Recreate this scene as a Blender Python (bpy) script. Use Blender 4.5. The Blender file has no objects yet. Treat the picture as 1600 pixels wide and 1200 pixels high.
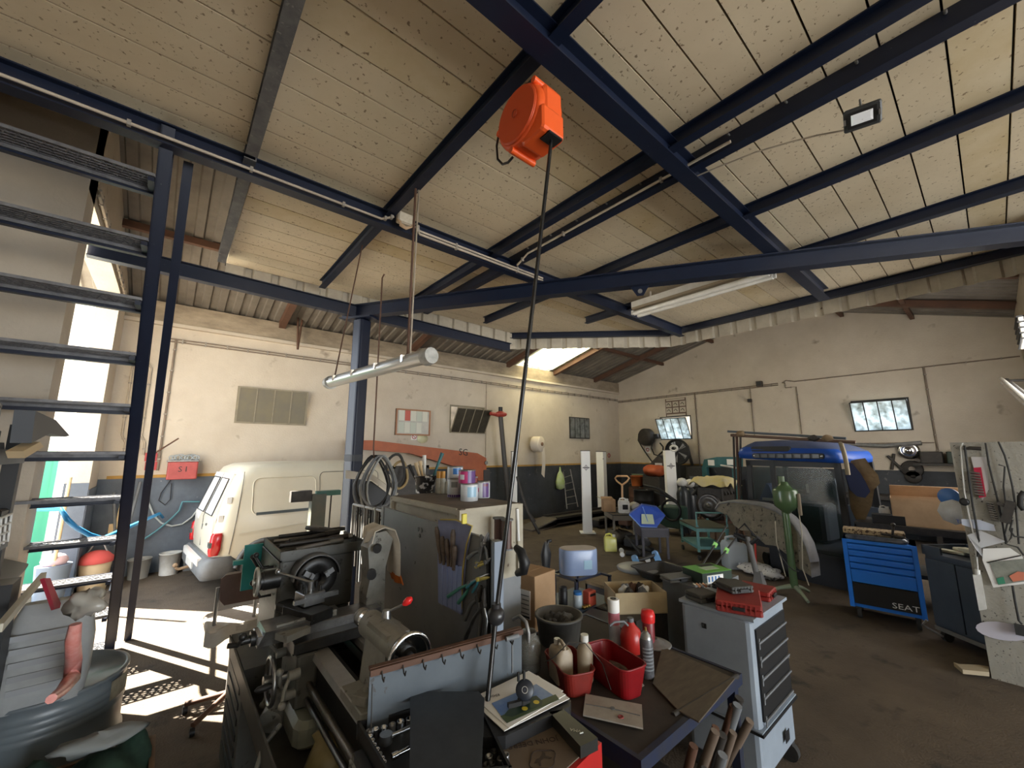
# packed form: spaces dropped to stay under the size limit
import bpy,bmesh,math,random
from mathutils import Vector,Matrix,Euler
random.seed(7)
PI=math.pi
C=bpy.context.scene.collection
SC=bpy.context.scene
CAM_H=2.0
FPX=629.0
PITCH=math.atan(106.0/FPX)
cam_d=bpy.data.cameras.new('camera')
cam=bpy.data.objects.new('camera',cam_d);C.objects.link(cam)
cam_d.sensor_width=36.0;cam_d.lens=36.0*FPX/1600.0
cam_d.clip_start=0.05;cam_d.clip_end=400
FW=Vector((0.64437,0.76471,0.0));RT=Vector((0.76471,-0.64437,0.0))
fwd=FW*math.cos(PITCH)+Vector((0,0,math.sin(PITCH)))
upv=RT.cross(fwd)
m=Matrix((RT,upv,-fwd)).transposed().to_4x4();m.translation=(0,0,CAM_H)
cam.matrix_world=m
SC.camera=cam
def ray(u,v):
 return RT*((u-800)/FPX)+upv*((600-v)/FPX)+fwd
def at(u,v,x=None,y=None,z=None):
 "where the line of sight through a picture point meets the plane x=, y= or z= of the room"
 r=ray(u,v);o=Vector((0,0,CAM_H))
 if x is not None:t=x/r.x
 elif y is not None:t=y/r.y
 else:t=(z-CAM_H)/r.z
 return o+r*t
w=bpy.data.worlds.new('sky');SC.world=w;w.use_nodes=True
nt=w.node_tree;nt.nodes.clear()
bg=nt.nodes.new('ShaderNodeBackground');wo=nt.nodes.new('ShaderNodeOutputWorld')
bg.inputs[0].default_value=(0.80,0.90,1.0,1);bg.inputs[1].default_value=6.0
nt.links.new(bg.outputs[0],wo.inputs[0])
sl=bpy.data.lights.new('sun','SUN');so=bpy.data.objects.new('sun',sl);C.objects.link(so)
sl.energy=75.0;sl.angle=0.009;sl.color=(1.0,0.93,0.80)
sd=Vector((0.68,-0.73,-0.86)).normalized()
so.rotation_euler=sd.to_track_quat('-Z','Y').to_euler()
def area(name,loc,aim,sx,sy,e,col=(1,1,1)):
 l=bpy.data.lights.new(name,'AREA');o=bpy.data.objects.new(name,l);C.objects.link(o)
 l.shape='RECTANGLE';l.size=sx;l.size_y=sy;l.energy=e;l.color=col
 o.location=loc;o.rotation_euler=(Vector(aim)-Vector(loc)).to_track_quat('-Z','Y').to_euler()
area('added_side_fill',(3.5,-6.4,1.6),(3.5,-1.5,4.0),7.0,2.4,420,(0.93,0.97,1.0))  # unseen fill lamp added at the side, tilted up to brighten the ceiling
area('added_far_fill',(9.6,-.50,2.7),(10.2,6,2.9),4.5,2.6,230,(1.0,0.96,0.90))  # fill lamp added out of view behind the partition to brighten the far hall
SC.view_settings.view_transform='Standard';SC.view_settings.look='None'
SC.view_settings.exposure=0.0;SC.view_settings.gamma=1.0
SC.view_settings.use_curve_mapping=False
SC.render.film_transparent=False
try:
 SC.cycles.max_bounces=8;SC.cycles.diffuse_bounces=6;SC.cycles.glossy_bounces=3
 SC.cycles.transparent_max_bounces=12;SC.cycles.caustics_reflective=False;SC.cycles.caustics_refractive=False
 SC.cycles.sample_clamp_indirect=6.0;SC.cycles.use_denoising=True
 SC.cycles.use_adaptive_sampling=True;SC.cycles.adaptive_threshold=0.02
except Exception:pass
MATS={}
def mat(name,col,rough=0.6,metal=0.0,col2=None,scale=4.0,amt=0.5,detail=6.0,spots=None,spot_scale=20,spot_lo=0.62,spot_hi=0.68,bump=0.0,bump_scale=40,stretch=(1,1,1),spec=0.5,emit=None,alpha=None,trans=0.0):
 if name in MATS:return MATS[name]
 mt=bpy.data.materials.new(name);mt.use_nodes=True
 n=mt.node_tree;L=n.links;b=n.nodes['Principled BSDF']
 b.inputs['Roughness'].default_value=rough;b.inputs['Metallic'].default_value=metal
 b.inputs['Specular IOR Level'].default_value=spec
 c4=(*col,1)
 b.inputs['Base Color'].default_value=c4
 mt.diffuse_color=c4
 tc=None
 if col2 or spots or bump:
  tc=n.nodes.new('ShaderNodeTexCoord');mp=n.nodes.new('ShaderNodeMapping')
  mp.inputs['Scale'].default_value=stretch
  geo=n.nodes.new('ShaderNodeNewGeometry')
  L.new(geo.outputs['Position'],mp.inputs['Vector'])
  out=None
 if col2:
  nz=n.nodes.new('ShaderNodeTexNoise');nz.inputs['Scale'].default_value=scale;nz.inputs['Detail'].default_value=detail;nz.inputs['Roughness'].default_value=0.65
  L.new(mp.outputs[0],nz.inputs['Vector'])
  r=n.nodes.new('ShaderNodeValToRGB');r.color_ramp.elements[0].position=0.5-0.28*amt-0.02;r.color_ramp.elements[1].position=0.5+0.28*amt
  r.color_ramp.elements[0].color=(*col2,1);r.color_ramp.elements[1].color=c4
  L.new(nz.outputs['Fac'],r.inputs[0]);out=r.outputs[0]
 if spots:
  nz=n.nodes.new('ShaderNodeTexNoise');nz.inputs['Scale'].default_value=spot_scale;nz.inputs['Detail'].default_value=3.0;nz.inputs['Roughness'].default_value=0.6
  L.new(mp.outputs[0],nz.inputs['Vector'])
  r=n.nodes.new('ShaderNodeValToRGB');r.color_ramp.elements[0].position=spot_lo;r.color_ramp.elements[1].position=spot_hi
  r.color_ramp.elements[0].color=(0,0,0,1);r.color_ramp.elements[1].color=(1,1,1,1)
  L.new(nz.outputs['Fac'],r.inputs[0])
  mx=n.nodes.new('ShaderNodeMix');mx.data_type='RGBA'
  L.new(r.outputs[0],mx.inputs[0])
  if out:L.new(out,mx.inputs[6])
  else:mx.inputs[6].default_value=c4
  mx.inputs[7].default_value=(*spots,1);out=mx.outputs[2]
 if col2 or spots:L.new(out,b.inputs['Base Color'])
 if bump:
  nz=n.nodes.new('ShaderNodeTexNoise');nz.inputs['Scale'].default_value=bump_scale;nz.inputs['Detail'].default_value=5.0
  L.new(mp.outputs[0],nz.inputs['Vector'])
  bp=n.nodes.new('ShaderNodeBump');bp.inputs['Strength'].default_value=bump;bp.inputs['Distance'].default_value=0.02
  L.new(nz.outputs['Fac'],bp.inputs['Height']);L.new(bp.outputs[0],b.inputs['Normal'])
 if emit:b.inputs['Emission Color'].default_value=(*emit[:3],1);b.inputs['Emission Strength'].default_value=emit[3]
 if trans:b.inputs['Transmission Weight'].default_value=trans
 if alpha is not None:b.inputs['Alpha'].default_value=alpha
 MATS[name]=mt
 return mt
def glassy(name,col,alpha,rough=0.05):
 "thin dirty glass: clear share plus a glossy, tinted share"
 if name in MATS:return MATS[name]
 mt=bpy.data.materials.new(name);mt.use_nodes=True;n=mt.node_tree
 b=n.nodes['Principled BSDF'];o=n.nodes['Material Output']
 b.inputs['Base Color'].default_value=(*col,1);b.inputs['Roughness'].default_value=rough
 t=n.nodes.new('ShaderNodeBsdfTransparent');mx=n.nodes.new('ShaderNodeMixShader');mx.inputs[0].default_value=alpha
 n.links.new(t.outputs[0],mx.inputs[1]);n.links.new(b.outputs[0],mx.inputs[2]);n.links.new(mx.outputs[0],o.inputs[0])
 MATS[name]=mt
 return mt
def frosted(name,col,tr,rough=.25):
 if name in MATS:return MATS[name]
 mt=bpy.data.materials.new(name);mt.use_nodes=True;n=mt.node_tree
 b=n.nodes['Principled BSDF'];o=n.nodes['Material Output'];b.inputs['Roughness'].default_value=rough
 t=n.nodes.new('ShaderNodeBsdfTranslucent');t.inputs[0].default_value=(*col,1)
 g=n.nodes.new('ShaderNodeNewGeometry');nz=n.nodes.new('ShaderNodeTexNoise');nz.inputs['Scale'].default_value=7;nz.inputs['Detail'].default_value=8
 r=n.nodes.new('ShaderNodeValToRGB');r.color_ramp.elements[0].position=.3;r.color_ramp.elements[0].color=(col[0]*.45,col[1]*.45,col[2]*.42,1);r.color_ramp.elements[1].position=.6;r.color_ramp.elements[1].color=(*col,1)
 n.links.new(g.outputs['Position'],nz.inputs['Vector']);n.links.new(nz.outputs['Fac'],r.inputs[0]);n.links.new(r.outputs[0],t.inputs[0]);n.links.new(r.outputs[0],b.inputs['Base Color'])
 mx=n.nodes.new('ShaderNodeMixShader');mx.inputs[0].default_value=tr
 n.links.new(b.outputs[0],mx.inputs[1]);n.links.new(t.outputs[0],mx.inputs[2]);n.links.new(mx.outputs[0],o.inputs[0]);MATS[name]=mt
 return mt
M_PLASTER=mat('plaster_wall',(0.67,0.60,0.50),0.95,col2=(0.44,0.375,0.295),scale=0.8,amt=1.2,detail=9,spots=(0.25,0.20,0.15),spot_scale=2.3,spot_lo=0.66,spot_hi=0.80,bump=0.25,bump_scale=30,spec=0.1)
M_BEAMCON=mat('stained_concrete',(0.46,0.38,0.28),0.95,col2=(0.20,0.165,0.125),scale=2.2,amt=0.9,detail=10,bump=0.3,bump_scale=25,spec=0.1,stretch=(1,1,2.5))
M_DADO=mat('dark_dado_paint',(0.055,0.062,0.072),0.7,col2=(0.022,0.024,0.028),scale=2.0,amt=0.9,spots=(0.12,0.12,0.12),spot_scale=9,spot_lo=0.66,spot_hi=0.72,bump=0.1)
M_DADOBLUE=mat('worn_grey_blue_dado',(0.15,0.18,0.22),0.75,col2=(0.07,0.085,0.11),scale=1.7,amt=0.9,spots=(0.3,0.31,0.33),spot_scale=8,spot_lo=0.70,spot_hi=0.76,bump=0.1)
M_OCHRE=mat('ochre_line',(0.52,0.30,0.07),0.8,col2=(0.30,0.17,0.05),scale=3,amt=0.8)
M_FLOOR=mat('workshop_floor',(0.15,0.115,0.082),0.85,col2=(0.055,0.043,0.033),scale=1.1,amt=1.0,detail=12,spots=(0.045,0.038,0.032),spot_scale=3.2,spot_lo=0.58,spot_hi=0.72,bump=0.35,bump_scale=60,spec=0.3)
M_NAVY=mat('navy_steel_paint',(0.0035,0.0075,0.024),0.42,col2=(0.006,0.012,0.032),scale=5,amt=0.7,spots=(0.05,0.055,0.07),spot_scale=30,spot_lo=0.70,spot_hi=0.74,bump=0.06,bump_scale=15)
M_NAVYD=mat('dusty_navy_paint',(0.15,0.145,0.14),0.6,col2=(0.04,0.042,0.052),scale=7,amt=0.8,spots=(0.20,0.19,0.18),spot_scale=26,spot_lo=0.62,spot_hi=0.72)
M_PLANK=mat('sandwich_deck',(0.72,0.62,0.455),0.42,col2=(0.53,0.435,0.295),scale=1.1,amt=1.1,detail=9,spots=(0.24,0.175,0.11),spot_scale=34,spot_lo=0.625,spot_hi=0.68,spec=0.35,stretch=(1,1,1))
M_PLANK2=mat('sandwich_deck_tan',(0.66,0.56,0.39),0.5,col2=(0.50,0.38,0.20),scale=1.8,amt=0.8,detail=8,spots=(0.22,0.15,0.09),spot_scale=22,spot_lo=0.63,spot_hi=0.69,spec=0.3)
M_GAP=mat('dark_gap',(0.02,0.017,0.014),1.0)
M_CORR=mat('old_corrugated_roof',(0.23,0.205,0.17),0.8,col2=(0.10,0.085,0.07),scale=2.0,amt=1.0,detail=10,bump=0.1)
M_FASCIA=mat('pale_rib_fascia',(0.50,0.45,0.36),0.7,col2=(0.33,0.29,0.23),scale=3,amt=0.8)
M_RUST=mat('brown_rust_paint',(0.13,0.060,0.034),0.7,col2=(0.07,0.035,0.022),scale=4,amt=0.9)
M_GALV=mat('galvanised',(0.32,0.31,0.30),0.45,0.6,col2=(0.20,0.19,0.18),scale=12,amt=0.8)
M_PIPEW=mat('grubby_wall_conduit',(0.27,0.21,0.155),0.7,col2=(0.17,0.13,0.10),scale=6,amt=0.8)
M_CONDUIT=mat('beige_conduit',(0.52,0.45,0.36),0.6,col2=(0.38,0.32,0.25),scale=6,amt=0.7)
M_STUB=mat('speckled_partition',(0.36,0.34,0.29),0.9,col2=(0.24,0.225,0.19),scale=3.5,amt=0.9,detail=10,spots=(0.06,0.05,0.045),spot_scale=45,spot_lo=0.64,spot_hi=0.68,bump=0.25,bump_scale=50)
M_WHITE=mat('white_paint',(0.78,0.77,0.74),0.45,col2=(0.62,0.60,0.56),scale=5,amt=0.6)
M_BLACK=mat('black_plastic',(0.015,0.015,0.016),0.45,spec=0.4)
M_RUBBER=mat('rubber',(0.02,0.02,0.02),0.8,col2=(0.04,0.038,0.035),scale=12,amt=0.6)
M_STEEL=mat('machined_steel',(0.42,0.43,0.44),0.28,0.9,col2=(0.22,0.22,0.22),scale=14,amt=0.8)
M_CHROME=mat('chrome',(0.75,0.76,0.78),0.12,1.0)
M_GLASSD=mat('lamp_diffuser',(0.85,0.84,0.80),0.18,col2=(0.72,0.70,0.64),scale=6,amt=0.5)
class MB:
 def __init__(s):s.v=[];s.f=[];s.sm=[]
 def add(s,vs,fs,smooth=False,T=None):
  o=len(s.v)
  s.v+=[tuple(T@Vector(p))if T else tuple(p)for p in vs]
  s.f+=[tuple(i+o for i in f)for f in fs];s.sm+=[smooth]*len(fs)
  return s
 def box(s,c,d,rz=0,rx=0,ry=0,top=1.0,T=None):
  x,y,z=d[0]/2,d[1]/2,d[2]/2;t=top if isinstance(top,tuple)else(top,top)
  vs=[(-x,-y,-z),(x,-y,-z),(x,y,-z),(-x,y,-z),(-x*t[0],-y*t[1],z),(x*t[0],-y*t[1],z),(x*t[0],y*t[1],z),(-x*t[0],y*t[1],z)]
  M=Matrix.Translation(Vector(c))@Euler((rx,ry,rz)).to_matrix().to_4x4()
  if T:M=T@M
  return s.add(vs,[(0,3,2,1),(4,5,6,7),(0,1,5,4),(1,2,6,5),(2,3,7,6),(3,0,4,7)],False,M)
 def bb(s,a,b):
  return s.box([(a[i]+b[i])/2 for i in range(3)],[abs(b[i]-a[i])for i in range(3)])
 def rbox(s,c,d,r=0.01,rz=0,rx=0,ry=0,axis=2,seg=2,T=None):
  "box with its four edges along one axis rounded and the ends chamfered"
  ax=[0,1,2];ax.remove(axis);w_,h_=d[ax[0]],d[ax[1]];L_=d[axis]
  r=min(r,w_*.49,h_*.49)
  prof=[]
  for(sx,sy,a0)in((1,1,0),(-1,1,PI/2),(-1,-1,PI),(1,-1,1.5*PI)):
   for k in range(seg+1):
    a=a0+PI/2*k/seg
    prof.append((sx*(w_/2-r)+r*math.cos(a),sy*(h_/2-r)+r*math.sin(a)))
  n=len(prof);q=min(r*.5,L_*.2)
  rings=[]
  for(l,sc_)in((-L_/2,q),(-L_/2+q,0),(L_/2-q,0),(L_/2,q)):
   fx,fy=(w_-2*sc_)/w_,(h_-2*sc_)/h_
   for(px,py)in prof:
    v=[0,0,0];v[ax[0]]=px*fx;v[ax[1]]=py*fy;v[axis]=l;rings.append(tuple(v))
  fs=[]
  for k in range(3):
   for i in range(n):
    j=(i+1)%n;f=(k*n+i,k*n+j,(k+1)*n+j,(k+1)*n+i)
    fs.append(f if axis!=1 else f[::-1])
  e0=tuple(range(n))[::-1];e1=tuple(range(3*n,4*n))
  if axis==1:e0,e1=e0[::-1],e1[::-1]
  M=Matrix.Translation(Vector(c))@Euler((rx,ry,rz)).to_matrix().to_4x4()
  if T:M=T@M
  return s.add(rings,fs+[e0,e1],False,M)
 def cyl(s,p0,p1,r0,r1=None,n=12,cap=True,smooth=True,T=None):
  r1=r0 if r1 is None else r1
  p0,p1=Vector(p0),Vector(p1);d=(p1-p0)
  if d.length<1e-7:return s
  q=d.normalized().to_track_quat('Z','Y').to_matrix()
  vs=[]
  for(p,r)in((p0,r0),(p1,r1)):
   for i in range(n):a=2*PI*i/n;vs.append(tuple(p+q@Vector((r*math.cos(a),r*math.sin(a),0))))
  s.add(vs,[(i,(i+1)%n,n+(i+1)%n,n+i)for i in range(n)],smooth,T)
  if cap:s.add(vs,[tuple(range(n))[::-1],tuple(range(n,2*n))],False,T)
  return s
 def lathe(s,prof,c=(0,0,0),axis=(0,0,1),n=16,smooth=True,cap=True,T=None,sx=1.0,sy=1.0):
  "prof: list of (radius, height)"
  q=Vector(axis).normalized().to_track_quat('Z','Y').to_matrix();c=Vector(c)
  vs=[tuple(c+q@Vector((r*math.cos(2*PI*i/n)*sx,r*math.sin(2*PI*i/n)*sy,h)))for(r,h)in prof for i in range(n)]
  fs=[(k*n+i,k*n+(i+1)%n,(k+1)*n+(i+1)%n,(k+1)*n+i)for k in range(len(prof)-1)for i in range(n)]
  s.add(vs,fs,smooth,T)
  if cap:
   if prof[0][0]>1e-4:s.add(vs[:n],[tuple(range(n))[::-1]],False,T)
   if prof[-1][0]>1e-4:s.add(vs[-n:],[tuple(range(n))],False,T)
  return s
 def tube(s,pts,r,n=8,smooth=True,T=None,closed=False):
  pts=[Vector(p)for p in pts];N=len(pts);vs=[];prev=None
  for i,p in enumerate(pts):
   if closed:d=pts[(i+1)%N]-pts[i-1]
   else:d=pts[min(i+1,N-1)]-pts[max(i-1,0)]
   if d.length<1e-9:d=Vector((0,0,1))
   d.normalize()
   if prev is None:
    a=d.orthogonal().normalized()
   else:
    a=prev-d*prev.dot(d)
    a=a.normalized()if a.length>1e-6 else d.orthogonal().normalized()
   prev=a;b=d.cross(a)
   rr=r[i]if isinstance(r,(list,tuple))else r
   for k in range(n):t=2*PI*k/n;vs.append(tuple(p+a*rr*math.cos(t)+b*rr*math.sin(t)))
  M=N if closed else N-1
  fs=[(i*n+k,i*n+(k+1)%n,((i+1)%N)*n+(k+1)%n,((i+1)%N)*n+k)for i in range(M)for k in range(n)]
  s.add(vs,fs,smooth,T)
  if not closed:s.add(vs[:n],[tuple(range(n))[::-1]],False,T);s.add(vs[-n:],[tuple(range(n))],False,T)
  return s
 def prism(s,poly,ext,T=None,smooth=False):
  "poly: 3D points of one face, ext: extrusion vector"
  e=Vector(ext);n=len(poly);vs=[tuple(p)for p in poly]+[tuple(Vector(p)+e)for p in poly]
  nrm=Vector((0,0,0))
  for i in range(n):nrm+=Vector(poly[i]).cross(Vector(poly[(i+1)%n]))
  fs=[tuple(range(n))[::-1],tuple(range(n,2*n))]+[(i,(i+1)%n,n+(i+1)%n,n+i)for i in range(n)]
  if nrm.dot(e)<0:fs=[f[::-1]for f in fs]
  return s.add(vs,fs,smooth,T)
 def sphere(s,c,r,n=12,m=8,T=None,sc=(1,1,1)):
  c=Vector(c);vs=[]
  for j in range(m+1):
   ph=PI*j/m
   for i in range(n):a=2*PI*i/n;vs.append((c.x+r*sc[0]*math.sin(ph)*math.cos(a),c.y+r*sc[1]*math.sin(ph)*math.sin(a),c.z-r*sc[2]*math.cos(ph)))
  return s.add(vs,[(j*n+i,j*n+(i+1)%n,(j+1)*n+(i+1)%n,(j+1)*n+i)for j in range(m)for i in range(n)],True,T)
 def grid(s,fn,nu,nv,smooth=True,T=None,thick=0.0):
  "fn(u,v) with u,v in 0..1 gives a point"
  P=[[Vector(fn(i/nu,j/nv))for j in range(nv+1)]for i in range(nu+1)]
  vs=[tuple(P[i][j])for i in range(nu+1)for j in range(nv+1)]
  fs=[(i*(nv+1)+j,(i+1)*(nv+1)+j,(i+1)*(nv+1)+j+1,i*(nv+1)+j+1)for i in range(nu)for j in range(nv)]
  s.add(vs,fs,smooth,T)
  if thick:
   vs2=[]
   for i in range(nu+1):
    for j in range(nv+1):
     a=P[min(i+1,nu)][j]-P[max(i-1,0)][j];b=P[i][min(j+1,nv)]-P[i][max(j-1,0)]
     k=a.cross(b);k=k.normalized()if k.length>1e-9 else Vector((0,0,1))
     vs2.append(tuple(P[i][j]-k*thick))
   s.add(vs2,[f[::-1]for f in fs],smooth,T)
   edge=[(i,0)for i in range(nu)]+[(nu,j)for j in range(nv)]+[(i,nv)for i in range(nu,0,-1)]+[(0,j)for j in range(nv,0,-1)]
   ids=[i*(nv+1)+j for i,j in edge];K=len(ids);o=len(vs)
   s.add(vs+vs2,[(ids[q],o+ids[q],o+ids[(q+1)%K],ids[(q+1)%K])for q in range(K)],False,T)
  return s
 def build(s,name,material,parent=None,world=False,kind=None,label=None,bevel=0.0):
  "links everything collected as ONE mesh object; a top-level one gets its origin at its base"
  me=bpy.data.meshes.new(name)
  off=Vector((0,0,0))
  if parent is None:
   xs=[p[0]for p in s.v];ys=[p[1]for p in s.v];zs=[p[2]for p in s.v]
   off=Vector(((min(xs)+max(xs))/2,(min(ys)+max(ys))/2,min(zs)))
   vs=[tuple(Vector(p)-off)for p in s.v]
  elif world:
   inv=wmat(parent).inverted();vs=[tuple(inv@Vector(p))for p in s.v]
  else:vs=s.v
  me.from_pydata(vs,[],s.f)
  me.polygons.foreach_set('use_smooth',s.sm)
  me.materials.append(material);me.update()
  o=bpy.data.objects.new(name,me);C.objects.link(o)
  if parent is None:o.location=off
  else:o.parent=parent
  if kind:o['kind']=kind
  if label:o['label']=label
  if bevel:
   bm_=bmesh.new();bm_.from_mesh(me);bmesh.ops.remove_doubles(bm_,verts=bm_.verts,dist=1e-5)
   es=[e for e in bm_.edges if len(e.link_faces)==2 and e.calc_face_angle(0)>0.6]
   if len(es)<4000:bmesh.ops.bevel(bm_,geom=es,offset=bevel,segments=1,affect='EDGES',clamp_overlap=True)
   bm_.to_mesh(me);bm_.free()
  return o
def wmat(o):
 m_=o.matrix_basis.copy()if True else None
 p=o.parent
 while p is not None:m_=p.matrix_basis@m_;p=p.parent
 return m_
def tag(o,label,cat,group=None,kind=None):
 o['label']=label;o['category']=cat
 if group:o['group']=group
 if kind:o['kind']=kind
 return o
def thing(name,label,cat,loc=(0,0,0),rz=0.0,group=None,rx=0.0,ry=0.0):
 o=bpy.data.objects.new(name,None);C.objects.link(o);o.empty_display_size=0.1
 o.location=loc;o.rotation_euler=(rx,ry,rz)
 return tag(o,label,cat,group)
def struct(mb,name,material,parent=None,world=True):
 return mb.build(name,material,parent,world=world,kind='structure')
def copy_tree(o,parent=None):
 c=o.copy();C.objects.link(c);c.parent=parent
 for ch in[q for q in ALLKIDS(o)]:copy_tree(ch,c)
 return c
def ALLKIDS(o):return[q for q in C.objects if q.parent==o]
def dup(o,loc,rz=None,label=None,group=None):
 c=copy_tree(o);c.location=loc
 if rz is not None:c.rotation_euler[2]=rz
 if label:c['label']=label
 if group:c['group']=group
 return c
def text_mesh(body,size,depth=0.0):
 cu=bpy.data.curves.new('lettering','FONT');cu.body=body;cu.size=size;cu.extrude=depth
 cu.align_x='CENTER';cu.align_y='CENTER';cu.resolution_u=2
 o=bpy.data.objects.new('lettering',cu);C.objects.link(o)
 me=bpy.data.meshes.new_from_object(o);bpy.data.objects.remove(o);bpy.data.curves.remove(cu)
 return me
def letters(body,size,origin,xdir,ydir,material,parent,depth=0.001,name='lettering',label=None,sx=1.0):
 "flat lettering lying in the plane of xdir/ydir (world axes), raised a hair"
 me=text_mesh(body,size,depth)
 X=Vector(xdir).normalized();Y=Vector(ydir).normalized();Z=X.cross(Y)
 M=Matrix((X*sx,Y,Z)).transposed().to_4x4();M.translation=Vector(origin)
 me.transform(wmat(parent).inverted()@M)
 me.materials.clear();me.materials.append(material)
 o=bpy.data.objects.new(name,me);C.objects.link(o);o.parent=parent
 if label:o['label']=label
 return o
def ibeam(mb,p0,p1,h,w_,tf=0.010,tw=0.008,up=(0,0,1),channel=0):
 "I section whose BOTTOM centre line runs p0 to p1; channel=+1/-1 keeps the flanges on one side"
 p0,p1=Vector(p0),Vector(p1);d=(p1-p0).normalized();u=Vector(up);sdir=d.cross(u).normalized();u=sdir.cross(d)
 W=w_/2
 def seg(x0,x1,z0,z1):
  poly=[p0+sdir*x0+u*z0,p0+sdir*x1+u*z0,p0+sdir*x1+u*z1,p0+sdir*x0+u*z1]
  mb.prism(poly,p1-p0)
 seg(-W,W,0,tf);seg(-W,W,h-tf,h)
 c=channel*(W-tw/2);seg(c-tw/2,c+tw/2,tf,h-tf)
 return mb
LW=9.4
FWX=13.4
DWX=-0.82
RW=-0.6
EAVE=4.67;RIDGE_Y=3.7;RIDGE_Z=6.15;EAVE_R=4.80
mb=MB();mb.bb((-4.5,-7,-0.15),(FWX+0.3,LW+0.3,0));floor=struct(mb,'floor',M_FLOOR)
mb=MB();mb.bb((-40,-30,-0.30),(60,60,-0.16))
o=tag(struct(mb,'yard_ground',mat('yard_concrete',(0.55,0.52,0.47),0.9,col2=(0.42,0.40,0.36),scale=1.2,amt=0.8)),'pale concrete yard outside the open gateway','ground')
def wall_with_holes(name,material,axis,pos,thick,u0,u1,z0,z1,holes):
 "axis 'x': wall plane at x=pos, u along y; axis 'y': plane at y=pos, u along x. holes: (ua, ub, za, zb)"
 mb=MB()
 us=sorted({u0,u1,*[h[0]for h in holes],*[h[1]for h in holes]});zs=sorted({z0,z1,*[h[2]for h in holes],*[h[3]for h in holes]})
 for i in range(len(us)-1):
  for j in range(len(zs)-1):
   cu,cz=(us[i]+us[i+1])/2,(zs[j]+zs[j+1])/2
   if any(h[0]<cu<h[1]and h[2]<cz<h[3]for h in holes):continue
   if axis=='x':mb.bb((pos,us[i],zs[j]),(pos+thick,us[i+1],zs[j+1]))
   else:mb.bb((us[i],pos,zs[j]),(us[i+1],pos+thick,zs[j+1]))
 return struct(mb,name,material)
def rect_on(axis,pos,u0,v0,u1,v1):
 a=at(u0,v0,**{axis:pos});b=at(u1,v1,**{axis:pos});return a,b
WINL=[]
for(ua,va,ub,vb)in((372,603,477,665),(703,632,757,678),(889,651,921,686)):
 a,b=rect_on('y',LW,ua,va,ub,vb);WINL.append((a.x,b.x,b.z,a.z))
WINF=[]
for(ua,va,ub,vb)in((1031,652,1082,686),(1329,627,1428,672)):
 a,b=rect_on('x',FWX,ua,va,ub,vb);WINF.append((b.y,a.y,b.z,a.z))
wall_left=wall_with_holes('wall_left',M_PLASTER,'y',LW,0.25,DWX-0.25,FWX+0.3,0,EAVE,WINL)
wall_far=wall_with_holes('wall_far',M_PLASTER,'x',FWX,0.25,RW-6.4,LW+0.25,0,4.6,WINF)
mb=MB();mb.prism([(FWX,LW+.25,4.6),(FWX,LW+.25,EAVE+.0),(FWX,RIDGE_Y,RIDGE_Z),(FWX,RW-.2,EAVE_R-.06),(FWX,RW-.2,4.6)],(0.25,0,0))
struct(mb,'gable',M_PLASTER,wall_far)
mb=MB();mb.bb((5.86+0.25,RW-.25,0),(FWX+.3,RW,EAVE_R));struct(mb,'wall_right',M_PLASTER)
mb=MB();mb.bb((DWX-.25,-7,0),(-0.6+.0,5.1,6.3))if False else None
DJ0,DJ1,DTOP=5.1,8.5,4.4
wall_door=wall_with_holes('wall_door_side',M_PLASTER,'x',DWX-.25,0.25,DJ0,LW+.25,0,7.4,[(DJ0,DJ1,0,DTOP)])
mb=MB();mb.bb((-1.45,DJ0,0),(DWX,DJ0+.35,7.4));mb.bb((-1.70,-7.2,0),(-1.45,DJ0+.35,7.4));struct(mb,'wall_near_side',M_PLASTER)
mb=MB();mb.bb((-4.5,-7.2,0),(0.0,-7.0,7.4));mb.bb((6.0,-7.2,0),(14,-7.0,7.4));mb.bb((0,-7.2,3.6),(6,-7.0,7.4));struct(mb,'wall_behind',M_PLASTER)
DH=1.56
for nm,m_,a,b in(('dado_left',M_DADO,(3.6,LW-.012,0),(FWX,LW,DH)),('dado_far',M_DADO,(FWX-.012,RW,0),(FWX,LW,DH))):
 mb=MB();mb.bb(a,b);struct(mb,'trim_'+nm,m_)
mb=MB();mb.bb((DWX,LW-.013,0),(3.6,LW,DH));mb.bb((DWX,DJ1,0),(DWX+.012,LW,DH-.1));mb.bb((DWX-.25,DJ1-.012,0),(DWX,DJ1,DH));struct(mb,'trim_grey_dado',M_DADOBLUE)
mb=MB();mb.bb((DWX+.1,LW-.016,DH),(FWX,LW,DH+.05));mb.bb((FWX-.016,6.0,DH),(FWX,LW,DH+.05));struct(mb,'trim_ochre_line',M_OCHRE)
mb=MB();mb.bb((DWX,LW-.07,4.30),(FWX,LW,EAVE));struct(mb,'trim_ring_beam',M_BEAMCON)
mb=MB();mb.bb((DWX-.001,LW-.10,4.24),(FWX,LW,4.30));struct(mb,'trim_ledge',M_PLASTER)
def corr(name,y0,z0,y1,z1,x0,x1,pitch,depth,material):
 mb=MB();x=x0;P=[]
 while x<x1:
  P+=[(x,0),(x+pitch*.42,0),(x+pitch*.50,depth),(x+pitch*.92,depth)];x+=pitch
 P.append((x,0))
 vs=[]
 for(px,h)in P:vs+=[(px,y0,z0+h),(px,y1,z1+h)]
 fs=[(2*i,2*i+2,2*i+3,2*i+1)for i in range(len(P)-1)]
 mb.add(vs,fs);return mb
sky_x=at(760,545,y=LW-.6).x,at(838,545,y=LW-.6).x
mb=corr('r',LW+.2,EAVE-.03,RIDGE_Y,RIDGE_Z,DWX-.9,FWX+.3,0.24,0.035,None)
SKX0,SKX1=8.1,9.55
keep=[]
for f in mb.f:
 cx=sum(mb.v[i][0]for i in f)/4
 keep.append(f)
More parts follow.
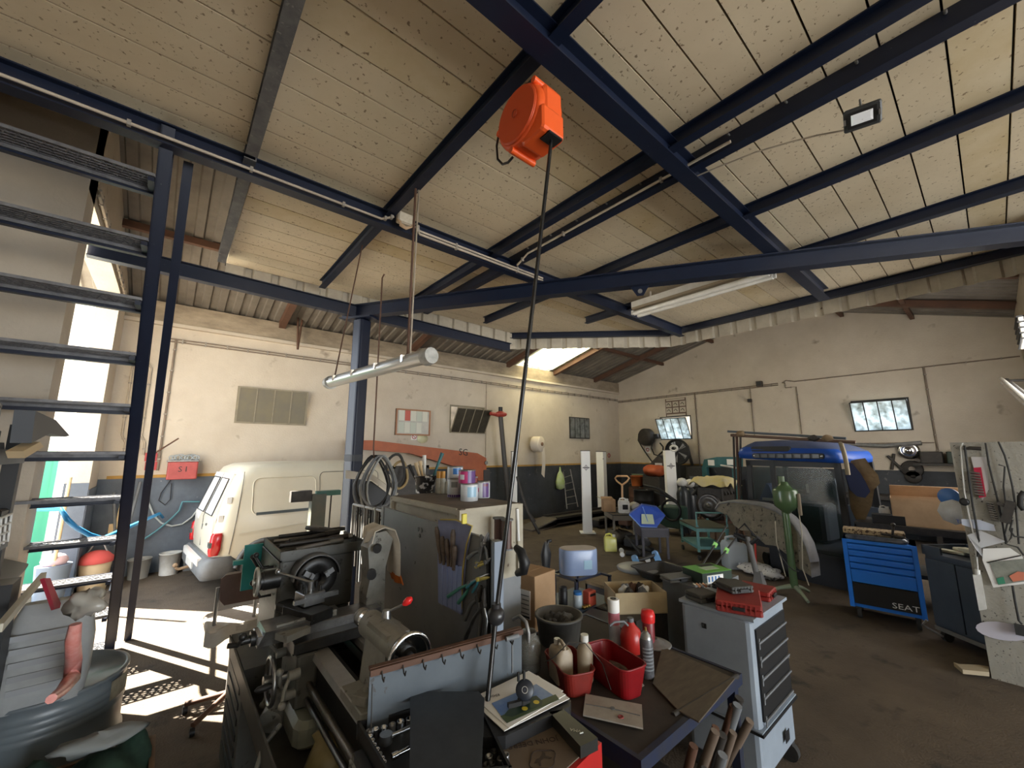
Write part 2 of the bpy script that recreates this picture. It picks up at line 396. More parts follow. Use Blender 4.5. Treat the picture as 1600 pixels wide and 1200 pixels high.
mb.f=[f for f in keep if not(SKX0<sum(mb.v[i][0]for i in f)/4<SKX1)];mb.sm=[False]*len(mb.f)
mb2=corr('r',LW-2.4,EAVE-.03+(RIDGE_Z-EAVE+.03)*(2.6/(LW+.2-RIDGE_Y)),RIDGE_Y,RIDGE_Z,SKX0-.1,SKX1+.1,0.24,0.035,None)
mb.add(mb2.v,mb2.f)
roof=struct(mb,'ceiling_roof_left_slope',M_CORR)
mb=corr('r',RIDGE_Y,RIDGE_Z,-7.2,EAVE_R-(3.1+.5)*.0-0.2,DWX-.9,FWX+.3,0.24,0.035,None)
mb=corr('r',RIDGE_Y,RIDGE_Z,RW-.1,EAVE_R-.03,DWX-.9,FWX+.3,0.24,0.035,None)
struct(mb,'ceiling_roof_right_slope',M_CORR)
mb=MB();mb.bb((-4.5,-7.2,7.0),(FWX+.3,RW,7.1));struct(mb,'ceiling_side_bay',M_CORR)
zb=lambda y:EAVE-.03+(RIDGE_Z-EAVE+.03)*((LW+.2-y)/(LW+.2-RIDGE_Y))
mb=corr('s',LW+.15,zb(LW+.15)+.0,LW-2.45,zb(LW-2.45)+.0,SKX0-.05,SKX1+.05,0.24,0.035,None)
struct(mb,'window_rooflight',frosted('rooflight_sheet',(.85,.80,.55),.6,.6))
def bar(mb,p0,p1,w_,h_):
 p0,p1=Vector(p0),Vector(p1);d=(p1-p0).normalized();sdir=d.cross(Vector((0,0,1))).normalized();u=sdir.cross(d)
 return mb.prism([p0-sdir*w_/2,p0+sdir*w_/2,p0+sdir*w_/2-u*h_,p0-sdir*w_/2-u*h_],p1-p0)
for i,xx in enumerate((1.55,4.55,7.7,9.75,11.9)):
 mb=MB();bar(mb,(xx,LW-.02,zb(LW-.02)-.01),(xx,RIDGE_Y,RIDGE_Z-.01),0.12,0.14)
 bar(mb,(xx,RIDGE_Y,RIDGE_Z-.01),(xx,RW,EAVE_R-.02),0.12,0.14)
 o=struct(mb,'trim_roof_rafter',M_RUST)
for yy in(7.4,5.6):
 mb=MB();mb.bb((DWX,yy-.04,zb(yy)-.12),(FWX,yy+.04,zb(yy)-.02));struct(mb,'trim_roof_purlin',M_RUST)
for yy in(2.2,0.9):
 zr=RIDGE_Z+(EAVE_R-RIDGE_Z)*((RIDGE_Y-yy)/(RIDGE_Y-RW))
 mb=MB();mb.bb((8,yy-.04,zr-.12),(FWX,yy+.04,zr-.02));struct(mb,'trim_roof_purlin',M_RUST)
DZ=4.30
PITCHB=0.248
A1Y,A2Y,A3Y=3.42,1.22,5.52
XE=7.15
def xmax(y):
 if y<3.75:return XE
 return XE+(4.75-XE)*(y-3.75)/(6.05-3.75)
HOLE_X=0.30
deck=thing('mezzanine_deck','cream sandwich-panel mezzanine floor seen from below over the machines','ceiling',(3.0,2.5,DZ));deck['kind']='structure';deck.name='ceiling'
k0=0.0
yk=-3.335
i=0
while yk<5.75:
 y0,y1=yk+0.0055,yk+PITCHB-0.0055
 x0=-1.45 if y1<A1Y+.1 else HOLE_X
 mb=MB();zj=random.uniform(-0.002,0.002)
 mb.prism([(x0,y0,DZ+zj),(xmax(y0),y0,DZ+zj),(xmax(y1),y1,DZ+zj),(x0,y1,DZ+zj)],(0,0,0.04))
 mb.build('plank',M_PLANK2 if i%9==3 else M_PLANK,deck,world=True)
 yk+=PITCHB;i+=1
mb=MB();mb.bb((-1.45,3.368,DZ),(HOLE_X,3.50,DZ+.04));mb.build('plank',M_PLANK,deck,world=True)
mb=MB();mb.prism([(-1.45,-7,DZ+.045),(XE,-7,DZ+.045),(XE,3.75,DZ+.045),(4.75,6.05,DZ+.045),(HOLE_X,6.05,DZ+.045),(HOLE_X,A1Y,DZ+.045),(-1.45,A1Y,DZ+.045)],(0,0,0.05))
mb.build('deck_board',M_GAP,deck,world=True)
mb=MB();mb.bb((-1.45,-7,DZ),(XE,-3.36,DZ+.04));mb.build('deck_apron',M_PLANK,deck,world=True)
def fascia(name,p0,p1,ztop,zbot,outn,pitch=0.30,dep=0.035):
 p0,p1=Vector(p0),Vector(p1);d=p1-p0;L_=d.length;d.normalize();nrm=Vector(outn)
 pts=[];t=0
 while t<L_:
  for(q,h)in((0,0),(.62,0),(.70,dep),(.92,dep)):pts.append((min(t+q*pitch,L_),h))
  t+=pitch
 pts.append((L_,0));vs=[]
 for(q,h)in pts:
  b=p0+d*q+nrm*h;vs+=[(b.x,b.y,ztop),(b.x,b.y,zbot)]
 return MB().add(vs,[(2*i,2*i+2,2*i+3,2*i+1)for i in range(len(pts)-1)])
fz=thing('fascia','pale ribbed metal fascia around the mezzanine edge','fascia',(XE,2,4.0));fz['kind']='structure';fz.name='trim_fascia'
fascia('f',(XE+.06,-3.3,0),(XE+.06,3.8,0),DZ+.06,4.0,(1,0,0)).build('fascia_sheet',M_FASCIA,fz,world=True)
fascia('f',(XE+.06,3.8,0),(4.72,6.14,0),DZ+.06,4.0,(.7,.7,0)).build('fascia_sheet',M_FASCIA,fz,world=True)
fascia('f',(HOLE_X,A3Y+.32,0),(4.95,A3Y+.32,0),DZ+.06,4.06,(0,1,0)).build('fascia_sheet',M_FASCIA,fz,world=True)
frame=thing('mezzanine_frame','navy blue painted steel beams and column carrying the mezzanine','steelwork',(1.87,5.6,0))
frame['kind']='structure';frame.name='trim_mezzanine_frame'
def fb(p0,p1,h,w_,nm='beam',m_=None,**k):
 mb=MB();ibeam(mb,p0,p1,h,w_,**k);return mb.build(nm,m_ or M_NAVY,frame,world=True,kind='structure')
BH=0.11
PX={'P0':0.24,'P1':1.36,'P2':2.60,'P2b':2.92,'P3':3.95,'P4':5.30,'P5':XE-.05}
def purlin(x,y0,y1,ch=0,m_=None,h=BH):fb((x,y0,DZ-h),(x,y1,DZ-h),h,0.08,'purlin',m_,channel=ch)
purlin(PX['P0'],A1Y-.05,A3Y+.06,m_=M_NAVYD,ch=1);purlin(PX['P0'],-3.2,A1Y-.1,m_=M_NAVYD,ch=1)
purlin(PX['P1'],-3.3,A3Y+.1);purlin(PX['P2'],-3.3,A3Y+.1)
purlin(PX['P2b'],-3.3,A3Y+.1,h=.12,ch=-1)
purlin(PX['P3'],-3.3,A3Y-.1);purlin(PX['P4'],-3.3,4.3);purlin(PX['P5'],-3.3,3.8)
fb((XE-.05,3.75,DZ-BH),(4.78,5.98,DZ-BH),BH,0.08,'edge_beam')
fb((-1.45,A2Y+.05,4.08),(6.75,A2Y+.05,4.08),0.16,0.12,'main_beam',tw=.010)
fb((-1.45,A1Y+.04,4.09),(7.0,A1Y+.04,4.09),0.16,0.10,'main_beam',tw=.010)
fb((DWX,A3Y,3.90),(4.85,5.82,3.90),0.17,0.10,'main_beam',m_=M_NAVY)
fb((1.72,5.86,3.885),(7.2,-2.55,3.885),0.185,0.13,'girder',tf=.014,tw=.012)
mb=MB();p=at(548,700,y=5.62);CX,CY=1.93,5.62
mb.rbox((CX,CY,1.93),(0.185,0.185,3.86),0.035,rz=0.35,seg=3);mb.build('column',M_NAVY,frame,world=True)
mb=MB();mb.box((CX,CY,3.872),(0.44,0.26,0.022),rz=-1.0);mb.box((CX,CY,0.01),(0.34,0.34,0.02),rz=.35);mb.build('column_plate',M_NAVY,frame,world=True)
mb=MB();mb.rbox((CX,CY,1.92),(0.190,0.190,0.12),0.036,rz=.35,seg=3);mb.build('tape_band',mat('grey_tape',(.05,.055,.065),.7),frame,world=True,label='worn grey tape wound round the column')
a=at(1000,440,x=4.0);ge=at(1000,438,z=3.885)
mb=MB();gd=Vector((7.2-1.72,-2.55-5.86,0)).normalized();ex=Vector((1.72,5.86,3.885));t_=(ge-ex).dot(gd);gc=ex+gd*t_
pl=[gc-gd*.10,gc+gd*.10,gc+gd*.035+Vector((0,0,-.11)),gc-gd*.035+Vector((0,0,-.11))]
mb.prism(pl,Vector((-gd.y,gd.x,0))*.014);eye=mb.build('lifting_eye',M_NAVY,frame,world=True)
nn=Vector((gd.y,-gd.x,0));mb=MB();mb.cyl(gc+Vector((0,0,-.06))-nn*.03,gc+Vector((0,0,-.06))+nn*.012,.026,n=12);mb.build('eye_hole',M_GALV,eye,world=True)
def conduit(name,pts=None,r=.01,parent=None,m_=None,label=None,cat='conduit',clips=0.0,two=0.0,off=(0,0,0)):
 mb=MB();pts=[Vector(p)for p in pts];mb.tube(pts,r,6)
 if two:mb.tube([p+Vector((0,0,-two))for p in pts],r,6)
 o=mb.build(name,m_ or M_CONDUIT,parent,world=parent is not None)
 if label:tag(o,label,cat)
 if clips:
  cb=MB()
  for i in range(len(pts)-1):
   L_=(pts[i+1]-pts[i]).length;n=max(1,int(L_/clips));d=(pts[i+1]-pts[i]).normalized();z=Vector((0,0,1))
   vert=abs(d.z)>.8
   for k in range(n):
    c=pts[i]+(pts[i+1]-pts[i])*((k+.5)/n)
    if two and not vert:cb.box(c-Vector((0,0,two/2)),(.02 if abs(d.x)>.5 else .03,.03 if abs(d.x)>.5 else .02,two+3*r))
    else:cb.box(c,(3.2*r if vert else .02 if abs(d.x)>.5 else .03,3.2*r if vert else(.03 if abs(d.x)>.5 else .02),.02 if vert else 3.4*r))
  cb.build('pipe_clips',mat('clip_grey',(.30,.27,.23),.6),o,world=True)['kind']='stuff'
 return o
yb=A1Y-.03
c1=conduit('beam_conduit',[(-1.45,yb,4.125),(1.28,yb,4.125),(1.34,yb-.02,4.15),(1.38,yb-.04,4.17)],.011,label='beige conduit clipped along the navy beam left of the junction box',clips=.55)
c2=conduit('beam_conduit',[(1.60,yb-.05,4.18),(1.66,yb-.01,4.14),(3.35,yb-.01,4.14)],.012,label='pair of pale conduits on the navy beam right of the junction box',clips=.6,two=.032)
jb=thing('junction_box','dirty cream junction box with loose wires on the navy beam crossing','junction box',(1.48,yb-.05,4.12))
mb=MB();mb.rbox((0,0,.055),(.15,.05,.11),.012,axis=1);mb.build('box_body',M_CONDUIT,jb)
mb=MB();mb.rbox((0,-.03,.055),(.13,.012,.095),.01,axis=1)
for sx in(-.055,.055):
 for sz in(.015,.095):mb.cyl((sx,-.034,sz),(sx,-.04,sz),.006,n=8)
mb.build('lid',mat('dirty_cream_lid',(.62,.56,.45),.5,col2=(.42,.36,.28),scale=20,amt=.8),jb)
mb=MB()
for k in range(5):
 a0=(-.08+.01*k,-.02,.02);mb.tube([a0,(-.06,-.04,-.02-.008*k),(0.0,-.045,-.045-.006*k),(.06,-.04,-.02),(.09,-.02,.03+.01*k)],.005,5)
mb.build('loose_wires',mat('rusty_cream_wire',(.45,.30,.18),.6),jb)
conduit('beam_conduit',[(PX['P2b']-.06,3.3,4.13),(PX['P2b']-.06,3.12,4.205),(PX['P2b']-.06,.95,4.205)],.012,label='pale conduit running along the bolted beam under the deck',clips=.8)
conduit('lamp_cable',[at(1065,285,z=4.18),at(1120,262,z=4.17),at(1180,238,z=4.12),at(1235,222,z=4.08),at(1275,212,z=4.05),at(1318,204,z=4.02)],.006,label='thin cable sagging from the beam to the small floodlight',cat='cable')
mb=MB()
for k in range(14):
 yy=-1.2+k*.36
 mb.cyl((PX['P2b']-.045,yy,4.27),(PX['P2b']-.07,yy,4.27),.008,n=6)
mb.build('bolt_heads',M_GALV,frame,world=True)['kind']='stuff'
fl=thing('floodlight','small dark LED floodlight bracketed under the bolted navy beam','lamp',(0,0,0))
fc=at(1347,183,z=3.99);fl.location=(fc.x,fc.y,fc.z)
fl.rotation_euler=(0,0,0)
nrm=(Vector((0,0,2))-fc+Vector((-.2,.3,-.6))).normalized();ax_=Vector((.25,-1,.0));ax_=(ax_-nrm*ax_.dot(nrm)).normalized();bx_=nrm.cross(ax_)
LM=Matrix((ax_,bx_,nrm)).transposed().to_4x4()
mb=MB();mb.rbox((0,0,-.02),(.175,.125,.045),.012,T=LM);mb.box((0,0,-.055),(.12,.09,.03),T=LM);mb.build('lamp_housing',mat('dark_grey_casting',(.045,.048,.052),.5),fl)
mb=MB();mb.box((0,0,.006),(.135,.09,.008),T=LM);mb.build('glass_rim',M_BLACK,fl)
mb=MB();mb.box((0,0,.012),(.105,.062,.006),T=LM,top=(.75,.6));mb.build('reflector',mat('led_reflector',(.75,.77,.8),.2,.4,emit=(1,1,1,.25)),fl)
mb=MB();mb.box((-.08,0,-.05),(.01,.03,.14),T=LM);mb.box((.08,0,-.05),(.01,.03,.14),T=LM);mb.box((0,0,-.12),(.17,.03,.008),T=LM)
mb.cyl((0,0,-.02),(0.03,0,.14),.006,n=6);mb.build('bracket',M_GALV,fl)
RX,RY,RZ=1.30,1.42,3.77
hr=thing('hose_reel','orange plastic air hose reel hanging from the navy beam','hose reel',(RX,RY,RZ-.2))
M_OR=mat('orange_plastic',(.80,.105,.018),.38,spec=.5)
M_ORD=mat('orange_disc',(.62,.075,.016),.45)
mb=MB();R_=.172
prof=[(.06,-.085),(R_*.90,-.085),(R_*.97,-.075),(R_,-.055),(R_,.055),(R_*.95,.085),(.07,.10)]
mb.lathe(prof,(0.02,0,.2),(1,0,0),n=40,cap=True)
mb.rbox((.02,-.10,.085),(.155,.17,.15),.02,axis=0)
mb.rbox((.03,-.135,.20),(.13,.09,.20),.03,axis=0)
for(yy,zz)in((.05,.025),(-.13,.32),(.16,.2)):mb.cyl((-.07,yy,zz),(.10,yy,zz),.018,n=10)
hb=mb.build('reel_casing',M_OR,hr,bevel=0.0)
mb=MB();mb.lathe([(.145,-.006),(.148,0),(.148,.004),(.14,.008),(.02,.012)][::-1],(-.073,0,.2),(1,0,0),n=40);mb.lathe([(.152,.002),(.152,-.004),(.147,-.006)],(-.070,0,.2),(1,0,0),n=40,cap=False)
mb.build('side_disc',M_ORD,hr)
mb=MB();mb.tube([(-.088,.018*math.cos(t),.2+.022*math.sin(t))for t in[2*PI*k/8 for k in range(8)]],.003,5,closed=True);mb.build('embossed_mark',mat('dark_orange',(.35,.04,.01),.5),hr)
mb=MB();mb.bb((-.02,-.19,.005),(.075,-.12,.013));mb.bb((-.02,-.188,.002),(.075,-.125,.012));mb.build('hose_mouth',M_BLACK,hr)
mb=MB();mb.box((0.03,-.01,.40),(.05,.09,.10));mb.box((.03,-.01,.37),(.07,.04,.09),rx=.3);mb.cyl((-.02,-.02,.405),(.085,-.02,.405),.012,n=8);mb.build('swivel_bracket',M_BLACK,hr)
mb=MB();mb.tube([(-.03,.14,.34),(-.03,.20,.27),(-.03,.225,.18),(-.03,.215,.09),(-.03,.17,.03),(-.03,.12,.012),(-.03,.08,.02)],.007,6);mb.build('inlet_hose',M_BLACK,hr)
hm=Vector((RX+.03,RY-.155,RZ-.19));bl=at(775,962,z=1.36);en=at(752,1198,z=.93)
ah=thing('air_hose','black air hose dropping straight from the orange reel','hose',tuple(en))
mb=MB();pts=[hm.lerp(bl,t)+Vector((0,0,-.10*math.sin(PI*t)*.3))for t in[k/10 for k in range(11)]]+[bl.lerp(en,t)for t in(.5,1)]
mb.tube(pts,.0095,8);mb.build('hose',mat('black_hose',(.012,.012,.013),.22),ah,world=True)
mb=MB();mb.sphere(bl,.036,16,10);mb.cyl(bl+Vector((0,0,.03)),bl+Vector((0,0,.045)),.02,n=10);mb.build('stop_ball',mat('ball_rubber',(.02,.02,.022),.3),ah,world=True)
la,lb=at(516,600,z=2.65),at(668,560,z=2.65)
tl=thing('tube_lamp','clear-covered fluorescent tube lamp hung low on thin rods near the column','lamp',tuple((la+lb)/2))
d=(lb-la).normalized()
mb=MB();mb.tube([la+Vector((0,0,.028)),lb+Vector((0,0,.028))],.044,14);mb.build('lamp_body',mat('lamp_grey_body',(.50,.50,.48),.4),tl,world=True)
mb=MB()
vs=[]
for t in(0.01,.99):
 c=la.lerp(lb,t);s_=d.cross(Vector((0,0,1)))
 for k in range(13):
  a=PI*k/12+PI;vs.append(tuple(c+s_*(.056*math.cos(a))+Vector((0,0,.02+.056*math.sin(a)))))
mb.add(vs,[(k,k+1,14+k,13+k)for k in range(12)],True);mb.build('clear_cover',mat('clear_diffuser',(.80,.80,.76),.12,spec=.9),tl,world=True)
for q,c in enumerate((la,lb)):
 s=-1 if q==0 else 1
 mb=MB();mb.tube([c+d*(-.02*s)+Vector((0,0,.014)),c+d*.05*s+Vector((0,0,.014))],[.066,.058],14);mb.build('end_cap',mat('grey_cap',(.58,.58,.55),.35,col2=(.3,.3,.28),scale=25,amt=.9),tl,world=True)
mb=MB()
for t in(.12,.35,.6,.85):
 c=la.lerp(lb,t);mb.box(c+Vector((-.05,-.0,.03)),(.02,.03,.05));mb.box(c+Vector((.05,-.0,.03)),(.02,.03,.05))
mb.build('cover_clips',M_CHROME,tl,world=True)['kind']='stuff'
for(u,v,ut,vt)in((638,556,641,330),(527,590,545,430)):
 c=la.lerp(lb,.84 if u>600 else .06)+Vector((0,0,.06));mb=MB();mb.tube([c+Vector((0,.05,0)),c+Vector((0,0,.02)),(PX['P1'],c.y+.12,DZ-BH)],.010 if u>600 else .007,6);mb.build('hanger_rod',M_RUST,tl,world=True)
mb=MB();c=la.lerp(lb,.84);mb.tube([c+Vector((.02,0,.07)),(PX['P1']+.03,c.y+.12,DZ-BH),(PX['P1']+.03,A1Y-.1,DZ-.06)],.007,6);mb.build('supply_cable',M_CONDUIT,tl,world=True)
la,lb=at(988,490,z=3.98),at(1212,430,z=3.98);lb.x=la.x=(la.x+lb.x)/2
tb=thing('batten_lamp','white twin-tube batten lamp fixed under the far end of the mezzanine','lamp',tuple((la+lb)/2))
cy,L_=(la.y+lb.y)/2,abs(la.y-lb.y)
mb=MB();mb.box((la.x,cy,4.10),(.16,L_,.10));mb.build('lamp_channel',M_WHITE,tb,world=True);mb=MB();mb.box((la.x,cy,4.04),(.20,L_*.98,.03));mb.build('reflector_shadow_band',mat('lamp_shadow_tan',(.30,.24,.17),.6),tb,world=True)  # tan strip paints the shadow under the channel, as a brown reflector underside
for s in(-1,1):
 mb=MB();mb.cyl((la.x+s*.06,cy-L_/2+.03,3.975),(la.x+s*.06,cy+L_/2-.03,3.975),.034,n=10);mb.build('fluorescent_tube',M_GLASSD,tb,world=True)
 for q in(-1,1):
  mb=MB();mb.box((la.x+s*.075,cy+q*(L_/2-.015),3.985),(.035,.03,.06));mb.build('tube_holder',M_WHITE,tb,world=True)
mb=MB()
for q in(-.35,.35):mb.box((la.x,cy+q*L_,4.15),(.02,.02,.20))
mb.box((la.x+.10,cy,4.20),(.25,.03,.02));mb.build('hanger',M_WHITE,tb,world=True)
for(u,v,lab)in((1293,484,'small bell-shaped lamp hanging at the far end of the right-hand navy beam'),(1017,540,'small bell-shaped lamp hanging beyond the far-left edge of the mezzanine')):
 c=at(u,v,x=7.35 if u>1200 else 8.6)
 b=thing('bell_lamp',lab,'lamp',tuple(c),group='bell lamps')
 r=.125
 mb=MB();mb.lathe([(r,0),(r*.98,.012),(r*.80,.07),(r*.45,.12),(r*.38,.14),(r*.38,.20),(r*.2,.21)],n=20);mb.build('shade',mat('brown_shade',(.10,.075,.055),.4,.5),b)
 mb=MB();mb.lathe([(r*.95,-.002),(r*.6,-.035),(0.0,-.045)][::-1],n=16);mb.build('bulb',mat('bulb_glass',(.8,.8,.78),.08,.7),b)
 mb=MB();mb.box((0,0,.25),(.06,.03,.10));mb.cyl((0,0,.2),(0,0,zb(c.y)-c.z-.02 if u<1200 else .5),.008,n=6);mb.build('hook',M_GALV,b)
st=thing('steel_stair','steep navy steel stair with perforated treads rising to the mezzanine','stair',(-.5,5.5,0))
z0,dz,b0,db=.07,.386,6.05,.238
sdir=Vector((0,-db,dz)).normalized();sn=Vector((0,dz,db)).normalized()
def stringer(xc,wx,ktop,yo=0.0,dep=.16,kbot=-.12):
 p0=Vector((xc,b0-db*kbot+yo,z0+dz*kbot));p1=Vector((xc,b0-db*ktop+yo,z0+dz*ktop));mb=MB()
 t=.010
 for(xa,xb,na,nb)in((-wx/2,wx/2,dep/2-t,dep/2),(-wx/2,wx/2,-dep/2,-dep/2+t),(-wx/2,-wx/2+t,-dep/2,dep/2)):
  mb.prism([p0+Vector((xa,0,0))+sn*na,p0+Vector((xb,0,0))+sn*na,p0+Vector((xb,0,0))+sn*nb,p0+Vector((xa,0,0))+sn*nb],p1-p0)
 return mb
stringer(-.238,.076,10.85).build('stringer',M_NAVY,st,world=True)
mb=MB();mb.prism([(-.145,b0+.20,.01),(-.085,b0+.20,.01),(-.085,b0+.26,.01),(-.145,b0+.26,.01)],Vector((0,-db*10.9,dz*10.75)));mb.build('handrail_post',M_NAVY,st,world=True)
M_TREAD=mat('worn_galvanised_tread',(.24,.24,.25),.5,.5,col2=(.10,.10,.11),scale=14,amt=.9)
for k in range(11):
 yc,zc=b0-db*k,z0+dz*k
 mb=MB();x0,x1=-1.43,-.278
 mb.bb((x0,yc-.105,zc-.022),(x1,yc-.095,zc));mb.bb((x0,yc+.09,zc-.045),(x1,yc+.105,zc))
 n=22
 for i in range(n):
  xa=x0+(x1-x0)*i/n;xb=x0+(x1-x0)*(i+1)/n
  for(pa,pb)in(((xa,yc-.09),(xb,yc+.09)),((xb,yc-.09),(xa,yc+.09))):
   d_=Vector((pb[0]-pa[0],pb[1]-pa[1],0)).normalized();nn_=Vector((-d_.y,d_.x,0))*.004
   A_=Vector((pa[0],pa[1],zc-.02));B_=Vector((pb[0],pb[1],zc-.02))
   mb.prism([A_-nn_,A_+nn_,A_+nn_+Vector((0,0,.016)),A_-nn_+Vector((0,0,.016))],B_-A_)
 for i in range(5):mb.bb((x0,yc-.06+.035*i-.004,zc-.022),(x1,yc-.06+.035*i+.004,zc-.004))
 tr=mb.build('tread',M_TREAD,st,world=True)
 mb=MB();mb.bb((x0,yc+.105,zc-.075),(x1,yc+.115,zc+.004));mb.bb((x0,yc+.07,zc-.075),(x1,yc+.105,zc-.068));mb.bb((x1-.035,yc-.10,zc-.06),(x1,yc+.10,zc-.03));mb.build('tread_edge',M_NAVY,tr,world=True)
M_FRAMEW=mat('window_steel',(.035,.033,.030),.6)
M_FRAMEB=mat('olive_window_steel',(.30,.26,.18),.6,col2=(.2,.17,.12),scale=9,amt=.7)
def window(idx,axis,pos,u0,u1,z0_,z1_,tilt,gm,fm,n=4,thick=.25):
 w_,h_=u1-u0,z1_-z0_
 root=bpy.data.objects.new('window_%d'%idx,None);C.objects.link(root);root['kind']='structure'
 if axis=='y':root.location=((u0+u1)/2,pos,z0_);root.rotation_euler=(0,0,PI)
 else:root.location=(pos,(u0+u1)/2,z0_);root.rotation_euler=(0,0,PI/2)
 mb=MB();t=.035
 for a,b in(((-w_/2,-.09,0),(-w_/2+t,0.012,h_)),((w_/2-t,-.09,0),(w_/2,.012,h_)),((-w_/2+t,-.09,0),(w_/2-t,.012,t)),((-w_/2+t,-.09,h_-t),(w_/2-t,.012,h_))):mb.bb(a,b)
 mb.build('window_frame',fm,root)
 sash=bpy.data.objects.new('sash',None);C.objects.link(sash);sash.parent=root;sash.location=(0,.015,.01);sash.rotation_euler=(-tilt,0,0)
 ww=w_/2-.012;mb=MB();s=.022
 mb.bb((-ww,0,0),(-ww+s,.02,h_-.02));mb.bb((ww-s,0,0),(ww,.02,h_-.02));mb.bb((-ww+s,0,0),(ww-s,.02,s));mb.bb((-ww+s,0,h_-.02-s),(ww-s,.02,h_-.02))
 for k in range(1,n):x=-ww+2*ww*k/n;mb.bb((x-.010,0,s),(x+.010,.02,h_-.02-s))
 mb.build('sash_bars',fm,sash)
 for k in range(n):
  xa=-ww+2*ww*k/n+.010;xb=-ww+2*ww*(k+1)/n-.010
  mb=MB();mb.bb((xa,.007,s),(xb,.011,h_-.02-s));mb.build('pane',gm,sash)
 return root
G_OLIVE=mat('olive_dirty_glass',(.17,.14,.075),.45,col2=(.12,.105,.075),scale=3,amt=.8,spec=.5)
G_DARK=mat('dark_dirty_glass',(.075,.066,.048),.2,col2=(.045,.04,.03),scale=4,amt=.8,spec=.5)
G_GREY=frosted('grey_wired_glass',(.30,.31,.30),.5)
G_BRIGHT=frosted('bright_wired_glass',(.80,.88,.92),.75)
window(1,'y',LW,*WINL[0],.10,G_OLIVE,M_FRAMEB)
window(2,'y',LW,*WINL[1],.50,G_DARK,M_FRAMEB)
window(3,'y',LW,*WINL[2],.0,G_GREY,M_FRAMEW)
window(4,'x',FWX,*WINF[0],.42,G_BRIGHT,M_FRAMEW)
window(5,'x',FWX,*WINF[1],.36,G_BRIGHT,M_FRAMEW)
mb=MB();mb.bb((2.0,11.2,-.16),(30,11.4,7));tag(mb.build('neighbour_light_block',M_BEAMCON,kind='structure'),'neighbouring wall added outside the left-hand windows to block sun and sky','wall')  # wall added outside to keep sun and sky off the left windows
Wl=lambda u,v,o=.03:at(u,v,y=LW-o)
Wf=lambda u,v,o=.03:at(u,v,x=FWX-o)
a,b=Wl(268,523),Wl(960,627);zc=(a.z+b.z)/2
conduit('wall_conduit',m_=M_PIPEW,pts=[(a.x,LW-.03,zc),(FWX-.05,LW-.03,zc)],r=.012,label='pair of long conduits clipped along the left wall under the ledge',clips=.33,two=.05)
p=Wl(275,532);q=Wl(252,735);conduit('wall_conduit',m_=M_PIPEW,pts=[(p.x,LW-.03,zc),(p.x,LW-.03,q.z)],r=.016,label='vertical conduit dropping to the socket left of the red box',clips=.35)
p=Wl(760,600);conduit('wall_conduit',m_=M_PIPEW,pts=[(p.x,LW-.03,zc),(p.x,LW-.03,1.6)],r=.008,label='thin vertical conduit beside the second window',clips=.6)
z1c=Wf(1100,612).z
conduit('wall_conduit',m_=M_PIPEW,pts=[(FWX-.03,LW-.05,z1c),(FWX-.03,Wf(1215,595).y,z1c)],r=.014,label='conduit run along the far wall from the corner to the junction',clips=.35,two=.05)
y1=Wf(1228,594).y;y2=Wf(1592,553).y
conduit('wall_conduit',m_=M_PIPEW,pts=[(FWX-.03,y1+.1,z1c),(FWX-.03,y1,z1c+.06),(FWX-.03,y1-.2,z1c),(FWX-.03,RW+.03,z1c)],r=.014,label='conduit run along the far wall right of the junction',clips=.45)
for(u,vb,r,lab)in((1084,740,.020,'thick vertical conduit right of the bright leaning window'),(1171,682,.010,'thin vertical conduit below the small switch box'),(1466,716,.018,'long vertical conduit right of the far-wall window')):
 yy=Wf(u if u<1400 else 1443,600 if u<1400 else 575).y;p=Wf(u,vb)
 conduit('wall_conduit',m_=M_PIPEW,pts=[(FWX-.03,yy,z1c),(FWX-.03,yy,p.z)],r=r,label=lab,clips=.35)
p0,p1,p2,p3=Wf(1226,596),Wf(1228,606),Wf(1244,604),Wf(1253,678)
conduit('wall_conduit',m_=M_PIPEW,pts=[(FWX-.03,p0.y,z1c),(FWX-.03,p0.y,p1.z),(FWX-.03,p2.y,p1.z),(FWX-.03,p2.y,p3.z)],r=.012,label='stepped conduit down the far wall behind the blue cab',clips=.4)
zz=Wf(1420,692).z
conduit('wall_conduit',m_=M_PIPEW,pts=[(FWX-.03,Wf(1330,694).y,zz),(FWX-.03,Wf(1460,690).y,zz)],r=.012,label='short horizontal conduit below the far-wall window',clips=.5)
for(u,v,s,lab)in((1187,600,.16,'small dark box on the far-wall conduit'),(1172,626,.10,'small brown switch box on the far wall')):
 c=Wf(u,v);b=thing('switch_box',lab,'switch box',(FWX-.06,c.y,c.z-s/2));mb=MB();mb.rbox((0,0,s/2),(.10,s,s),.012,axis=0);mb.build('box_body',mat('brown_box',(.07,.05,.04),.6),b);mb=MB();mb.box((-.055,0,s/2),(.012,s*.7,s*.7));mb.build('cover',M_BLACK,b)
ORD='first second third fourth fifth sixth seventh eighth ninth tenth eleventh twelfth thirteenth fourteenth fifteenth sixteenth'.split()
def rr_ring(x0,x1,hw,r,z,n=4,tilt=None):
 pts=[]
 cx,hx=(x0+x1)/2,(x1-x0)/2;r=min(r,hx*.98,hw*.98)
 for(sx,sy,a0)in((1,1,0),(-1,1,PI/2),(-1,-1,PI),(1,-1,1.5*PI)):
  for k in range(n+1):
   a=a0+PI/2*k/n;pts.append((cx+sx*(hx-r)+r*math.cos(a),sy*(hw-r)+r*math.sin(a),z))
 return pts
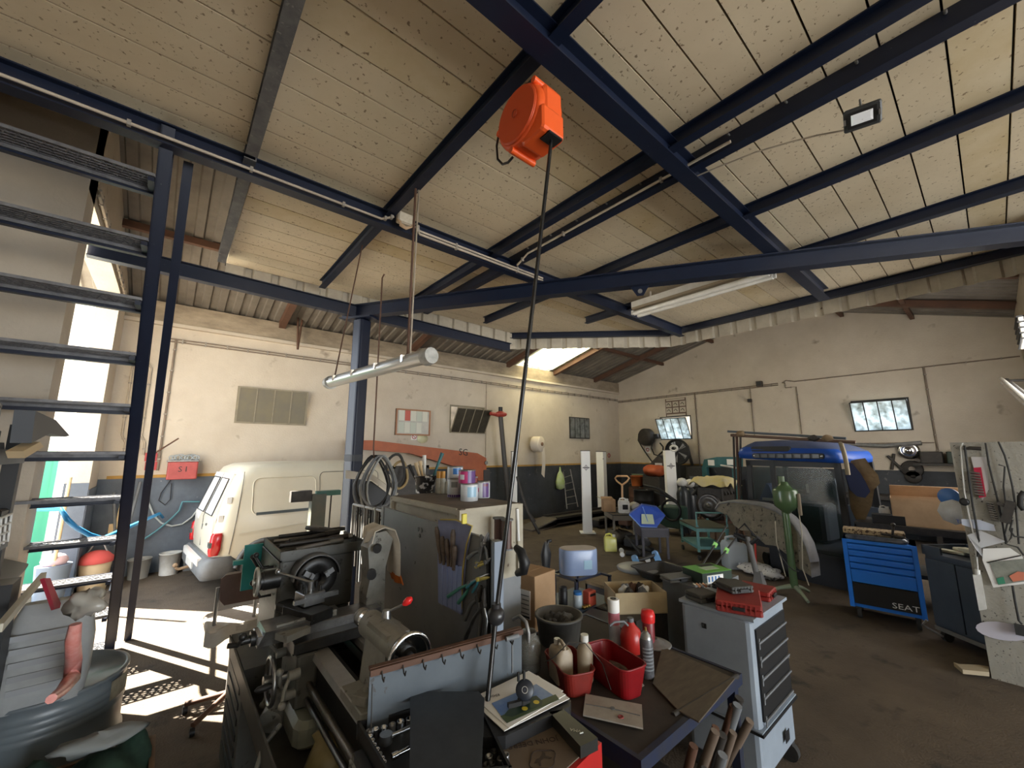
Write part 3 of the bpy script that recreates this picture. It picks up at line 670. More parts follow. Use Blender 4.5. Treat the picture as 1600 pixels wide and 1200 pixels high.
def stack(mb,levels,n=4,smooth=True,T=None,cap=(True,True)):
 "levels: (x0, x1, halfwidth, corner radius, z)"
 rings=[rr_ring(*l,n=n)for l in levels];N=len(rings[0]);vs=[p for r in rings for p in r]
 mb.add(vs,[(k*N+i,k*N+(i+1)%N,(k+1)*N+(i+1)%N,(k+1)*N+i)for k in range(len(rings)-1)for i in range(N)],smooth,T)
 if cap[0]:mb.add(rings[0],[tuple(range(N))[::-1]],False,T)
 if cap[1]:mb.add(rings[-1],[tuple(range(N))],False,T)
 return mb
def jerrycan(label,loc,rz,w_,d_,h_,m_,m_cap,group=None,m_lab=None,name='jerrycan',cat='jerrycan'):
 t=thing(name,label,cat,loc,rz,group)
 mb=MB();stack(mb,[(-w_/2*.96,w_/2*.96,d_/2*.96,.02,0),(-w_/2,w_/2,d_/2,.025,h_*.05),(-w_/2,w_/2,d_/2,.025,h_*.70),(-w_/2*.93,w_/2*.93,d_/2*.9,.03,h_*.80),(-w_/2*.9,-w_/2*.1,d_/2*.55,.02,h_*.86)]);mb.build('body',m_,t)
 mb=MB();mb.tube([(-w_*.38,0,h_*.82),(-w_*.36,0,h_*.96),(-w_*.05,0,h_*1.0),(w_*.12,0,h_*.97),(w_*.16,0,h_*.80)],w_*.07,8);mb.build('handle',m_,t)
 mb=MB();mb.cyl((w_*.32,0,h_*.78),(w_*.32,0,h_*.96),w_*.13,n=12);mb.build('cap',m_cap,t)
 if m_lab:mb=MB();mb.bb((-w_*.2,-d_/2-.002,h_*.25),(w_*.3,-d_/2+.001,h_*.58));mb.build('paper_label',m_lab,t)
 return t
def bucket(name,label,loc,r,h_,m_,cat='bucket',taper=.82,fill=None,handle=True,group=None):
 t=thing(name,label,cat,loc,0,group)
 mb=MB();mb.lathe([(r*taper,0),(r*.98,h_*.96),(r*1.04,h_*.96),(r*1.04,h_),(r*.96,h_),(r*(taper-.05),.02),(0.001,.02)],n=24,cap=False);mb.lathe([(0.001,0),(r*taper,0)],n=24,cap=False);mb.build('pail',m_,t)
 if handle:
  mb=MB();mb.tube([(r*1.03*math.cos(a),r*.35*math.sin(a)*1.0+0,h_*.9-r*.75*math.sin(a))for a in[PI*k/10 for k in range(11)]],.004,6);mb.build('handle',M_GALV,t)
 if fill:
  mb=MB();mb.lathe([(0.001,h_*.86),(r*.5,h_*.9),(r*.9,h_*.84)][::-1],n=18,cap=False);mb.build('contents',fill,t)
 return t
def drum(name,label,loc,r,h_,m_,cat='drum',group=None,lid=None,n=26):
 t=thing(name,label,cat,loc,0,group)
 mb=MB();pr=[(r,0)]
 for q in(.33,.66):pr+=[(r,h_*q-.02),(r+.012,h_*q),(r,h_*q+.02)]
 pr+=[(r,h_-.01),(r+.008,h_),(r-.012,h_),(r-.015,h_-.015),(0.001,h_-.015)]
 mb.lathe(pr,n=n,cap=False);mb.build('barrel',m_,t)
 mb=MB();mb.cyl((r*.6,0,h_-.015),(r*.6,0,h_+.005),.03,n=10);mb.build('bung',lid or M_GALV,t)
 return t
def open_box(name,label,loc,rz,w_,d_,h_,m_,flaps=(),cat='box',inside=None,th=.006,group=None):
 "open carton: four walls, a bottom and flaps given as (side, angle) with side 0:-y 1:+x 2:+y 3:-x"
 t=thing(name,label,cat,loc,rz,group);mb=MB()
 mb.bb((-w_/2,-d_/2,0),(w_/2,d_/2,th));mb.bb((-w_/2,-d_/2,0),(w_/2,-d_/2+th,h_));mb.bb((-w_/2,d_/2-th,0),(w_/2,d_/2,h_))
 mb.bb((-w_/2,-d_/2,0),(-w_/2+th,d_/2,h_));mb.bb((w_/2-th,-d_/2,0),(w_/2,d_/2,h_));mb.build('carton',m_,t)
 for(side,ang)in flaps:
  L_=(d_ if side in(0,2)else w_)*.45;W=w_ if side in(0,2)else d_
  mb=MB();mb.prism([(-W/2,0,0),(W/2,0,0),(W/2-.01,-L_,0),(-W/2+.01,-L_,0)],(0,0,th));f=mb.build('flap',m_,t)
  f.location={0:(0,-d_/2,h_),1:(w_/2,0,h_),2:(0,d_/2,h_),3:(-w_/2,0,h_)}[side]
  f.rotation_euler=(ang,0,{0:0,1:PI/2,2:PI,3:-PI/2}[side]);f.rotation_mode='XYZ'
 return t
def closed_box(name,label,loc,rz,w_,d_,h_,m_,tape=None,cat='box',group=None):
 t=thing(name,label,cat,loc,rz,group);mb=MB();mb.rbox((0,0,h_/2),(w_,d_,h_),.006);mb.build('carton',m_,t)
 if tape:mb=MB();mb.bb((-w_/2-.001,-.025,h_-.0005),(w_/2+.001,.025,h_+.001));mb.build('tape',tape,t)
 return t
M_CARD=mat('brown_cardboard',(.42,.27,.15),.85,col2=(.33,.205,.11),scale=5,amt=.7)
M_PAPER=mat('white_paper',(.80,.79,.76),.7)
M_RED=mat('red_paint',(.45,.02,.02),.4,col2=(.32,.015,.015),scale=8,amt=.7)
M_BLUEP=mat('bright_blue_paint',(.02,.20,.78),.35)
M_WPL=mat('white_plastic',(.70,.70,.68),.4,col2=(.55,.54,.50),scale=8,amt=.6)
M_DIRT=mat('oily_black',(.02,.018,.016),.6,col2=(.05,.042,.035),scale=18,amt=.8)
M_TYRE=mat('dusty_tyre',(.045,.042,.038),.85,col2=(.02,.02,.02),scale=10,amt=.8)
M_VAN=mat('ivory_van_paint',(.70,.66,.54),.28,col2=(.62,.58,.47),scale=1.5,amt=.7,spec=.6)
M_VANW=mat('white_van_panel',(.82,.82,.80),.25,spec=.6)
M_GREYP=mat('grey_bumper_plastic',(.17,.18,.19),.6,col2=(.12,.125,.13),scale=6,amt=.7)
M_TEAL=mat('teal_paint',(.035,.15,.16),.5,col2=(.02,.09,.10),scale=7,amt=.8)
M_TEALL=mat('pale_teal_paint',(.17,.38,.38),.5,col2=(.10,.26,.27),scale=9,amt=.8)
M_WOOD=mat('old_wood',(.22,.14,.085),.8,col2=(.10,.065,.04),scale=6,amt=.9,stretch=(1,1,.3))
M_PALEW=mat('pale_timber',(.62,.47,.28),.7)
van=thing('van','ivory panel van parked along the left wall behind the lathe','van',(.52,8.12,0),math.radians(5.5))
mb=MB()
stack(mb,[(.10,3.95,.78,.10,.30),(.02,4.08,.84,.22,.50),(0.0,4.08,.855,.25,.78),(.02,4.02,.86,.25,.95),(.05,3.35,.845,.22,1.08),(.14,3.05,.80,.2,1.40),(.22,2.75,.755,.2,1.62),(.29,2.60,.70,.22,1.75),(.42,2.45,.60,.25,1.815),(.8,2.2,.35,.2,1.835)],n=6)
mb.build('body_shell',M_VAN,van)
def van_side(x0,x1,z0_,z1_,off=.004):
 "points on the near flank"
 def hw(z):
  L=[(.30,.78),(.50,.84),(.78,.855),(.95,.86),(1.08,.845),(1.40,.80),(1.62,.755),(1.75,.70)]
  for(a,b),(c,d_)in zip(L,L[1:]):
   if a<=z<=c:return b+(d_-b)*(z-a)/(c-a)
  return .86
 return lambda x,z:(x,-hw(z)-off,z)
vs_=van_side(0,4,0,2)
def groove(pts,r=.006):mb_=MB();mb_.tube(pts,r,5);return mb_
seq=[]
def rr2(x0,x1,z0_,z1_,r,n=4):
 out=[]
 for(cx,cz,a0)in((x1-r,z1_-r,0),(x0+r,z1_-r,PI/2),(x0+r,z0_+r,PI),(x1-r,z0_+r,1.5*PI)):
  for k in range(n+1):a=a0+PI/2*k/n;out.append((cx+r*math.cos(a),cz+r*math.sin(a)))
 res=[]
 for i in range(len(out)):
  a,b=out[i],out[(i+1)%len(out)];L=math.hypot(a[0]-b[0],a[1]-b[1]);m_=max(1,int(L/.12))
  for k in range(m_):res.append((a[0]+(b[0]-a[0])*k/m_,a[1]+(b[1]-a[1])*k/m_))
 return res
M_SEAM=mat('panel_seam',(.16,.15,.13),.6)
mb=MB();mb.tube([vs_(x,z)for x,z in rr2(.46,1.38,1.06,1.60,.10)],.007,5,closed=True);mb.build('side_panel_outline',M_VAN,van)
mb=MB();mb.tube([vs_(x,z)for x,z in rr2(1.44,2.5,.48,1.66,.08)],.005,5,closed=True);mb.build('sliding_door_seam',M_SEAM,van)
mb=MB();mb.tube([vs_(.28-.0+.10*(1.6-z)*-1+.05,z)for z in[.55,.8,1.0,1.2,1.4,1.6,1.70]],.005,5);mb.build('rear_corner_seam',M_SEAM,van)
mb=MB();mb.prism([vs_(.52,1.055),vs_(1.42,1.055),vs_(1.42,1.095),vs_(.52,1.095)],(0,-.014,0));mb.build('door_rail',mat('rail_black',(.06,.075,.08),.4),van)
mb=MB();mb.prism([vs_(.32,.80),vs_(1.40,.86),vs_(1.40,.875),vs_(.32,.82)],(0,-.008,0));mb.build('swage_line',M_VAN,van)
mb=MB();stack(mb,[(-.06,.30,.80,.1,.22),(-.09,.36,.865,.14,.28),(-.09,.36,.875,.14,.46),(-.02,.33,.86,.14,.52)]);mb.build('rear_bumper',M_GREYP,van)
mb=MB();mb.bb((-.10,-.62,.40),(-.05,.62,.50));mb.build('bumper_inset',M_VANW,van)
mb=MB();mb.bb((-.105,-.26,.30),(-.088,.26,.40));mb.build('number_plate',M_WPL,van)
for sy in(-1,1):
 l=MB();stack(l,[(-.01,.10,.05,.03,.55),(-.02,.12,.06,.03,.62),(.0,.13,.06,.03,.82),(.02,.12,.05,.03,.85)]);
 l.v=[(x,y+sy*.80,z)for x,y,z in l.v];lo_=l.build('tail_light',mat('red_lens',(.55,.01,.015),.15,spec=.8),van)
 l=MB();l.box((-.008,sy*.80,.70),(.03,.116,.07));l.build('reversing_lens',mat('smoke_lens',(.10,.11,.11),.15),lo_)
rd=MB();rd.prism([(.055,-.70,.58),(.055,.70,.58),(.05,.72,1.02),(.26,.62,1.66),(.26,-.62,1.66),(.05,-.72,1.02)],(-.035,0,.008));rd.build('rear_doors',M_VANW,van)
for sy in(-1,1):
 q=MB();a,b=sy*.06,sy*.58;P4=[(.052,a,1.06),(.052,b,1.06),(.225,b*.93,1.58),(.225,a,1.58)]
 q.prism(P4,(-.035,0,.012));w1=q.build('rear_window',mat('white_blanked_glass',(.80,.82,.83),.1),van)
 q=MB();q.tube([Vector(p)+Vector((-.038,0,.012))for p in P4],.009,5,closed=True);q.build('window_rubber',M_RUBBER,w1)
q=MB();q.tube([(.01,0,.58),(.012,0,1.02),(.222,0,1.66)],.006,5);q.build('door_gap',M_SEAM,van)
q=MB();q.bb((.0,-.05,.82),(.03,-.02,.90));q.cyl((.016,-.3,.92),(.0,-.3,.92),.02,n=8);q.build('door_handle',M_GREYP,van)
for(hz)in(1.0,1.25):
 q=MB();q.bb((.06+.16*(hz-1)/.5,-.80,hz),(.12+.16*(hz-1)/.5,-.74,hz+.09));q.build('hinge',M_VANW,van)
q=MB();q.tube([(.0,0,.30),(-.22,0,.27),(-.25,0,.30)],.022,8);q.sphere((-.26,0,.335),.032,10,8);q.build('tow_hook',mat('rusty_hook',(.30,.20,.12),.6),van)
M_RIM=mat('dusty_rim',(.36,.32,.26),.5,.3,col2=(.24,.21,.17),scale=12,amt=.8)
for(wx,sy)in((.68,-1),(3.30,-1),(.68,1),(3.30,1)):
 y0_=sy*.80
 q=MB();q.lathe([(.16,-.09),(.25,-.095),(.295,-.075),(.31,-.04),(.31,.04),(.295,.075),(.25,.095),(.16,.09)],(wx,y0_-sy*.0,.31),(0,sy,0),n=28,cap=False);tw=q.build('tyre',M_TYRE,van)
 q=MB();q.lathe([(.185,.09),(.175,.07),(.12,.045),(.06,.055),(.001,.06)],(wx,y0_,.31),(0,sy,0),n=24,cap=False)
 for k in range(8):
  a=2*PI*k/8;q.sphere((wx+.135*math.cos(a),y0_+sy*.062,.31+.135*math.sin(a)),.012,6,4)
 q.build('wheel_rim',M_RIM,tw)
 q=MB();q.lathe([(.36,-.07),(.37,.055),(.385,.065),(.385,.02),(.40,-.02)],(wx,y0_,.33),(0,sy,0),n=28,cap=False);q.v=[v for v in q.v];
 ring=MB();pts=[(wx+.36*math.cos(a),sy*.862,.33+.36*math.sin(a))for a in[PI*k/14-.05 for k in range(15)]];ring.tube(pts,.03,6);ring.build('wheel_arch',M_GREYP,van)
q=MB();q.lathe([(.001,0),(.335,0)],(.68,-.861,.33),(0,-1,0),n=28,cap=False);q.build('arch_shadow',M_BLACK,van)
q=MB();q.bb((1.06,-.868,.24),(2.95,-.80,.42));q.build('sill_cladding',M_GREYP,van)
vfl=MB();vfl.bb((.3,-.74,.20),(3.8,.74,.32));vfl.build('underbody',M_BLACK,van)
q=MB();q.prism([(3.12,-.66,1.10),(3.12,.66,1.10),(2.66,.60,1.66),(2.66,-.60,1.66)],(.05,0,.04));q.build('windscreen',M_BLACK,van)
letters('Technic',.07,van.matrix_basis@Vector((-.004,-.40,.90)),(0,-1,0),(0,0,1),mat('badge_grey',(.3,.3,.32),.4),van,name='model_badge')if False else None
def W(u,v,o):return at(u,v,y=LW-o)
c=W(285,735,.12);sb=thing('red_wall_box','red wall box marked SI with grey cables coiled on top','box',(c.x,LW-.12,c.z-.17))
mb=MB();mb.rbox((0,0,.17),(.42,.20,.30),.02);mb.build('box_body',mat('faded_red',(.42,.07,.06),.5,col2=(.30,.05,.045),scale=7,amt=.7),sb)
mb=MB();mb.rbox((0,-.0,.335),(.45,.22,.03),.02);mb.build('lid',M_GALV,sb)
mb=MB()
for k in range(7):
 r=.045+.012*(k%3);mb.tube([(-.16+.055*k+r*math.cos(a),-.03+.02*(k%2),.39+r*.8*math.sin(a))for a in[2*PI*j/10 for j in range(10)]],.011,6,closed=True)
mb.build('coiled_cable',mat('cable_grey',(.34,.37,.38),.5),sb)
letters('S I',.13,(c.x,LW-.223,c.z+.02),(1,0,0),(0,0,1),M_BLACK,sb,name='marking')
mb=MB();p=[W(u,v,.05)for u,v in((268,748),(252,770),(248,782),(258,789),(266,780),(268,755))];mb.tube(p,.008,6);tag(mb.build('hanging_cable',M_BLACK),'thin black cable looping down under the red wall box','cable')
for(u,v)in((236,714),(236,728)):
 c=W(u,v,.02);t=thing('fire_sign','small red and white fire sign %s left of the red wall box'%('upper one' if v<720 else 'lower one'),'sign',(c.x,LW-.02,c.z-.07));mb=MB();mb.bb((-.08,-.004,0),(.08,.004,.14));mb.build('sign_plate',M_RED,t);mb=MB();mb.prism([(-.03,-.006,.03),(.03,-.006,.07),(-.03,-.006,.11)],(0,.002,0));mb.build('pictogram',M_PAPER,t)
mb=MB();p=[W(u,v,.06)for u,v in((228,762),(232,785),(240,805),(252,817),(268,822),(285,819),(300,808),(312,792),(318,780))];mb.tube(p,.016,7);tag(mb.build('air_line',mat('grey_hose',(.42,.46,.46),.5)),'pale grey hose sagging on the blue-grey dado','hose')
mb=MB();p=[W(u,v,.08)for u,v in((215,848),(232,838),(250,825),(268,810),(280,798),(285,784),(290,784),(312,784))];mb.tube(p,.014,7);tag(mb.build('air_line',mat('teal_hose',(.10,.28,.33),.5)),'teal hose running to the tap on the dado','hose')
mb=MB();p0=Vector((-.95,8.3,1.25));P=[at(95,795,x=-.7),at(105,812,x=-.62),at(120,825,x=-.58),at(140,836,x=-.5),at(160,842,x=-.40)];mb.tube([Vector((-1.3,P[0].y,P[0].z+.05))]+P+[Vector((0.0,8.9,P[-1].z-.15)),Vector((.05,9.3,.9))],.022,8);tag(mb.build('air_line',mat('bright_blue_hose',(.03,.30,.62),.4)),'bright blue hose slung across the gateway behind the stair','hose')
for k,xx in enumerate((-.62,-.54,-.46,-.38)):
 conduit('gateway_pipe',[(xx-.15,LW-.04,3.7),(xx-.12,LW-.04,3.62),(xx,LW-.04,3.45),(xx,LW-.04,2.28),(xx+.06,LW-.04,2.15),(xx+.06,LW-.04,1.95)],.014,label=['leftmost','second','third','rightmost'][k]+' of four vertical pipes in the gateway corner',clips=.45)['group']='gateway corner pipes'
conduit('gateway_pipe',[(DWX+.03,9.2,4.5),(DWX+.03,5.4,4.56)],.016,label='horizontal pipe run over the gateway lintel',clips=.3,two=.06)
p,q=W(237,711,.03),W(279,685,.25);mb=MB();mb.tube([p,q],.012,6);tag(mb.build('wall_bracket',M_RUST),'thin rusty bracket rod above the red wall box','bracket')
bucket('pail','pale dirty bucket with a wire handle at the foot of the dado',(.22,9.12,0),.15,.34,M_WPL,fill=M_DIRT)
bucket('pail','grey round tub left of the pale bucket',(-.16,9.15,0),.15,.30,mat('stone_grey',(.33,.33,.31),.7),handle=False,fill=M_DIRT)
jerrycan('grey plastic canister between the pale bucket and the van',(.50,9.22,0),.0,.20,.16,.36,M_GREYP,M_BLACK)
cn=thing('waste_bin','cream waste bin with a red cloth tucked under its lid','bin',(-.64,8.75,0))
mb=MB();mb.lathe([(.15,0),(.18,.42),(.17,.44)],n=20);mb.build('bin_body',mat('cream_bin',(.60,.47,.30),.6),cn)
mb=MB();mb.lathe([(.20,.40),(.20,.46),(.12,.54),(.05,.56)],n=12);mb.build('red_cloth',mat('red_cloth',(.55,.08,.07),.8),cn)
mb=MB();mb.tube([(-.12,0,.50),(-.05,0,.64),(.06,0,.64),(.12,0,.50)],.012,6);mb.build('handle',M_GALV,cn)
def stick(name,lab,a,b,r,m_,cat='stick',head=None,hm=None):
 t=thing(name,lab,cat,tuple(a));mb=MB();mb.tube([Vector(a),Vector(b)],r,8);mb.build('handle',m_,t,world=True)
 if head:mb=MB();d=(Vector(b)-Vector(a)).normalized();mb.box(Vector(a)+Vector((0,0,head[2]/2)),head);mb.build('head',hm or M_BLACK,t,world=True)
 return t
stick('broom','long pale wooden broom leaning in the gateway',at(80,905,x=-.97),at(110,745,x=-.95),.020,M_PALEW,'broom')
stick('wooden_lath','pale upright lath with a square foot in the gateway corner',(-.52,9.2,.62),(-.47,9.3,1.45),.02,M_PALEW,'lath',head=(.14,.02,.25),hm=M_PALEW)
stick('steel_bar','dark steel bar leaning in the gateway corner',(-.40,9.0,.05),(-.60,9.3,1.35),.018,M_GREYP,'bar')
stick('steel_bar','second dark bar beside the cream waste bin',(-.42,8.5,.02),(-.30,9.3,1.5),.022,M_GREYP,'bar')
bb=thing('blue_bin','slate-blue bin with a knotted cloth on top by the gateway jamb','bin',(-.98,8.1,0));mb=MB();mb.lathe([(.13,0),(.17,.55)],n=18);mb.build('bin_body',mat('slate_blue',(.16,.20,.26),.5),bb);mb=MB();mb.sphere((0,0,.60),.13,12,8,sc=(1,1,.7));mb.build('cloth',mat('pinkish_cloth',(.6,.42,.44),.9),bb)
gs=thing('green_fence','green corrugated fence sheets outside the gateway','fence',(-2.4,8.9,0))
for k in range(6):
 mb=MB();x=-1.3-.38*k;mb.bb((x-.36,9.55,-.16),(x,9.58,2.0));mb.bb((x-.05,9.52,-.16),(x,9.60,2.0));mb.build('fence_sheet',mat('green_sheet',(.03,.27,.17),.5),gs,world=True)
bd=thing('white_building','sunlit white building across the yard outside the gateway','building',(-5,26,0))
mb=MB();mb.bb((-9.5,26,-.16),(-2.9,31,5.4));mb.build('wall',mat('white_render',(.85,.83,.78),.8),bd,world=True)
for wx in(-4.1,-6.0):
 mb=MB();mb.bb((wx-.5,25.93,2.5),(wx+.5,26.0,3.9));wn=mb.build('window',mat('far_glass',(.35,.40,.42),.2),bd,world=True);mb=MB();mb.bb((wx-.6,25.86,2.38),(wx+.6,25.95,2.48));mb.build('sill',M_WHITE,wn,world=True)
rb=thing('tiled_house','house with a red tiled roof beyond the yard','building',(-6,38,0))
mb=MB();mb.bb((-16,38,-.16),(-3.4,46,6.2));mb.build('wall',mat('cream_render',(.72,.62,.50),.8),rb,world=True)
M_TILE=mat('red_tile',(.50,.12,.06),.7,col2=(.36,.08,.05),scale=2,amt=.8)
for r_ in range(9):
 mb=MB();y=37.6+.55*r_;z=6.2+.30*r_;mb.prism([(-16,y,z),(-3.2,y,z),(-3.2,y+.62,z+.30),(-16,y+.62,z+.30)],(0,0,.10))
 mb.build('tile_course',M_TILE,rb,world=True)
yl=MB();yl.bb((-1.55,9.7,-.16),(-1.35,14,5.2));tag(yl.build('yard_wall',mat('pale_render',(.72,.70,.64),.8),kind='structure'),'pale rendered wall running away outside the gateway','wall')
c0,c1_=W(619,638,.03),W(671,681,.03)
nb=thing('notice_board','wood-framed notice board full of papers on the left wall','notice board',((c0.x+c1_.x)/2,LW-.03,c1_.z))
w_,h_=c1_.x-c0.x,c0.z-c1_.z
mb=MB();mb.bb((-w_/2,-.01,0),(w_/2,.02,h_));mb.build('backing',mat('board_grey',(.50,.49,.44),.3,col2=(.4,.39,.35),scale=5,amt=.6),nb)
mb=MB()
for a,b in(((-w_/2,-.03,0),(-w_/2+.035,.02,h_)),((w_/2-.035,-.03,0),(w_/2,.02,h_)),((-w_/2+.035,-.03,0),(w_/2-.035,.02,.035)),((-w_/2+.035,-.03,h_-.035),(w_/2-.035,.02,h_))):mb.bb(a,b)
mb.build('frame',mat('board_wood',(.34,.16,.08),.6),nb)
for i in range(5):
 for j in range(2):
  if(i,j)==(4,0):continue
  mb=MB();x=-w_/2+.07+i*(w_-.14)/5;z=.06+j*h_*.46;mb.bb((x+.008,-.014,z),(x+(w_-.14)/5-.01,-.011,z+h_*.40));mb.build('paper_sheet',mat('notice_red',(.5,.12,.09),.7)if(i,j)==(1,1)else mat('notice_paper%d'%((i+j)%2),((.62,.62,.54)if(i+j)%2 else(.50,.54,.47)),.7),nb)
c=W(647,683,.02);t=thing('no_smoking_sign','small no-smoking sign below the notice board','sign',(c.x,LW-.02,c.z-.07));mb=MB();mb.bb((-.08,-.004,0),(.08,.004,.16));mb.build('sign_plate',M_PAPER,t)
mb=MB();mb.tube([(.055*math.cos(a),-.008,.08+.055*math.sin(a))for a in[2*PI*k/16 for k in range(16)]],.008,5,closed=True);mb.tube([(-.035,-.008,.115),(.035,-.008,.045)],.007,5);mb.build('red_ring',M_RED,t)
c=W(660,684,.02);t=thing('oval_notice','oval cream notice below the right corner of the notice board','sign',(c.x,LW-.02,c.z-.12));mb=MB();mb.lathe([(.001,0),(.13,0),(.13,.004),(.001,.004)],(0,0,.10),(0,-1,0),n=20,cap=False,sx=1.2,sy=.9);mb.build('sign_plate',mat('cream_notice',(.6,.57,.36),.6),t)
t=thing('hanging_strap','pair of rusty straps meeting in a V against the left wall above the van','strap',tuple(at(465,549,y=9.15)))
for(u,v)in((466,466),(477,468)):mb=MB();mb.tube([at(u,v,y=9.15),at(465,546,y=9.15)],.022,5);mb.build('strap_leg',M_RUST,t,world=True)
def cw(u,v,y=8.85):return at(u,v,y=y)
P=[cw(545,688),cw(583,688),cw(746,708),cw(760,716),cw(760,752),cw(748,752),cw(742,738),cw(640,708),cw(560,702),cw(545,703)]
ca=thing('crane_arm','orange steel crane arm marked SG standing along the left wall','crane',(P[3].x,8.9,0))
M_ORS=mat('faded_orange_steel',(.42,.115,.045),.55,col2=(.30,.08,.035),scale=4,amt=.8)
mb=MB();mb.prism(P,(0,.16,0));mb.build('arm',M_ORS,ca,world=True)
mb=MB();p=P[4];mb.bb((p.x-.10,8.83,0.0),(p.x+.10,9.03,p.z+.3));mb.build('mast',mat('dark_mast',(.05,.045,.045),.5),ca,world=True)
mb=MB();mb.cyl((P[3].x-.03,8.83,P[3].z-.12),(P[3].x-.03,8.80,P[3].z-.12),.05,n=12);mb.build('pivot',M_GALV,ca,world=True)
mb=MB();mb.tube([cw(556,690),cw(553,705),cw(550,716)],[.09,.07,.05],10);mb.sphere(cw(550,712),.10,12,8);mb.build('hook_block',mat('dark_red_block',(.28,.03,.03),.4),ca,world=True)
lp=cw(724,707);letters('SG',.24,lp+Vector((0,-.006,0)),(1,0,-.07),(0,0,1),M_BLACK,ca,name='marking')
ep=thing('workshop_press_column','dark pipe column with a red valve wheel on top by the wall','column',(cw(793,783,8.8).x,8.8,0))
a,b=cw(782,650,8.8),cw(794,783,8.8);mb=MB();mb.tube([b,a],.065,12);mb.build('pipe',mat('dark_iron',(.06,.052,.045),.5),ep,world=True)
mb=MB();mb.lathe([(.06,-.08),(.16,-.05),(.19,0),(.16,.04),(.07,.08)],a+Vector((0,0,.05)),n=20);mb.tube([a+Vector((-.35,0,.05)),a+Vector((0,0,.03))],.05,8);mb.build('valve_wheel',mat('red_valve',(.38,.05,.035),.5),ep,world=True)
mb=MB();mb.cyl(a+Vector((0,0,.1)),a+Vector((0,0,.25)),.06,n=10);mb.build('cap_nut',M_BLACK,ep,world=True)
c=at(840,694,y=LW-.27);pr=thing('paper_roll','big cream wiping-paper roll on the left wall, its end hanging down','paper roll',(c.x,LW-.27,c.z-.22))
mb=MB();mb.lathe([(.05,-.14),(.23,-.14),(.24,-.12),(.24,.12),(.23,.14),(.05,.14)],(0,0,.22),(.35,-1,0),n=28,cap=False);mb.build('roll',mat('cream_paper',(.68,.60,.50),.8),pr)
mb=MB();mb.cyl((.06,-.17,.22),(-.05,.14,.22),.055,n=12);mb.cyl((-.05,.14,.22),(-.05,.268,.22),.02,n=8);mb.build('core',mat('card_core',(.22,.12,.07),.8),pr)
mb=MB();mb.grid(lambda u,v:(.06+.13*u+.02*math.sin(v*3),-.10-.02*math.sin(v*4),.12-v*(.80+.12*u)),3,8);mb.build('paper_end',mat('cream_paper2',(.62,.56,.48),.8),pr)
la_=thing('metal_ladder','thin metal ladder leaning on the dark dado','ladder',(10.4,9.2,0))
A0,A1_,B0,B1_=at(886,795,y=9.05),at(880,737,y=9.33),at(903,792,y=9.05),at(891,733,y=9.33)
mb=MB();mb.tube([A0,A1_],.02,6);mb.build('stile',M_GALV,la_,world=True);mb=MB();mb.tube([B0,B1_],.02,6);mb.build('stile',M_GALV,la_,world=True)
for k in range(5):mb=MB();t_=(k+.6)/5.5;mb.tube([A0.lerp(A1_,t_),B0.lerp(B1_,t_)],.014,6);mb.build('rung',M_GALV,la_,world=True)
c=at(880,750,y=9.25);gb=thing('green_bag','bright green bag hanging on the dark dado','bag',(c.x-.12,9.27,c.z-.30));mb=MB();mb.lathe([(.03,0),(.17,.05),(.19,.25),(.12,.48),(.04,.60),(.02,.72)],n=14,sx=1,sy=.6);mb.build('bag_body',mat('lime_plastic',(.38,.52,.10),.5,col2=(.55,.60,.45),scale=9,amt=.9),gb)
M_POST=mat('white_lift_post',(.88,.87,.83),.5,spots=(.12,.12,.12),spot_scale=6,spot_lo=.72,spot_hi=.76)
def post(lab,x,y,w_,d_,h_,rz,marks=True):
 t=thing('lift_post',lab,'lift post',(x,y,0),rz,'white lift posts');mb=MB();mb.bb((-w_/2,-d_/2,.02),(w_/2,-d_/2+.03,h_));mb.bb((-w_/2,-d_/2+.03,.02),(-w_/2+.03,d_/2,h_));mb.bb((w_/2-.03,-d_/2+.03,.02),(w_/2,d_/2,h_));mb.build('post_channel',M_POST,t)
 mb=MB();mb.box((0,0,.01),(w_*1.7,d_*1.9,.02));mb.build('base_plate',M_POST,t)
 mb=MB();mb.box((0,.0,h_+.008),(w_*1.05,d_*1.05,.016));mb.build('top_plate',M_DIRT,t)
 if marks:mb=MB();mb.box((0,-d_/2-.002,h_-.42),(w_*.8,.004,.02));mb.tube([(0,-d_/2-.003,h_-.34),(0,-d_/2-.003,h_-.5)],.006,4);mb.tube([(.05*math.cos(a),-d_/2-.003,h_-.42+.05*math.sin(a))for a in[2*PI*k/10 for k in range(10)]],.005,4,closed=True);mb.build('stencil_mark',M_BLACK,t)
 return t
post('tallest-looking white lift post with a black stencil mark in mid hall',8.28,6.88,.22,.18,2.02,-.75)
p2=at(941,793,z=0);p2=Vector((11.3,8.70,0));post('white lift post behind, near the corner barrels',11.3,8.70,.26,.22,2.0,-1.4,False)
p3=at(1046,720,x=10.6);post('white lift post in front of the black fan',10.6,p3.y,.26,.2,2.04,-.75)
p4=at(803,720,y=8.75);post('narrow white lift post behind the hanging hose',p4.x,8.75,.14,.2,2.0,-.5,False)
rm=thing('lift_ramp','long dark runway of the vehicle lift beside the left dado','lift ramp',(9.8,8.4,0))
mb=MB();mb.bb((8.2,7.85,.10),(12.2,8.40,.20));mb.bb((8.2,7.85,.06),(12.2,7.89,.26));mb.bb((8.2,8.36,.06),(12.2,8.40,.26));mb.build('runway',M_DIRT,rm,world=True)
mb=MB();mb.prism([(8.2,7.85,.2),(8.2,8.40,.2),(7.3,8.40,0),(7.3,7.85,0)],(0,0,.03));mb.build('ramp_plate',mat('worn_plate',(.10,.085,.07),.6),rm,world=True)
rm2=thing('lift_ramp','second runway of the vehicle lift, behind the white lift post','lift ramp',(10,6.9,0))
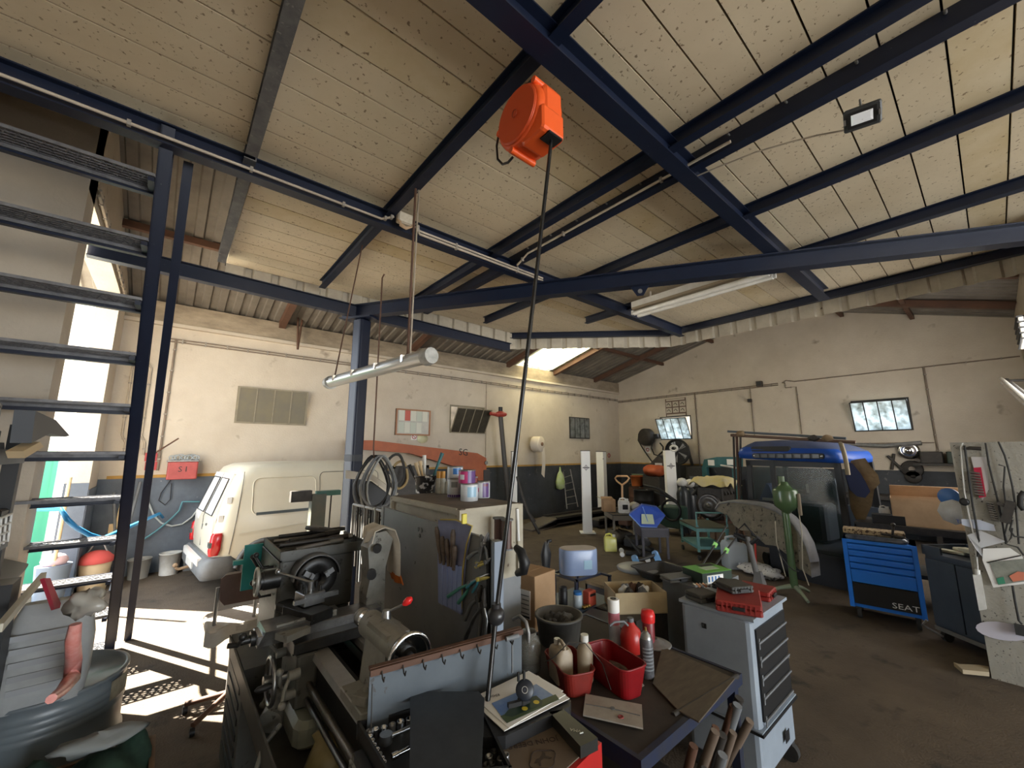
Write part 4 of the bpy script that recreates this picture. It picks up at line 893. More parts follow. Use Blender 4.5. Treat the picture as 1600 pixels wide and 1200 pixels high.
mb=MB();mb.bb((8.9,6.95,.10),(10.6,7.45,.20));mb.bb((8.9,6.95,.02),(10.6,6.99,.26));mb.build('runway',M_DIRT,rm2,world=True);mb=MB();mb.box((9.2,7.2,.05),(.2,.5,.1));mb.box((10.3,7.2,.05),(.2,.5,.1));mb.build('runway_support',M_DIRT,rm2,world=True)
for(u,v,w_,d_,rz,lab)in((845,822,1.1,.75,.3,'rust-brown flat metal sheet on the floor by the lift'),(868,815,.9,.5,-.2,'dark flat metal sheet on the floor left of the white post')):
 p=at(u,v,z=0);mb=MB();mb.box((p.x,p.y,.012+(.008 if w_>1 else .03)),(w_,d_,.015),rz=rz,rx=.0 if w_>1 else .04);tag(mb.build('metal_sheet',mat('brown_plate' if w_>1 else 'dark_plate',(.15,.11,.08)if w_>1 else(.05,.048,.045),.7,col2=(.08,.06,.05)if w_>1 else(.03,.03,.03),scale=5,amt=.8)),lab,'metal sheet')
mb=MB();mb.tube([at(815,770,y=7.9),at(828,810,y=7.6)],.035,6);mb.tube([at(812,782,y=7.9),at(836,815,y=7.5)],.03,6);mb.tube([at(808,745,y=8),at(822,795,y=7.6),Vector((7.2,7.5,.02))],.04,6);tag(mb.build('swing_arm',M_DIRT),'dark swing arm of the lift lying behind the hanging hose','lift arm')
def F(u,v,x=FWX-.03):return at(u,v,x=x)
c0,c1_=F(1039,624),F(1073,649)
t=thing('tool_sign','old brown and white sign with six tool pictures above the bright leaning window','sign',(FWX-.02,(c0.y+c1_.y)/2,c1_.z));w_=c0.y-c1_.y;h_=c0.z-c1_.z
mb=MB();mb.bb((-.005,-w_/2,0),(.005,w_/2,h_));mb.build('sign_plate',mat('sign_brown',(.12,.07,.05),.6),t)
for i in range(3):
 for j in range(2):
  mb=MB();y=w_/2-w_*(i+.5)/3;z=h_*(.20+.34*j);mb.bb((-.009,y-w_*.14,z),(-.004,y+w_*.14,z+h_*.28));fl_=mb.build('picture_field',mat('sign_cream',(.48,.42,.34),.7),t)
  mb=MB();zc_=z+h_*.14;mb.tube([(-.012,y-w_*.08,zc_-h_*.07),(-.012,y,zc_+h_*.06),(-.012,y+w_*.09,zc_-.02)],.012,4);mb.build('pictogram',M_BLACK,fl_,world=False)
for z in(.02,.88):
 mb=MB();mb.bb((-.009,-w_*.45,z*h_),(-.004,w_*.45,z*h_+h_*.10));mb.build('caption_strip',mat('sign_cream',(.48,.42,.34)),t)
c=F(1010,683,FWX-.2);t=thing('wall_hose_reel','black hose reel on the far wall with its hose hanging in a loop','hose reel',(FWX-.2,c.y,c.z-.28))
mb=MB();mb.lathe([(.10,-.12),(.30,-.12),(.31,-.10),(.31,.10),(.30,.12),(.10,.12)],(0,0,.28),(-1,.25,0),n=26,cap=True);mb.build('drum_casing',M_DIRT,t)
mb=MB();mb.bb((-.02,-.42,.22),(.18,-.28,.38));mb.bb((0,-.1,.1),(.2,.1,.5));mb.build('mounting_arm',M_BLACK,t)
mb=MB();mb.tube([F(u,v,FWX-.2)for u,v in((998,678),(997,688),(1004,700),(1012,712),(1019,722),(1026,732),(1032,745))],.022,6);mb.tube([F(u,v,FWX-.2)for u,v in((1019,690),(1018,700),(1022,710),(1028,712),(1036,705),(1036,698),(1031,692))],.026,6);mb.build('hanging_hose',M_RUBBER,t,world=True)
c=F(1012,703);t=thing('far_sign','small red-edged white sign under the black wall reel','sign',(FWX-.02,c.y,c.z-.12));mb=MB();mb.bb((-.006,-.10,0),(.006,.10,.24));mb.build('sign_plate',M_PAPER,t);mb=MB();mb.tube([(-.01,.055*math.cos(a),.13+.055*math.sin(a))for a in[2*PI*k/12 for k in range(12)]],.014,4,closed=True);mb.build('red_ring',M_RED,t)
c=at(951,712,y=LW-.02);t=thing('left_sign','small red-edged sign on the left wall near the corner','sign',(c.x,LW-.02,c.z-.15));mb=MB();mb.bb((-.12,-.006,0),(.12,.006,.30));mb.build('sign_plate',mat('sign_cream',(.48,.42,.34)),t);mb=MB();mb.tube([(.07*math.cos(a),-.01,.16+.07*math.sin(a))for a in[2*PI*k/12 for k in range(12)]],.016,4,closed=True);mb.build('red_ring',M_RED,t)
c=F(1420,704,FWX-.08);t=thing('wheel_disc','shiny round wheel disc hung on the far wall above the shelf','hub cap',(FWX-.08,c.y,c.z-.16));mb=MB();mb.lathe([(.001,.06),(.05,.06),(.07,.03),(.12,.05),(.19,.03),(.20,0)][::-1],(0,0,.16),(-1,0,0),n=26,cap=False,sx=1.0);mb.build('disc',M_CHROME,t)
for(u,v,r,lab)in((1425,733,.20,'dark round disc on the far wall under the shelf'),(1427,745,.15,'smaller black ring below the dark round disc')):
 c=F(u,v,FWX-.06);t=thing('wall_disc',lab,'disc',(FWX-.06,c.y,c.z-r));mb=MB();mb.lathe([(r*.3,.02),(r*.9,.02),(r,0),(r*.3,0)],(0,0,r),(-1,0,0),n=20,cap=False);mb.build('disc',M_DIRT,t)
a,b=F(1428,727,FWX-.3),F(1482,710,FWX-.3)
t=thing('wall_shelf','black shelf of parts high on the far wall beside the partition','shelf',(FWX-.2,(a.y+b.y)/2,a.z));mb=MB();mb.bb((FWX-.45,b.y-1.0,a.z),(FWX-.02,a.y,a.z+.05));mb.build('shelf_board',M_DIRT,t,world=True)
for k in range(3):mb=MB();y=a.y-.15-.42*k;mb.rbox((FWX-.22,y-.15,a.z+.05+.13),(.3,.36,.26),.03);tag(mb.build('parts_case',[M_DIRT,mat('dark_green_case',(.03,.045,.035),.6),M_DIRT][k]),['black case at the left end of the far wall shelf','dark green case in the middle of the far wall shelf','black case at the partition end of the far wall shelf'][k],'case')
mb=MB();mb.tube([F(1322,694,FWX-.1),F(1382,697,FWX-.1),F(1440,692,FWX-.1)],.05,8);tag(mb.build('wall_pipe',M_GALV),'thick pale pipe along the far wall behind the hub cap','pipe')
for(u,v,lab)in((1397,722,'pair of dark pliers hanging on the far wall'),):
 mb=MB();c=F(u,v,FWX-.05);mb.tube([c+Vector((0,.1,.15)),c,c+Vector((0,-.12,-.16))],.03,6);mb.tube([c+Vector((0,-.02,.2)),c+Vector((0,.06,-.18))],.03,6);tag(mb.build('hanging_pliers',M_DIRT),lab,'pliers')
mb=MB();c=F(1340,708,FWX-.05);mb.tube([c+Vector((0,.1*math.cos(a),.12*math.sin(a)))for a in[2*PI*k/8 for k in range(8)]],.02,5,closed=True);tag(mb.build('hanging_ring',M_DIRT),'small black ring hanging on the far wall behind the cab','ring')
t=thing('far_bench','dark low workbench along the far wall beside the cab','workbench',(12.9,2.0,0))
mb=MB();mb.bb((12.55,-.5,.92),(13.35,3.9,1.0));mb.build('bench_top',M_DIRT,t,world=True)
for y in(-.3,1.0,2.4,3.8):mb=MB();mb.bb((12.6,y-.04,0),(12.68,y+.04,.92));mb.build('leg',M_DIRT,t,world=True)
mb=MB();mb.bb((12.7,-.4,.3),(13.3,3.8,.9));mb.build('drawer_block',M_BLACK,t,world=True)
for(x,y,r,h,m_,lab)in((11.9,7.75,.27,.85,M_RUST,'rust-brown open drum in the far left corner'),(11.0,6.95,.29,.88,M_BLACK,'shiny black drum standing in front of the corner goods'),(12.8,8.3,.3,.9,M_DIRT,'dark drum at the very back of the corner'),(12.6,7.45,.3,.95,M_DIRT,'dark drum behind the shiny black drum')):
 drum('oil_drum',lab,(x,y,0),r,h,m_)
for(x,y,z,r,h,m_,lab)in((11.9,7.75,.90,.2,.32,mat('orange_pail',(.5,.13,.03),.5),'orange pail with a white label on the brown drum'),(12.8,8.3,.92,.2,.3,mat('pale_green_tub',(.30,.36,.20),.6),'pale green tub on the rearmost drum'),(12.6,7.45,.97,.22,.32,M_BLACK,'black pail on the drum behind the shiny one')):
 bucket('pail',lab,(x,y,z),r,h,m_,handle=False)
def lumpy(name,lab,c,s,m_,cat,seed=0,n=14,m=9,amp=.22):
 rnd=random.Random(seed);ph=[rnd.uniform(0,6.28)for _ in range(8)]
 mb=MB();vs=[]
 for j in range(m+1):
  p=PI*j/m
  for i in range(n):
   a=2*PI*i/n;k=1+amp*(math.sin(2*a+ph[0])*math.sin(3*p+ph[1])*.6+math.sin(5*a+ph[2]+2*p)*.35*math.sin(p)+math.sin(3*a+ph[3])*.3*math.sin(p))
   vs.append((s[0]*k*math.sin(p)*math.cos(a),s[1]*k*math.sin(p)*math.sin(a),s[2]*(1-k*math.cos(p))if j else 0.0))
 mn=min(v[2]for v in vs);vs=[(c[0]+x,c[1]+y,c[2]+z-mn)for x,y,z in vs]
 mb.add(vs,[(j*n+i,j*n+(i+1)%n,(j+1)*n+(i+1)%n,(j+1)*n+i)for j in range(m)for i in range(n)],True)
 o=mb.build(name,m_);tag(o,lab,cat);return o
lumpy('tarpaulin','crumpled orange tarpaulin on the corner goods',(11.55,6.88,1.25),(.30,.38,.17),mat('orange_tarp',(.42,.09,.03),.6),'tarpaulin',3)
mb=MB();mb.bb((11.32,6.6,0),(11.75,7.15,1.25));tag(mb.build('crate',M_DIRT),'black crate holding up the crumpled orange tarpaulin','crate')
for(x,y,w_,h,lab,sd)in((13.05,6.25,.5,1.55,'tall black machine housing behind the lift post',1),):
 t=thing('machine_housing',lab,'machine',(x,y,0));mb=MB();mb.rbox((0,0,h/2),(w_,w_*1.2,h),.05);mb.build('housing',M_DIRT,t);mb=MB();mb.bb((-w_/2-.01,-.15,h*.6),(-w_/2,.15,h*.8));mb.build('front_panel',M_GREYP,t)
c=at(1029,724,x=11.8);t=thing('dark_hopper','black hopper with a pale label beside the white lift post','hopper',(11.8,c.y,c.z-.25));mb=MB();mb.prism([(0,-.35,0),(0,.35,0),(0,.35,.2),(0,0,.5),(0,-.35,.2)],(.3,0,0));mb.build('hopper_body',M_DIRT,t);mb=MB();mb.bb((-.006,-.12,.08),(0,.12,.26));mb.build('paper_label',mat('grey_label',(.45,.45,.44)),t)
mb=MB();mb.bb((11.8,c.y-.35,0),(12.1,c.y+.35,c.z-.25));tag(mb.build('crate',M_DIRT),'black crate under the dark hopper','crate')
c=at(1059,706,x=12.7);t=thing('pedestal_fan','large black pedestal fan below the bright leaning window','fan',(12.7,c.y,0))
mb=MB();mb.tube([(12.7+0*1,c.y,0.02),(12.7,c.y,c.z)],.03,8);mb.lathe([(.25,0),(.24,.04),(.05,.06)],(12.7,c.y,0),n=18);mb.build('stand',M_BLACK,t,world=True)
R=.40
mb=MB();mb.tube([(12.66,c.y+R*math.cos(a),c.z+R*math.sin(a))for a in[2*PI*k/28 for k in range(28)]],.03,6,closed=True)
for k in range(10):a=2*PI*k/10;mb.tube([(12.62,c.y+.06*math.cos(a),c.z+.06*math.sin(a)),(12.66,c.y+R*math.cos(a),c.z+R*math.sin(a))],.008,4)
mb.lathe([(R,0),(R*.7,.10),(.1,.12)],(12.68,c.y,c.z),(1,0,0),n=24,cap=True);mb.build('cage',M_BLACK,t,world=True)
for k in range(5):
 mb=MB();a=2*PI*k/5;mb.prism([(12.67,c.y+.05*math.cos(a-.5),c.z+.05*math.sin(a-.5)),(12.65,c.y+R*.86*math.cos(a-.28),c.z+R*.86*math.sin(a-.28)),(12.69,c.y+R*.86*math.cos(a+.28),c.z+R*.86*math.sin(a+.28)),(12.69,c.y+.05*math.cos(a+.5),c.z+.05*math.sin(a+.5))],(.008,0,0));mb.build('blade',mat('fan_blade',(.32,.32,.33),.3),t,world=True)
c=at(1052,704,x=10.35);mb=MB();mb.tube([(10.35,c.y-.02+.10*math.cos(a),c.z+.06+.07*math.sin(a))for a in[2*PI*k/12 for k in range(12)]],.028,6,closed=True);tag(mb.build('cable_coil',M_WHITE),'small white cable coil on top of the lift post by the fan','cable')
for(u,v,x,lab,top)in((1068,745,10.2,'dark gas bottle with a white cap cloth behind the teal trolley',1.15),(1080,745,10.6,'second dark gas bottle, partly behind the first',1.1)):
 c=at(u,790,x=x);t=thing('gas_bottle',lab,'gas bottle',(x,c.y,0));mb=MB();mb.lathe([(.14,0),(.15,.03),(.15,top-.2),(.11,top-.08),(.04,top)],n=20);mb.build('cylinder',mat('bottle_black',(.03,.035,.04),.35),t);mb=MB();mb.lathe([(.05,top-.02),(.10,top),(.13,top+.08),(.08,top+.17),(.01,top+.19)],n=12);mb.build('white_cap',M_WPL,t)
 mb=MB();mb.cyl((0,0,top-.05),(0,0,top+.1),.03,n=8);mb.build('valve',M_GALV,t)
stick('leaning_bar','dark flat bar leaning on the far wall right of the fan',at(1090,760,x=12.9),at(1074,697,x=13.3),.05,M_DIRT,'bar')
a,b=at(1094,760,x=12.4),at(1150,714,x=12.4)
t=thing('teal_machine','teal sheet-metal machine with white labels by the far wall','machine',(12.4,(a.y+b.y)/2,0))
mb=MB();P=[at(u,v,x=12.3)for u,v in((1097,730),(1100,718),(1120,714),(1150,714),(1150,730))];mb.prism(P,(.5,0,0));mb.build('hood',M_TEAL,t,world=True)
for u in(1100,1147):mb=MB();p=at(u,730,x=12.3);mb.bb((12.3,p.y-.07,0),(12.45,p.y+.07,p.z));mb.build('leg',M_TEAL,t,world=True)
for(u,v)in((1111,723),(1141,722)):mb=MB();p=at(u,v,x=12.28);mb.bb((12.275,p.y-.09,p.z-.08),(12.30,p.y+.09,p.z+.08));mb.build('paper_label',M_PAPER,t,world=True)
mb=MB();p,q=at(1126,727,x=12.2),at(1150,731,x=12.2);mb.tube([p,q],.03,6);mb.build('handwheel_arm',M_WPL,t,world=True)
mb=MB();mb.bb((12.6,b.y,0),(12.9,a.y,1.2));mb.build('machine_back',M_BLACK,t,world=True)
c=at(1110,790,x=9.0)
t=thing('engine','black engine block on a stand under a yellowish cloth','engine',(9.3,c.y,0))
mb=MB();mb.rbox((9.35,c.y,.98),(.75,.55,.55),.05);mb.rbox((9.3,c.y+.02,1.27),(.6,.42,.22),.04);mb.rbox((9.4,c.y-.02,.66),(.55,.4,.2),.06)
for k in range(4):mb.cyl((9.1+.17*k,c.y+.2,1.30),(9.1+.17*k,c.y+.42,1.05),.035,n=8);mb.cyl((9.1+.15*k,c.y-.3,1.1),(9.1+.15*k,c.y-.2,1.3),.03,n=8)
mb.build('block',M_DIRT,t,world=True)
mb=MB();mb.lathe([(.05,.03),(.12,.03),(.13,.01),(.20,.01),(.23,.03),(.25,0),(.26,-.08)][::-1],(8.95,c.y,c.z),(-1,0,0),n=28,cap=False);mb.lathe([(.001,.05),(.05,.05),(.05,0)][::-1],(8.95,c.y,c.z),(-1,0,0),n=14,cap=False);mb.build('flywheel',mat('dull_flywheel',(.17,.16,.15),.4,.6,col2=(.08,.075,.07),scale=12,amt=.8),t,world=True)
mb=MB();mb.lathe([(.27,0),(.31,0),(.31,.06),(.27,.06)],(8.98,c.y,c.z),(1,0,0),n=18,cap=False);mb.build('bell_housing',M_DIRT,t,world=True)
for(dx,dy)in((-.15,-.25),(-.15,.25),(.55,-.25),(.55,.25)):mb=MB();mb.tube([(9.2+dx,c.y+dy,.66),(9.2+dx*1.2,c.y+dy*1.3,0.01)],.025,6);mb.build('leg',M_RUST,t,world=True)
mb=MB();mb.bb((8.98,c.y-.32,.52),(9.85,c.y+.32,.57));mb.build('stand_frame',M_RUST,t,world=True)
def drape(name,lab,c,sx,sy,drop,m_,cat,seed=1,rz=0,n=16):
 rnd=random.Random(seed);ph=[rnd.uniform(0,6)for _ in range(6)]
 def fn(u,v):
  x,y=(u-.5)*2,(v-.5)*2;r=max(abs(x),abs(y));d=max(0,r-.62)/.38
  z=.03*math.sin(4*x+ph[0])*math.cos(3*y+ph[1])+.02*math.sin(9*x+ph[2]+5*y)-drop*d*d*(1+.35*math.sin(7*x+ph[3]+6*y))
  X=sx*x*(1-.06*d);Y=sy*y*(1-.06*d);return(c[0]+X*math.cos(rz)-Y*math.sin(rz),c[1]+X*math.sin(rz)+Y*math.cos(rz),c[2]+z)
 mb=MB();mb.grid(fn,n,n,thick=.008);o=mb.build(name,m_);tag(o,lab,cat);return o
drape('yellow_cloth','dirty yellow and cream cloth draped over the engine',(9.3,c.y,1.44),.46,.42,.14,mat('yellow_cloth',(.74,.60,.18),.8,col2=(.70,.64,.50),scale=5,amt=.9),'cloth',4)
def tube_table(name,lab,cat,corners,ztop,zlow,m_top,m_leg,r=.02,shelf=True,wheels=False,group=None,skirt=.06):
 (x0,y0),(x1,y1)=corners;t=thing(name,lab,cat,((x0+x1)/2,(y0+y1)/2,0),0,group)
 mb=MB();mb.bb((x0,y0,ztop-.025),(x1,y1,ztop));mb.build('table_top',m_top,t,world=True)
 if skirt:mb=MB();mb.bb((x0,y0,ztop-.025-skirt),(x0+.02,y1,ztop-.025));mb.bb((x1-.02,y0,ztop-.025-skirt),(x1,y1,ztop-.025));mb.bb((x0,y0,ztop-.025-skirt),(x1,y0+.02,ztop-.025));mb.bb((x0,y1-.02,ztop-.025-skirt),(x1,y1,ztop-.025));mb.build('skirt',m_leg,t,world=True)
 zb_=.10 if wheels else 0.0
 for x in(x0+.03,x1-.03):
  for y in(y0+.03,y1-.03):
   mb=MB();mb.box((x,y,(ztop-.025+zb_)/2+0),(2*r,2*r,ztop-.025-zb_));mb.v=[(a,b,c_+zb_/2)for a,b,c_ in mb.v];lg=mb.build('leg',m_leg,t,world=True)
   if wheels:mb=MB();mb.cyl((x-.015,y,.05),(x+.015,y,.05),.05,n=14);mb.build('caster',M_RUBBER,lg,world=True)
 if shelf:mb=MB();mb.bb((x0+.01,y0+.01,zlow-.02),(x1-.01,y1-.01,zlow+.03));mb.build('shelf',m_leg,t,world=True)
 return t
tr_=tube_table('teal_trolley','pale teal steel trolley on casters in the middle of the hall','trolley',((-.30,-.45),(.30,.45)),.60,.22,mat('olive_board',(.10,.10,.07),.6),M_TEALL,wheels=True)
p=at(1062,868,z=0);tr_.location=(p.x+.42,p.y-.30,0);tr_.rotation_euler[2]=-.75
mb=MB();mb.tube([(-.28+.0,-.43,.58),(-.28,-.43,.86),(.28,-.43,.86),(.28,-.43,.58)],.018,6);mb.build('push_handle',M_TEALL,tr_)
q=tube_table('stacking_table','dark low metal table holding a carton and a white canister','table',((-.36,-.42),(.36,.42)),.64,.2,M_DIRT,mat('dull_steel_leg',(.17,.15,.12),.6),shelf=False,skirt=.10);p=at(978,832,x=8.2);q.location=(8.15,p.y,0);q.rotation_euler[2]=-.7;TA=q
q2=tube_table('steel_stool','dark purple-grey steel stool carrying the blue tool bag','stool',((-.26,-.28),(.26,.28)),.56,.2,mat('purple_grey',(.085,.08,.10),.5),mat('purple_grey_leg',(.06,.055,.07),.5),shelf=False,skirt=.14);p=at(1018,845,x=7.45);q2.location=(7.45,p.y,0);q2.rotation_euler[2]=-.75
ob=open_box('small_carton','small open brown carton on the dark low table',(TA.location.x-.16,TA.location.y+.30,.64),-.7,.28,.24,.27,M_CARD,((0,1.9),(3,-.4),(2,-.3)))
jerrycan('white canister with a black label beside the small carton',(TA.location.x-.10,TA.location.y-.08,.64),-.75,.24,.18,.32,M_WPL,M_WPL,m_lab=M_BLACK)
lumpy('plastic_bag','clear crumpled plastic bag behind the white canister',(TA.location.x+.12,TA.location.y-.22,.645),(.13,.13,.11),mat('cloudy_plastic',(.35,.33,.29),.3),'bag',11)
p=at(949,861,z=0);jerrycan('yellow-filled canister standing on the floor in front of the dark table',(p.x+.08,p.y-.02,0),-.75,.24,.19,.33,mat('yellow_fluid',(.72,.68,.06),.25,col2=(.74,.72,.35),scale=2.5,amt=.5),M_WPL)
bp=q2.location
t=thing('blue_tool_bag','bright blue folded bag with a pale printed label on the steel stool','bag',(bp.x-.05,bp.y+.05,.56),-.9)
mb=MB();P=[(-.34,-.12,.22),(-.14,-.16,.02),(.16,-.16,.0),(.34,-.12,.22),(.20,-.06,.36),(-.08,-.05,.40)]
mb.prism(P,(.02,.26,0));mb.build('bag_body',mat('royal_blue_cloth',(.015,.09,.52),.5,col2=(.01,.05,.35),scale=6,amt=.8),t)
mb=MB();mb.prism([(-.12,-.172,.06),(.12,-.172,.06),(.10,-.150,.24),(-.11,-.150,.24)],(0,-.006,0));mb.build('printed_label',mat('pale_green_label',(.50,.58,.42),.6),t)
mb=MB();mb.tube([(-.34,-.13,.22),(-.14,-.17,.01),(.17,-.17,0)],.012,5);mb.tube([(-.08,-.16,.38),(.0,-.17,.1)],.008,5);mb.build('piping',mat('light_blue_edge',(.2,.35,.75),.5),t)
c=at(972,795,x=9.4);t=thing('pallet_jack','cream loop-handled pallet jack behind the small carton','pallet jack',(9.4,c.y,0));M_CR=mat('cream_orange_paint',(.66,.40,.22),.5)
hp=[at(u,v,x=9.4)for u,v in((972,758),(964,752),(961,747),(964,744),(980,744),(983,747),(980,752),(972,758))]
mb=MB();mb.tube(hp,.024,8);mb.tube([hp[0],at(973,800,x=9.4)],.026,8);mb.build('handle',M_CR,t,world=True)
mb=MB();mb.rbox((9.5,c.y,.28),(.22,.3,.4),.04);mb.bb((9.6,c.y-.28,.06),(10.5,c.y-.12,.14));mb.bb((9.6,c.y+.12,.06),(10.5,c.y+.28,.14));mb.tube([(9.4,c.y,.4),at(973,800,x=9.4)],.03,6);mb.build('fork_frame',M_RUST,t,world=True)
for s in(-.1,.1):mb=MB();mb.cyl((9.5,c.y+s-.02,.08),(9.5,c.y+s+.02,.08),.08,n=14);mb.build('wheel',M_RUBBER,t,world=True)
mb=MB();t=thing('trolley_jack','black trolley jack with small white wheels on the floor before the stool','trolley jack',tuple(at(1000,868,z=0)))
p0,p1=at(978,864,z=.07),at(1022,868,z=.07);mb.tube([p0,p1],.05,8);p2_,p3_=at(988,853,z=.1),at(1020,860,z=.1);mb.tube([p2_,p3_],.05,8);mb.tube([at(978,838,z=.35),at(1002,866,z=.1)],.03,6);mb.box(at(990,845,z=.16),(.5,.3,.14),rz=.4);mb.build('jack_frame',M_BLACK,t,world=True)
for(u,v)in((972,866),(971,860),(1012,875)):mb=MB();p=at(u,v,z=.045);mb.cyl(p-Vector((.02,.02,0)),p+Vector((.02,.02,0)),.045,n=12);mb.build('wheel',M_WPL,t,world=True)
lumpy('oily_parts','heap of oily black parts under the dark low table',tuple(at(968,852,z=0)),(.30,.26,.14),M_DIRT,'parts',21,amp=.5)
lumpy('oily_parts','grey metal parts lying beside the black trolley jack',tuple(at(1005,855,z=0)),(.16,.14,.10),mat('grey_scrap',(.14,.14,.15),.5),'parts',22,amp=.5)
gm=at(1045,800,x=9.6);t=thing('green_machine','dark green pump machine with a ring hose behind the blue bag','machine',(9.8,gm.y,0));mb=MB();mb.rbox((9.8,gm.y,.42),(.5,.55,.5),.06);mb.build('pump_body',mat('deep_green',(.03,.08,.06),.5),t,world=True);mb=MB();mb.tube([(9.5,gm.y-.12+.24*math.cos(a),.60+.24*math.sin(a))for a in[2*PI*k/18 for k in range(18)]],.03,6,closed=True);mb.tube([(9.5,gm.y-.3,.8),(9.5,gm.y+.2,1.1),(9.5,gm.y+.6,1.15)],.035,6);mb.tube([(9.52,gm.y-.2,.85),(9.5,gm.y+.3,1.0)],.025,6);mb.build('ring_hose',M_BLACK,t,world=True)
for k in range(4):mb=MB();mb.tube([(9.6+.12*k,gm.y+.26*(-1)**k,.2),(9.6+.13*k,gm.y+.3*(-1)**k,0)],.02,6);mb.build('leg',M_DIRT,t,world=True)
c=at(1600,520,x=9.5);t=thing('grille_lamp','white lamp with black grille bars high at the right picture edge','lamp',tuple(c));mb=MB();mb.rbox((c.x,c.y,c.z),(.9,.10,.34),.02);mb.build('lamp_tray',M_GLASSD,t,world=True)
for k in range(5):mb=MB();mb.bb((c.x-.47,c.y+.05,c.z-.17+.08*k),(c.x+.47,c.y+.065,c.z-.15+.08*k));mb.bb((c.x-.475,c.y-.06,c.z-.17+.08*k),(c.x-.46,c.y+.06,c.z-.15+.08*k));mb.build('grille_bar',M_BLACK,t,world=True)
mb=MB();mb.bb((c.x-.02,RW,c.z-.02),(c.x+.02,c.y,c.z+.02));mb.build('wall_arm',M_BLACK,t,world=True)
t=thing('bare_tube_lamp','twin bare tube lamp slanting out of the right picture edge','lamp',tuple(at(1585,615,x=9)));a,b=at(1566,598,x=11.0),at(1612,640,x=7.6)
for k in(0,1):mb=MB();o_=Vector((0,0,.07*k));mb.cyl(a+o_,b+o_,.026,n=10);mb.build('tube',M_GLASSD,t,world=True)
mb=MB();mb.cyl(a+Vector((0,-.05,.035)),b+Vector((0,-.05,.035)),.04,n=8);mb.tube([a+Vector((0,-.05,.03)),Vector((a.x,RW,a.z))],.02,6);mb.build('lamp_rail',M_DIRT,t,world=True)
CL,CR=Vector((7.95,2.97,0)),Vector((7.72,1.49,0));cw_=(CR-CL).length;ca_=math.atan2(CR.y-CL.y,CR.x-CL.x)
cab=thing('tractor_cab','dark-glazed tractor cab with a bright blue roof and grey mudguard, standing on the floor','tractor cab',tuple((CL+CR)/2),ca_)
M_CABB=mat('cab_blue',(.012,.075,.38),.35);M_CABG=mat('cab_dust',(.10,.12,.20),.6,col2=(.05,.08,.2),scale=3,amt=.8)
H=cw_/2
def cb(mb,name,m_,parent=None,**k):return mb.build(name,m_,parent or cab,**k)
for(x0,x1)in((-H+.02,-H+.10),(H-.10,H-.02)):
 for yy in(0,1.25):
  mb=MB();mb.prism([(x0,yy,.55),(x1,yy,.55),(x1*.95,yy,1.84),(x0*.95,yy,1.84)],(0,.06,0));cb(mb,'pillar',M_BLACK)
mb=MB();mb.prism([(-.28,-.005,.4),(-.21,-.005,.4),(-.23,-.005,1.84),(-.30,-.005,1.84)],(0,.05,0));cb(mb,'pillar',M_BLACK)
mb=MB();mb.bb((-H+.05,0,1.76),(H-.08,.05,1.86));mb.bb((-H+.04,0,1.10),(-.25,.05,1.18));mb.bb((-.28,0,.40),(H-.06,.05,.46));cb(mb,'window_surround',M_BLACK)
mb=MB();mb.prism([(-H+.09,.02,1.18),(-.28,.02,1.16),(-.29,.02,1.76),(-H+.12,.02,1.76)],(0,.008,0));cb(mb,'rear_side_pane',glassy('cab_glass_left',(.02,.04,.04),.30,.2))
mb=MB();P=[(-.21,.02,.46),(H-.12,.02,.46),(H-.09,.02,1.2),(H-.17,.02,1.70),(H-.30,.02,1.76),(-.22,.02,1.76)];mb.prism(P,(0,.008,0));dr=cb(mb,'door_pane',glassy('cab_glass_door',(.015,.035,.028),.48,.22))
mb=MB();mb.bb((-H+.05,1.20,.5),(H-.05,1.30,1.1));mb.bb((-H+.1,.1,.42),(H-.1,1.2,.5));mb.rbox((.0,.7,.85),(.5,.5,.6),.08);mb.rbox((.05,.95,1.25),(.48,.14,.6),.06);cb(mb,'seat_and_console',mat('cab_inside',(.07,.09,.12),.6))
mb=MB();mb.bb((-H+.05,.04,.40),(-.3,.10,1.12));mb.bb((-.25,.03,.0),(H-.05,1.2,.42));mb.bb((-H+.2,.2,0),(H-.1,1.1,.45));cb(mb,'lower_body',mat('cab_lower',(.012,.014,.02),.6))
mb=MB();mb.prism([(-H+.14,.12,1.14),(-.34,.12,1.14),(-.4,.12,1.42),(-H+.3,.12,1.46)],(0,.3,0));cb(mb,'blue_overalls_heap',mat('blue_overalls',(.08,.11,.22),.9))
mb=MB();mb.box((.18,.12,1.42),(.035,.01,.13));mb.box((-H+.32,.11,1.19),(.2,.02,.05));cb(mb,'paper_tag',M_WPL)
mb=MB();stack(mb,[(-H+.06,H-.02,.56,.10,1.83),(-H-.03,H+.02,.64,.13,1.84),(-H-.04,H+.03,.66,.14,1.92),(-H-.01,H+.0,.65,.15,2.0),(-H+.03,H-.06,.62,.16,2.04)],n=6)
mb.v=[(x,y+.50,z+.05*((H-x)/cw_))for x,y,z in mb.v];cb(mb,'roof',M_CABB)
mb=MB();stack(mb,[(-H-.0,H-.01,.645,.16,2.01),(-H+.03,H-.10,.60,.30,2.08),(-H+.14,H-.28,.52,.28,2.14),(-H+.5,H-.6,.3,.2,2.17)],n=6);mb.v=[(x,y+.52,z+.05*((H-x)/cw_))for x,y,z in mb.v];cb(mb,'roof_crown',M_CABG)
mb=MB();stack(mb,[(-H+.22,.12,.05,.05,0),(-H+.24,.10,.04,.04,.015)],n=5,T=Matrix.Translation((0,-.13,2.045))@Matrix.Rotation(PI/2-.35,4,'X'));cb(mb,'roof_recess',mat('recess_grey',(.04,.042,.045),.7))
mb=MB();mb.rbox((.05,-.165,1.935),(1.06,.03,.085),.03,axis=1)
lb_=cb(mb,'vent_bar',M_BLACK)
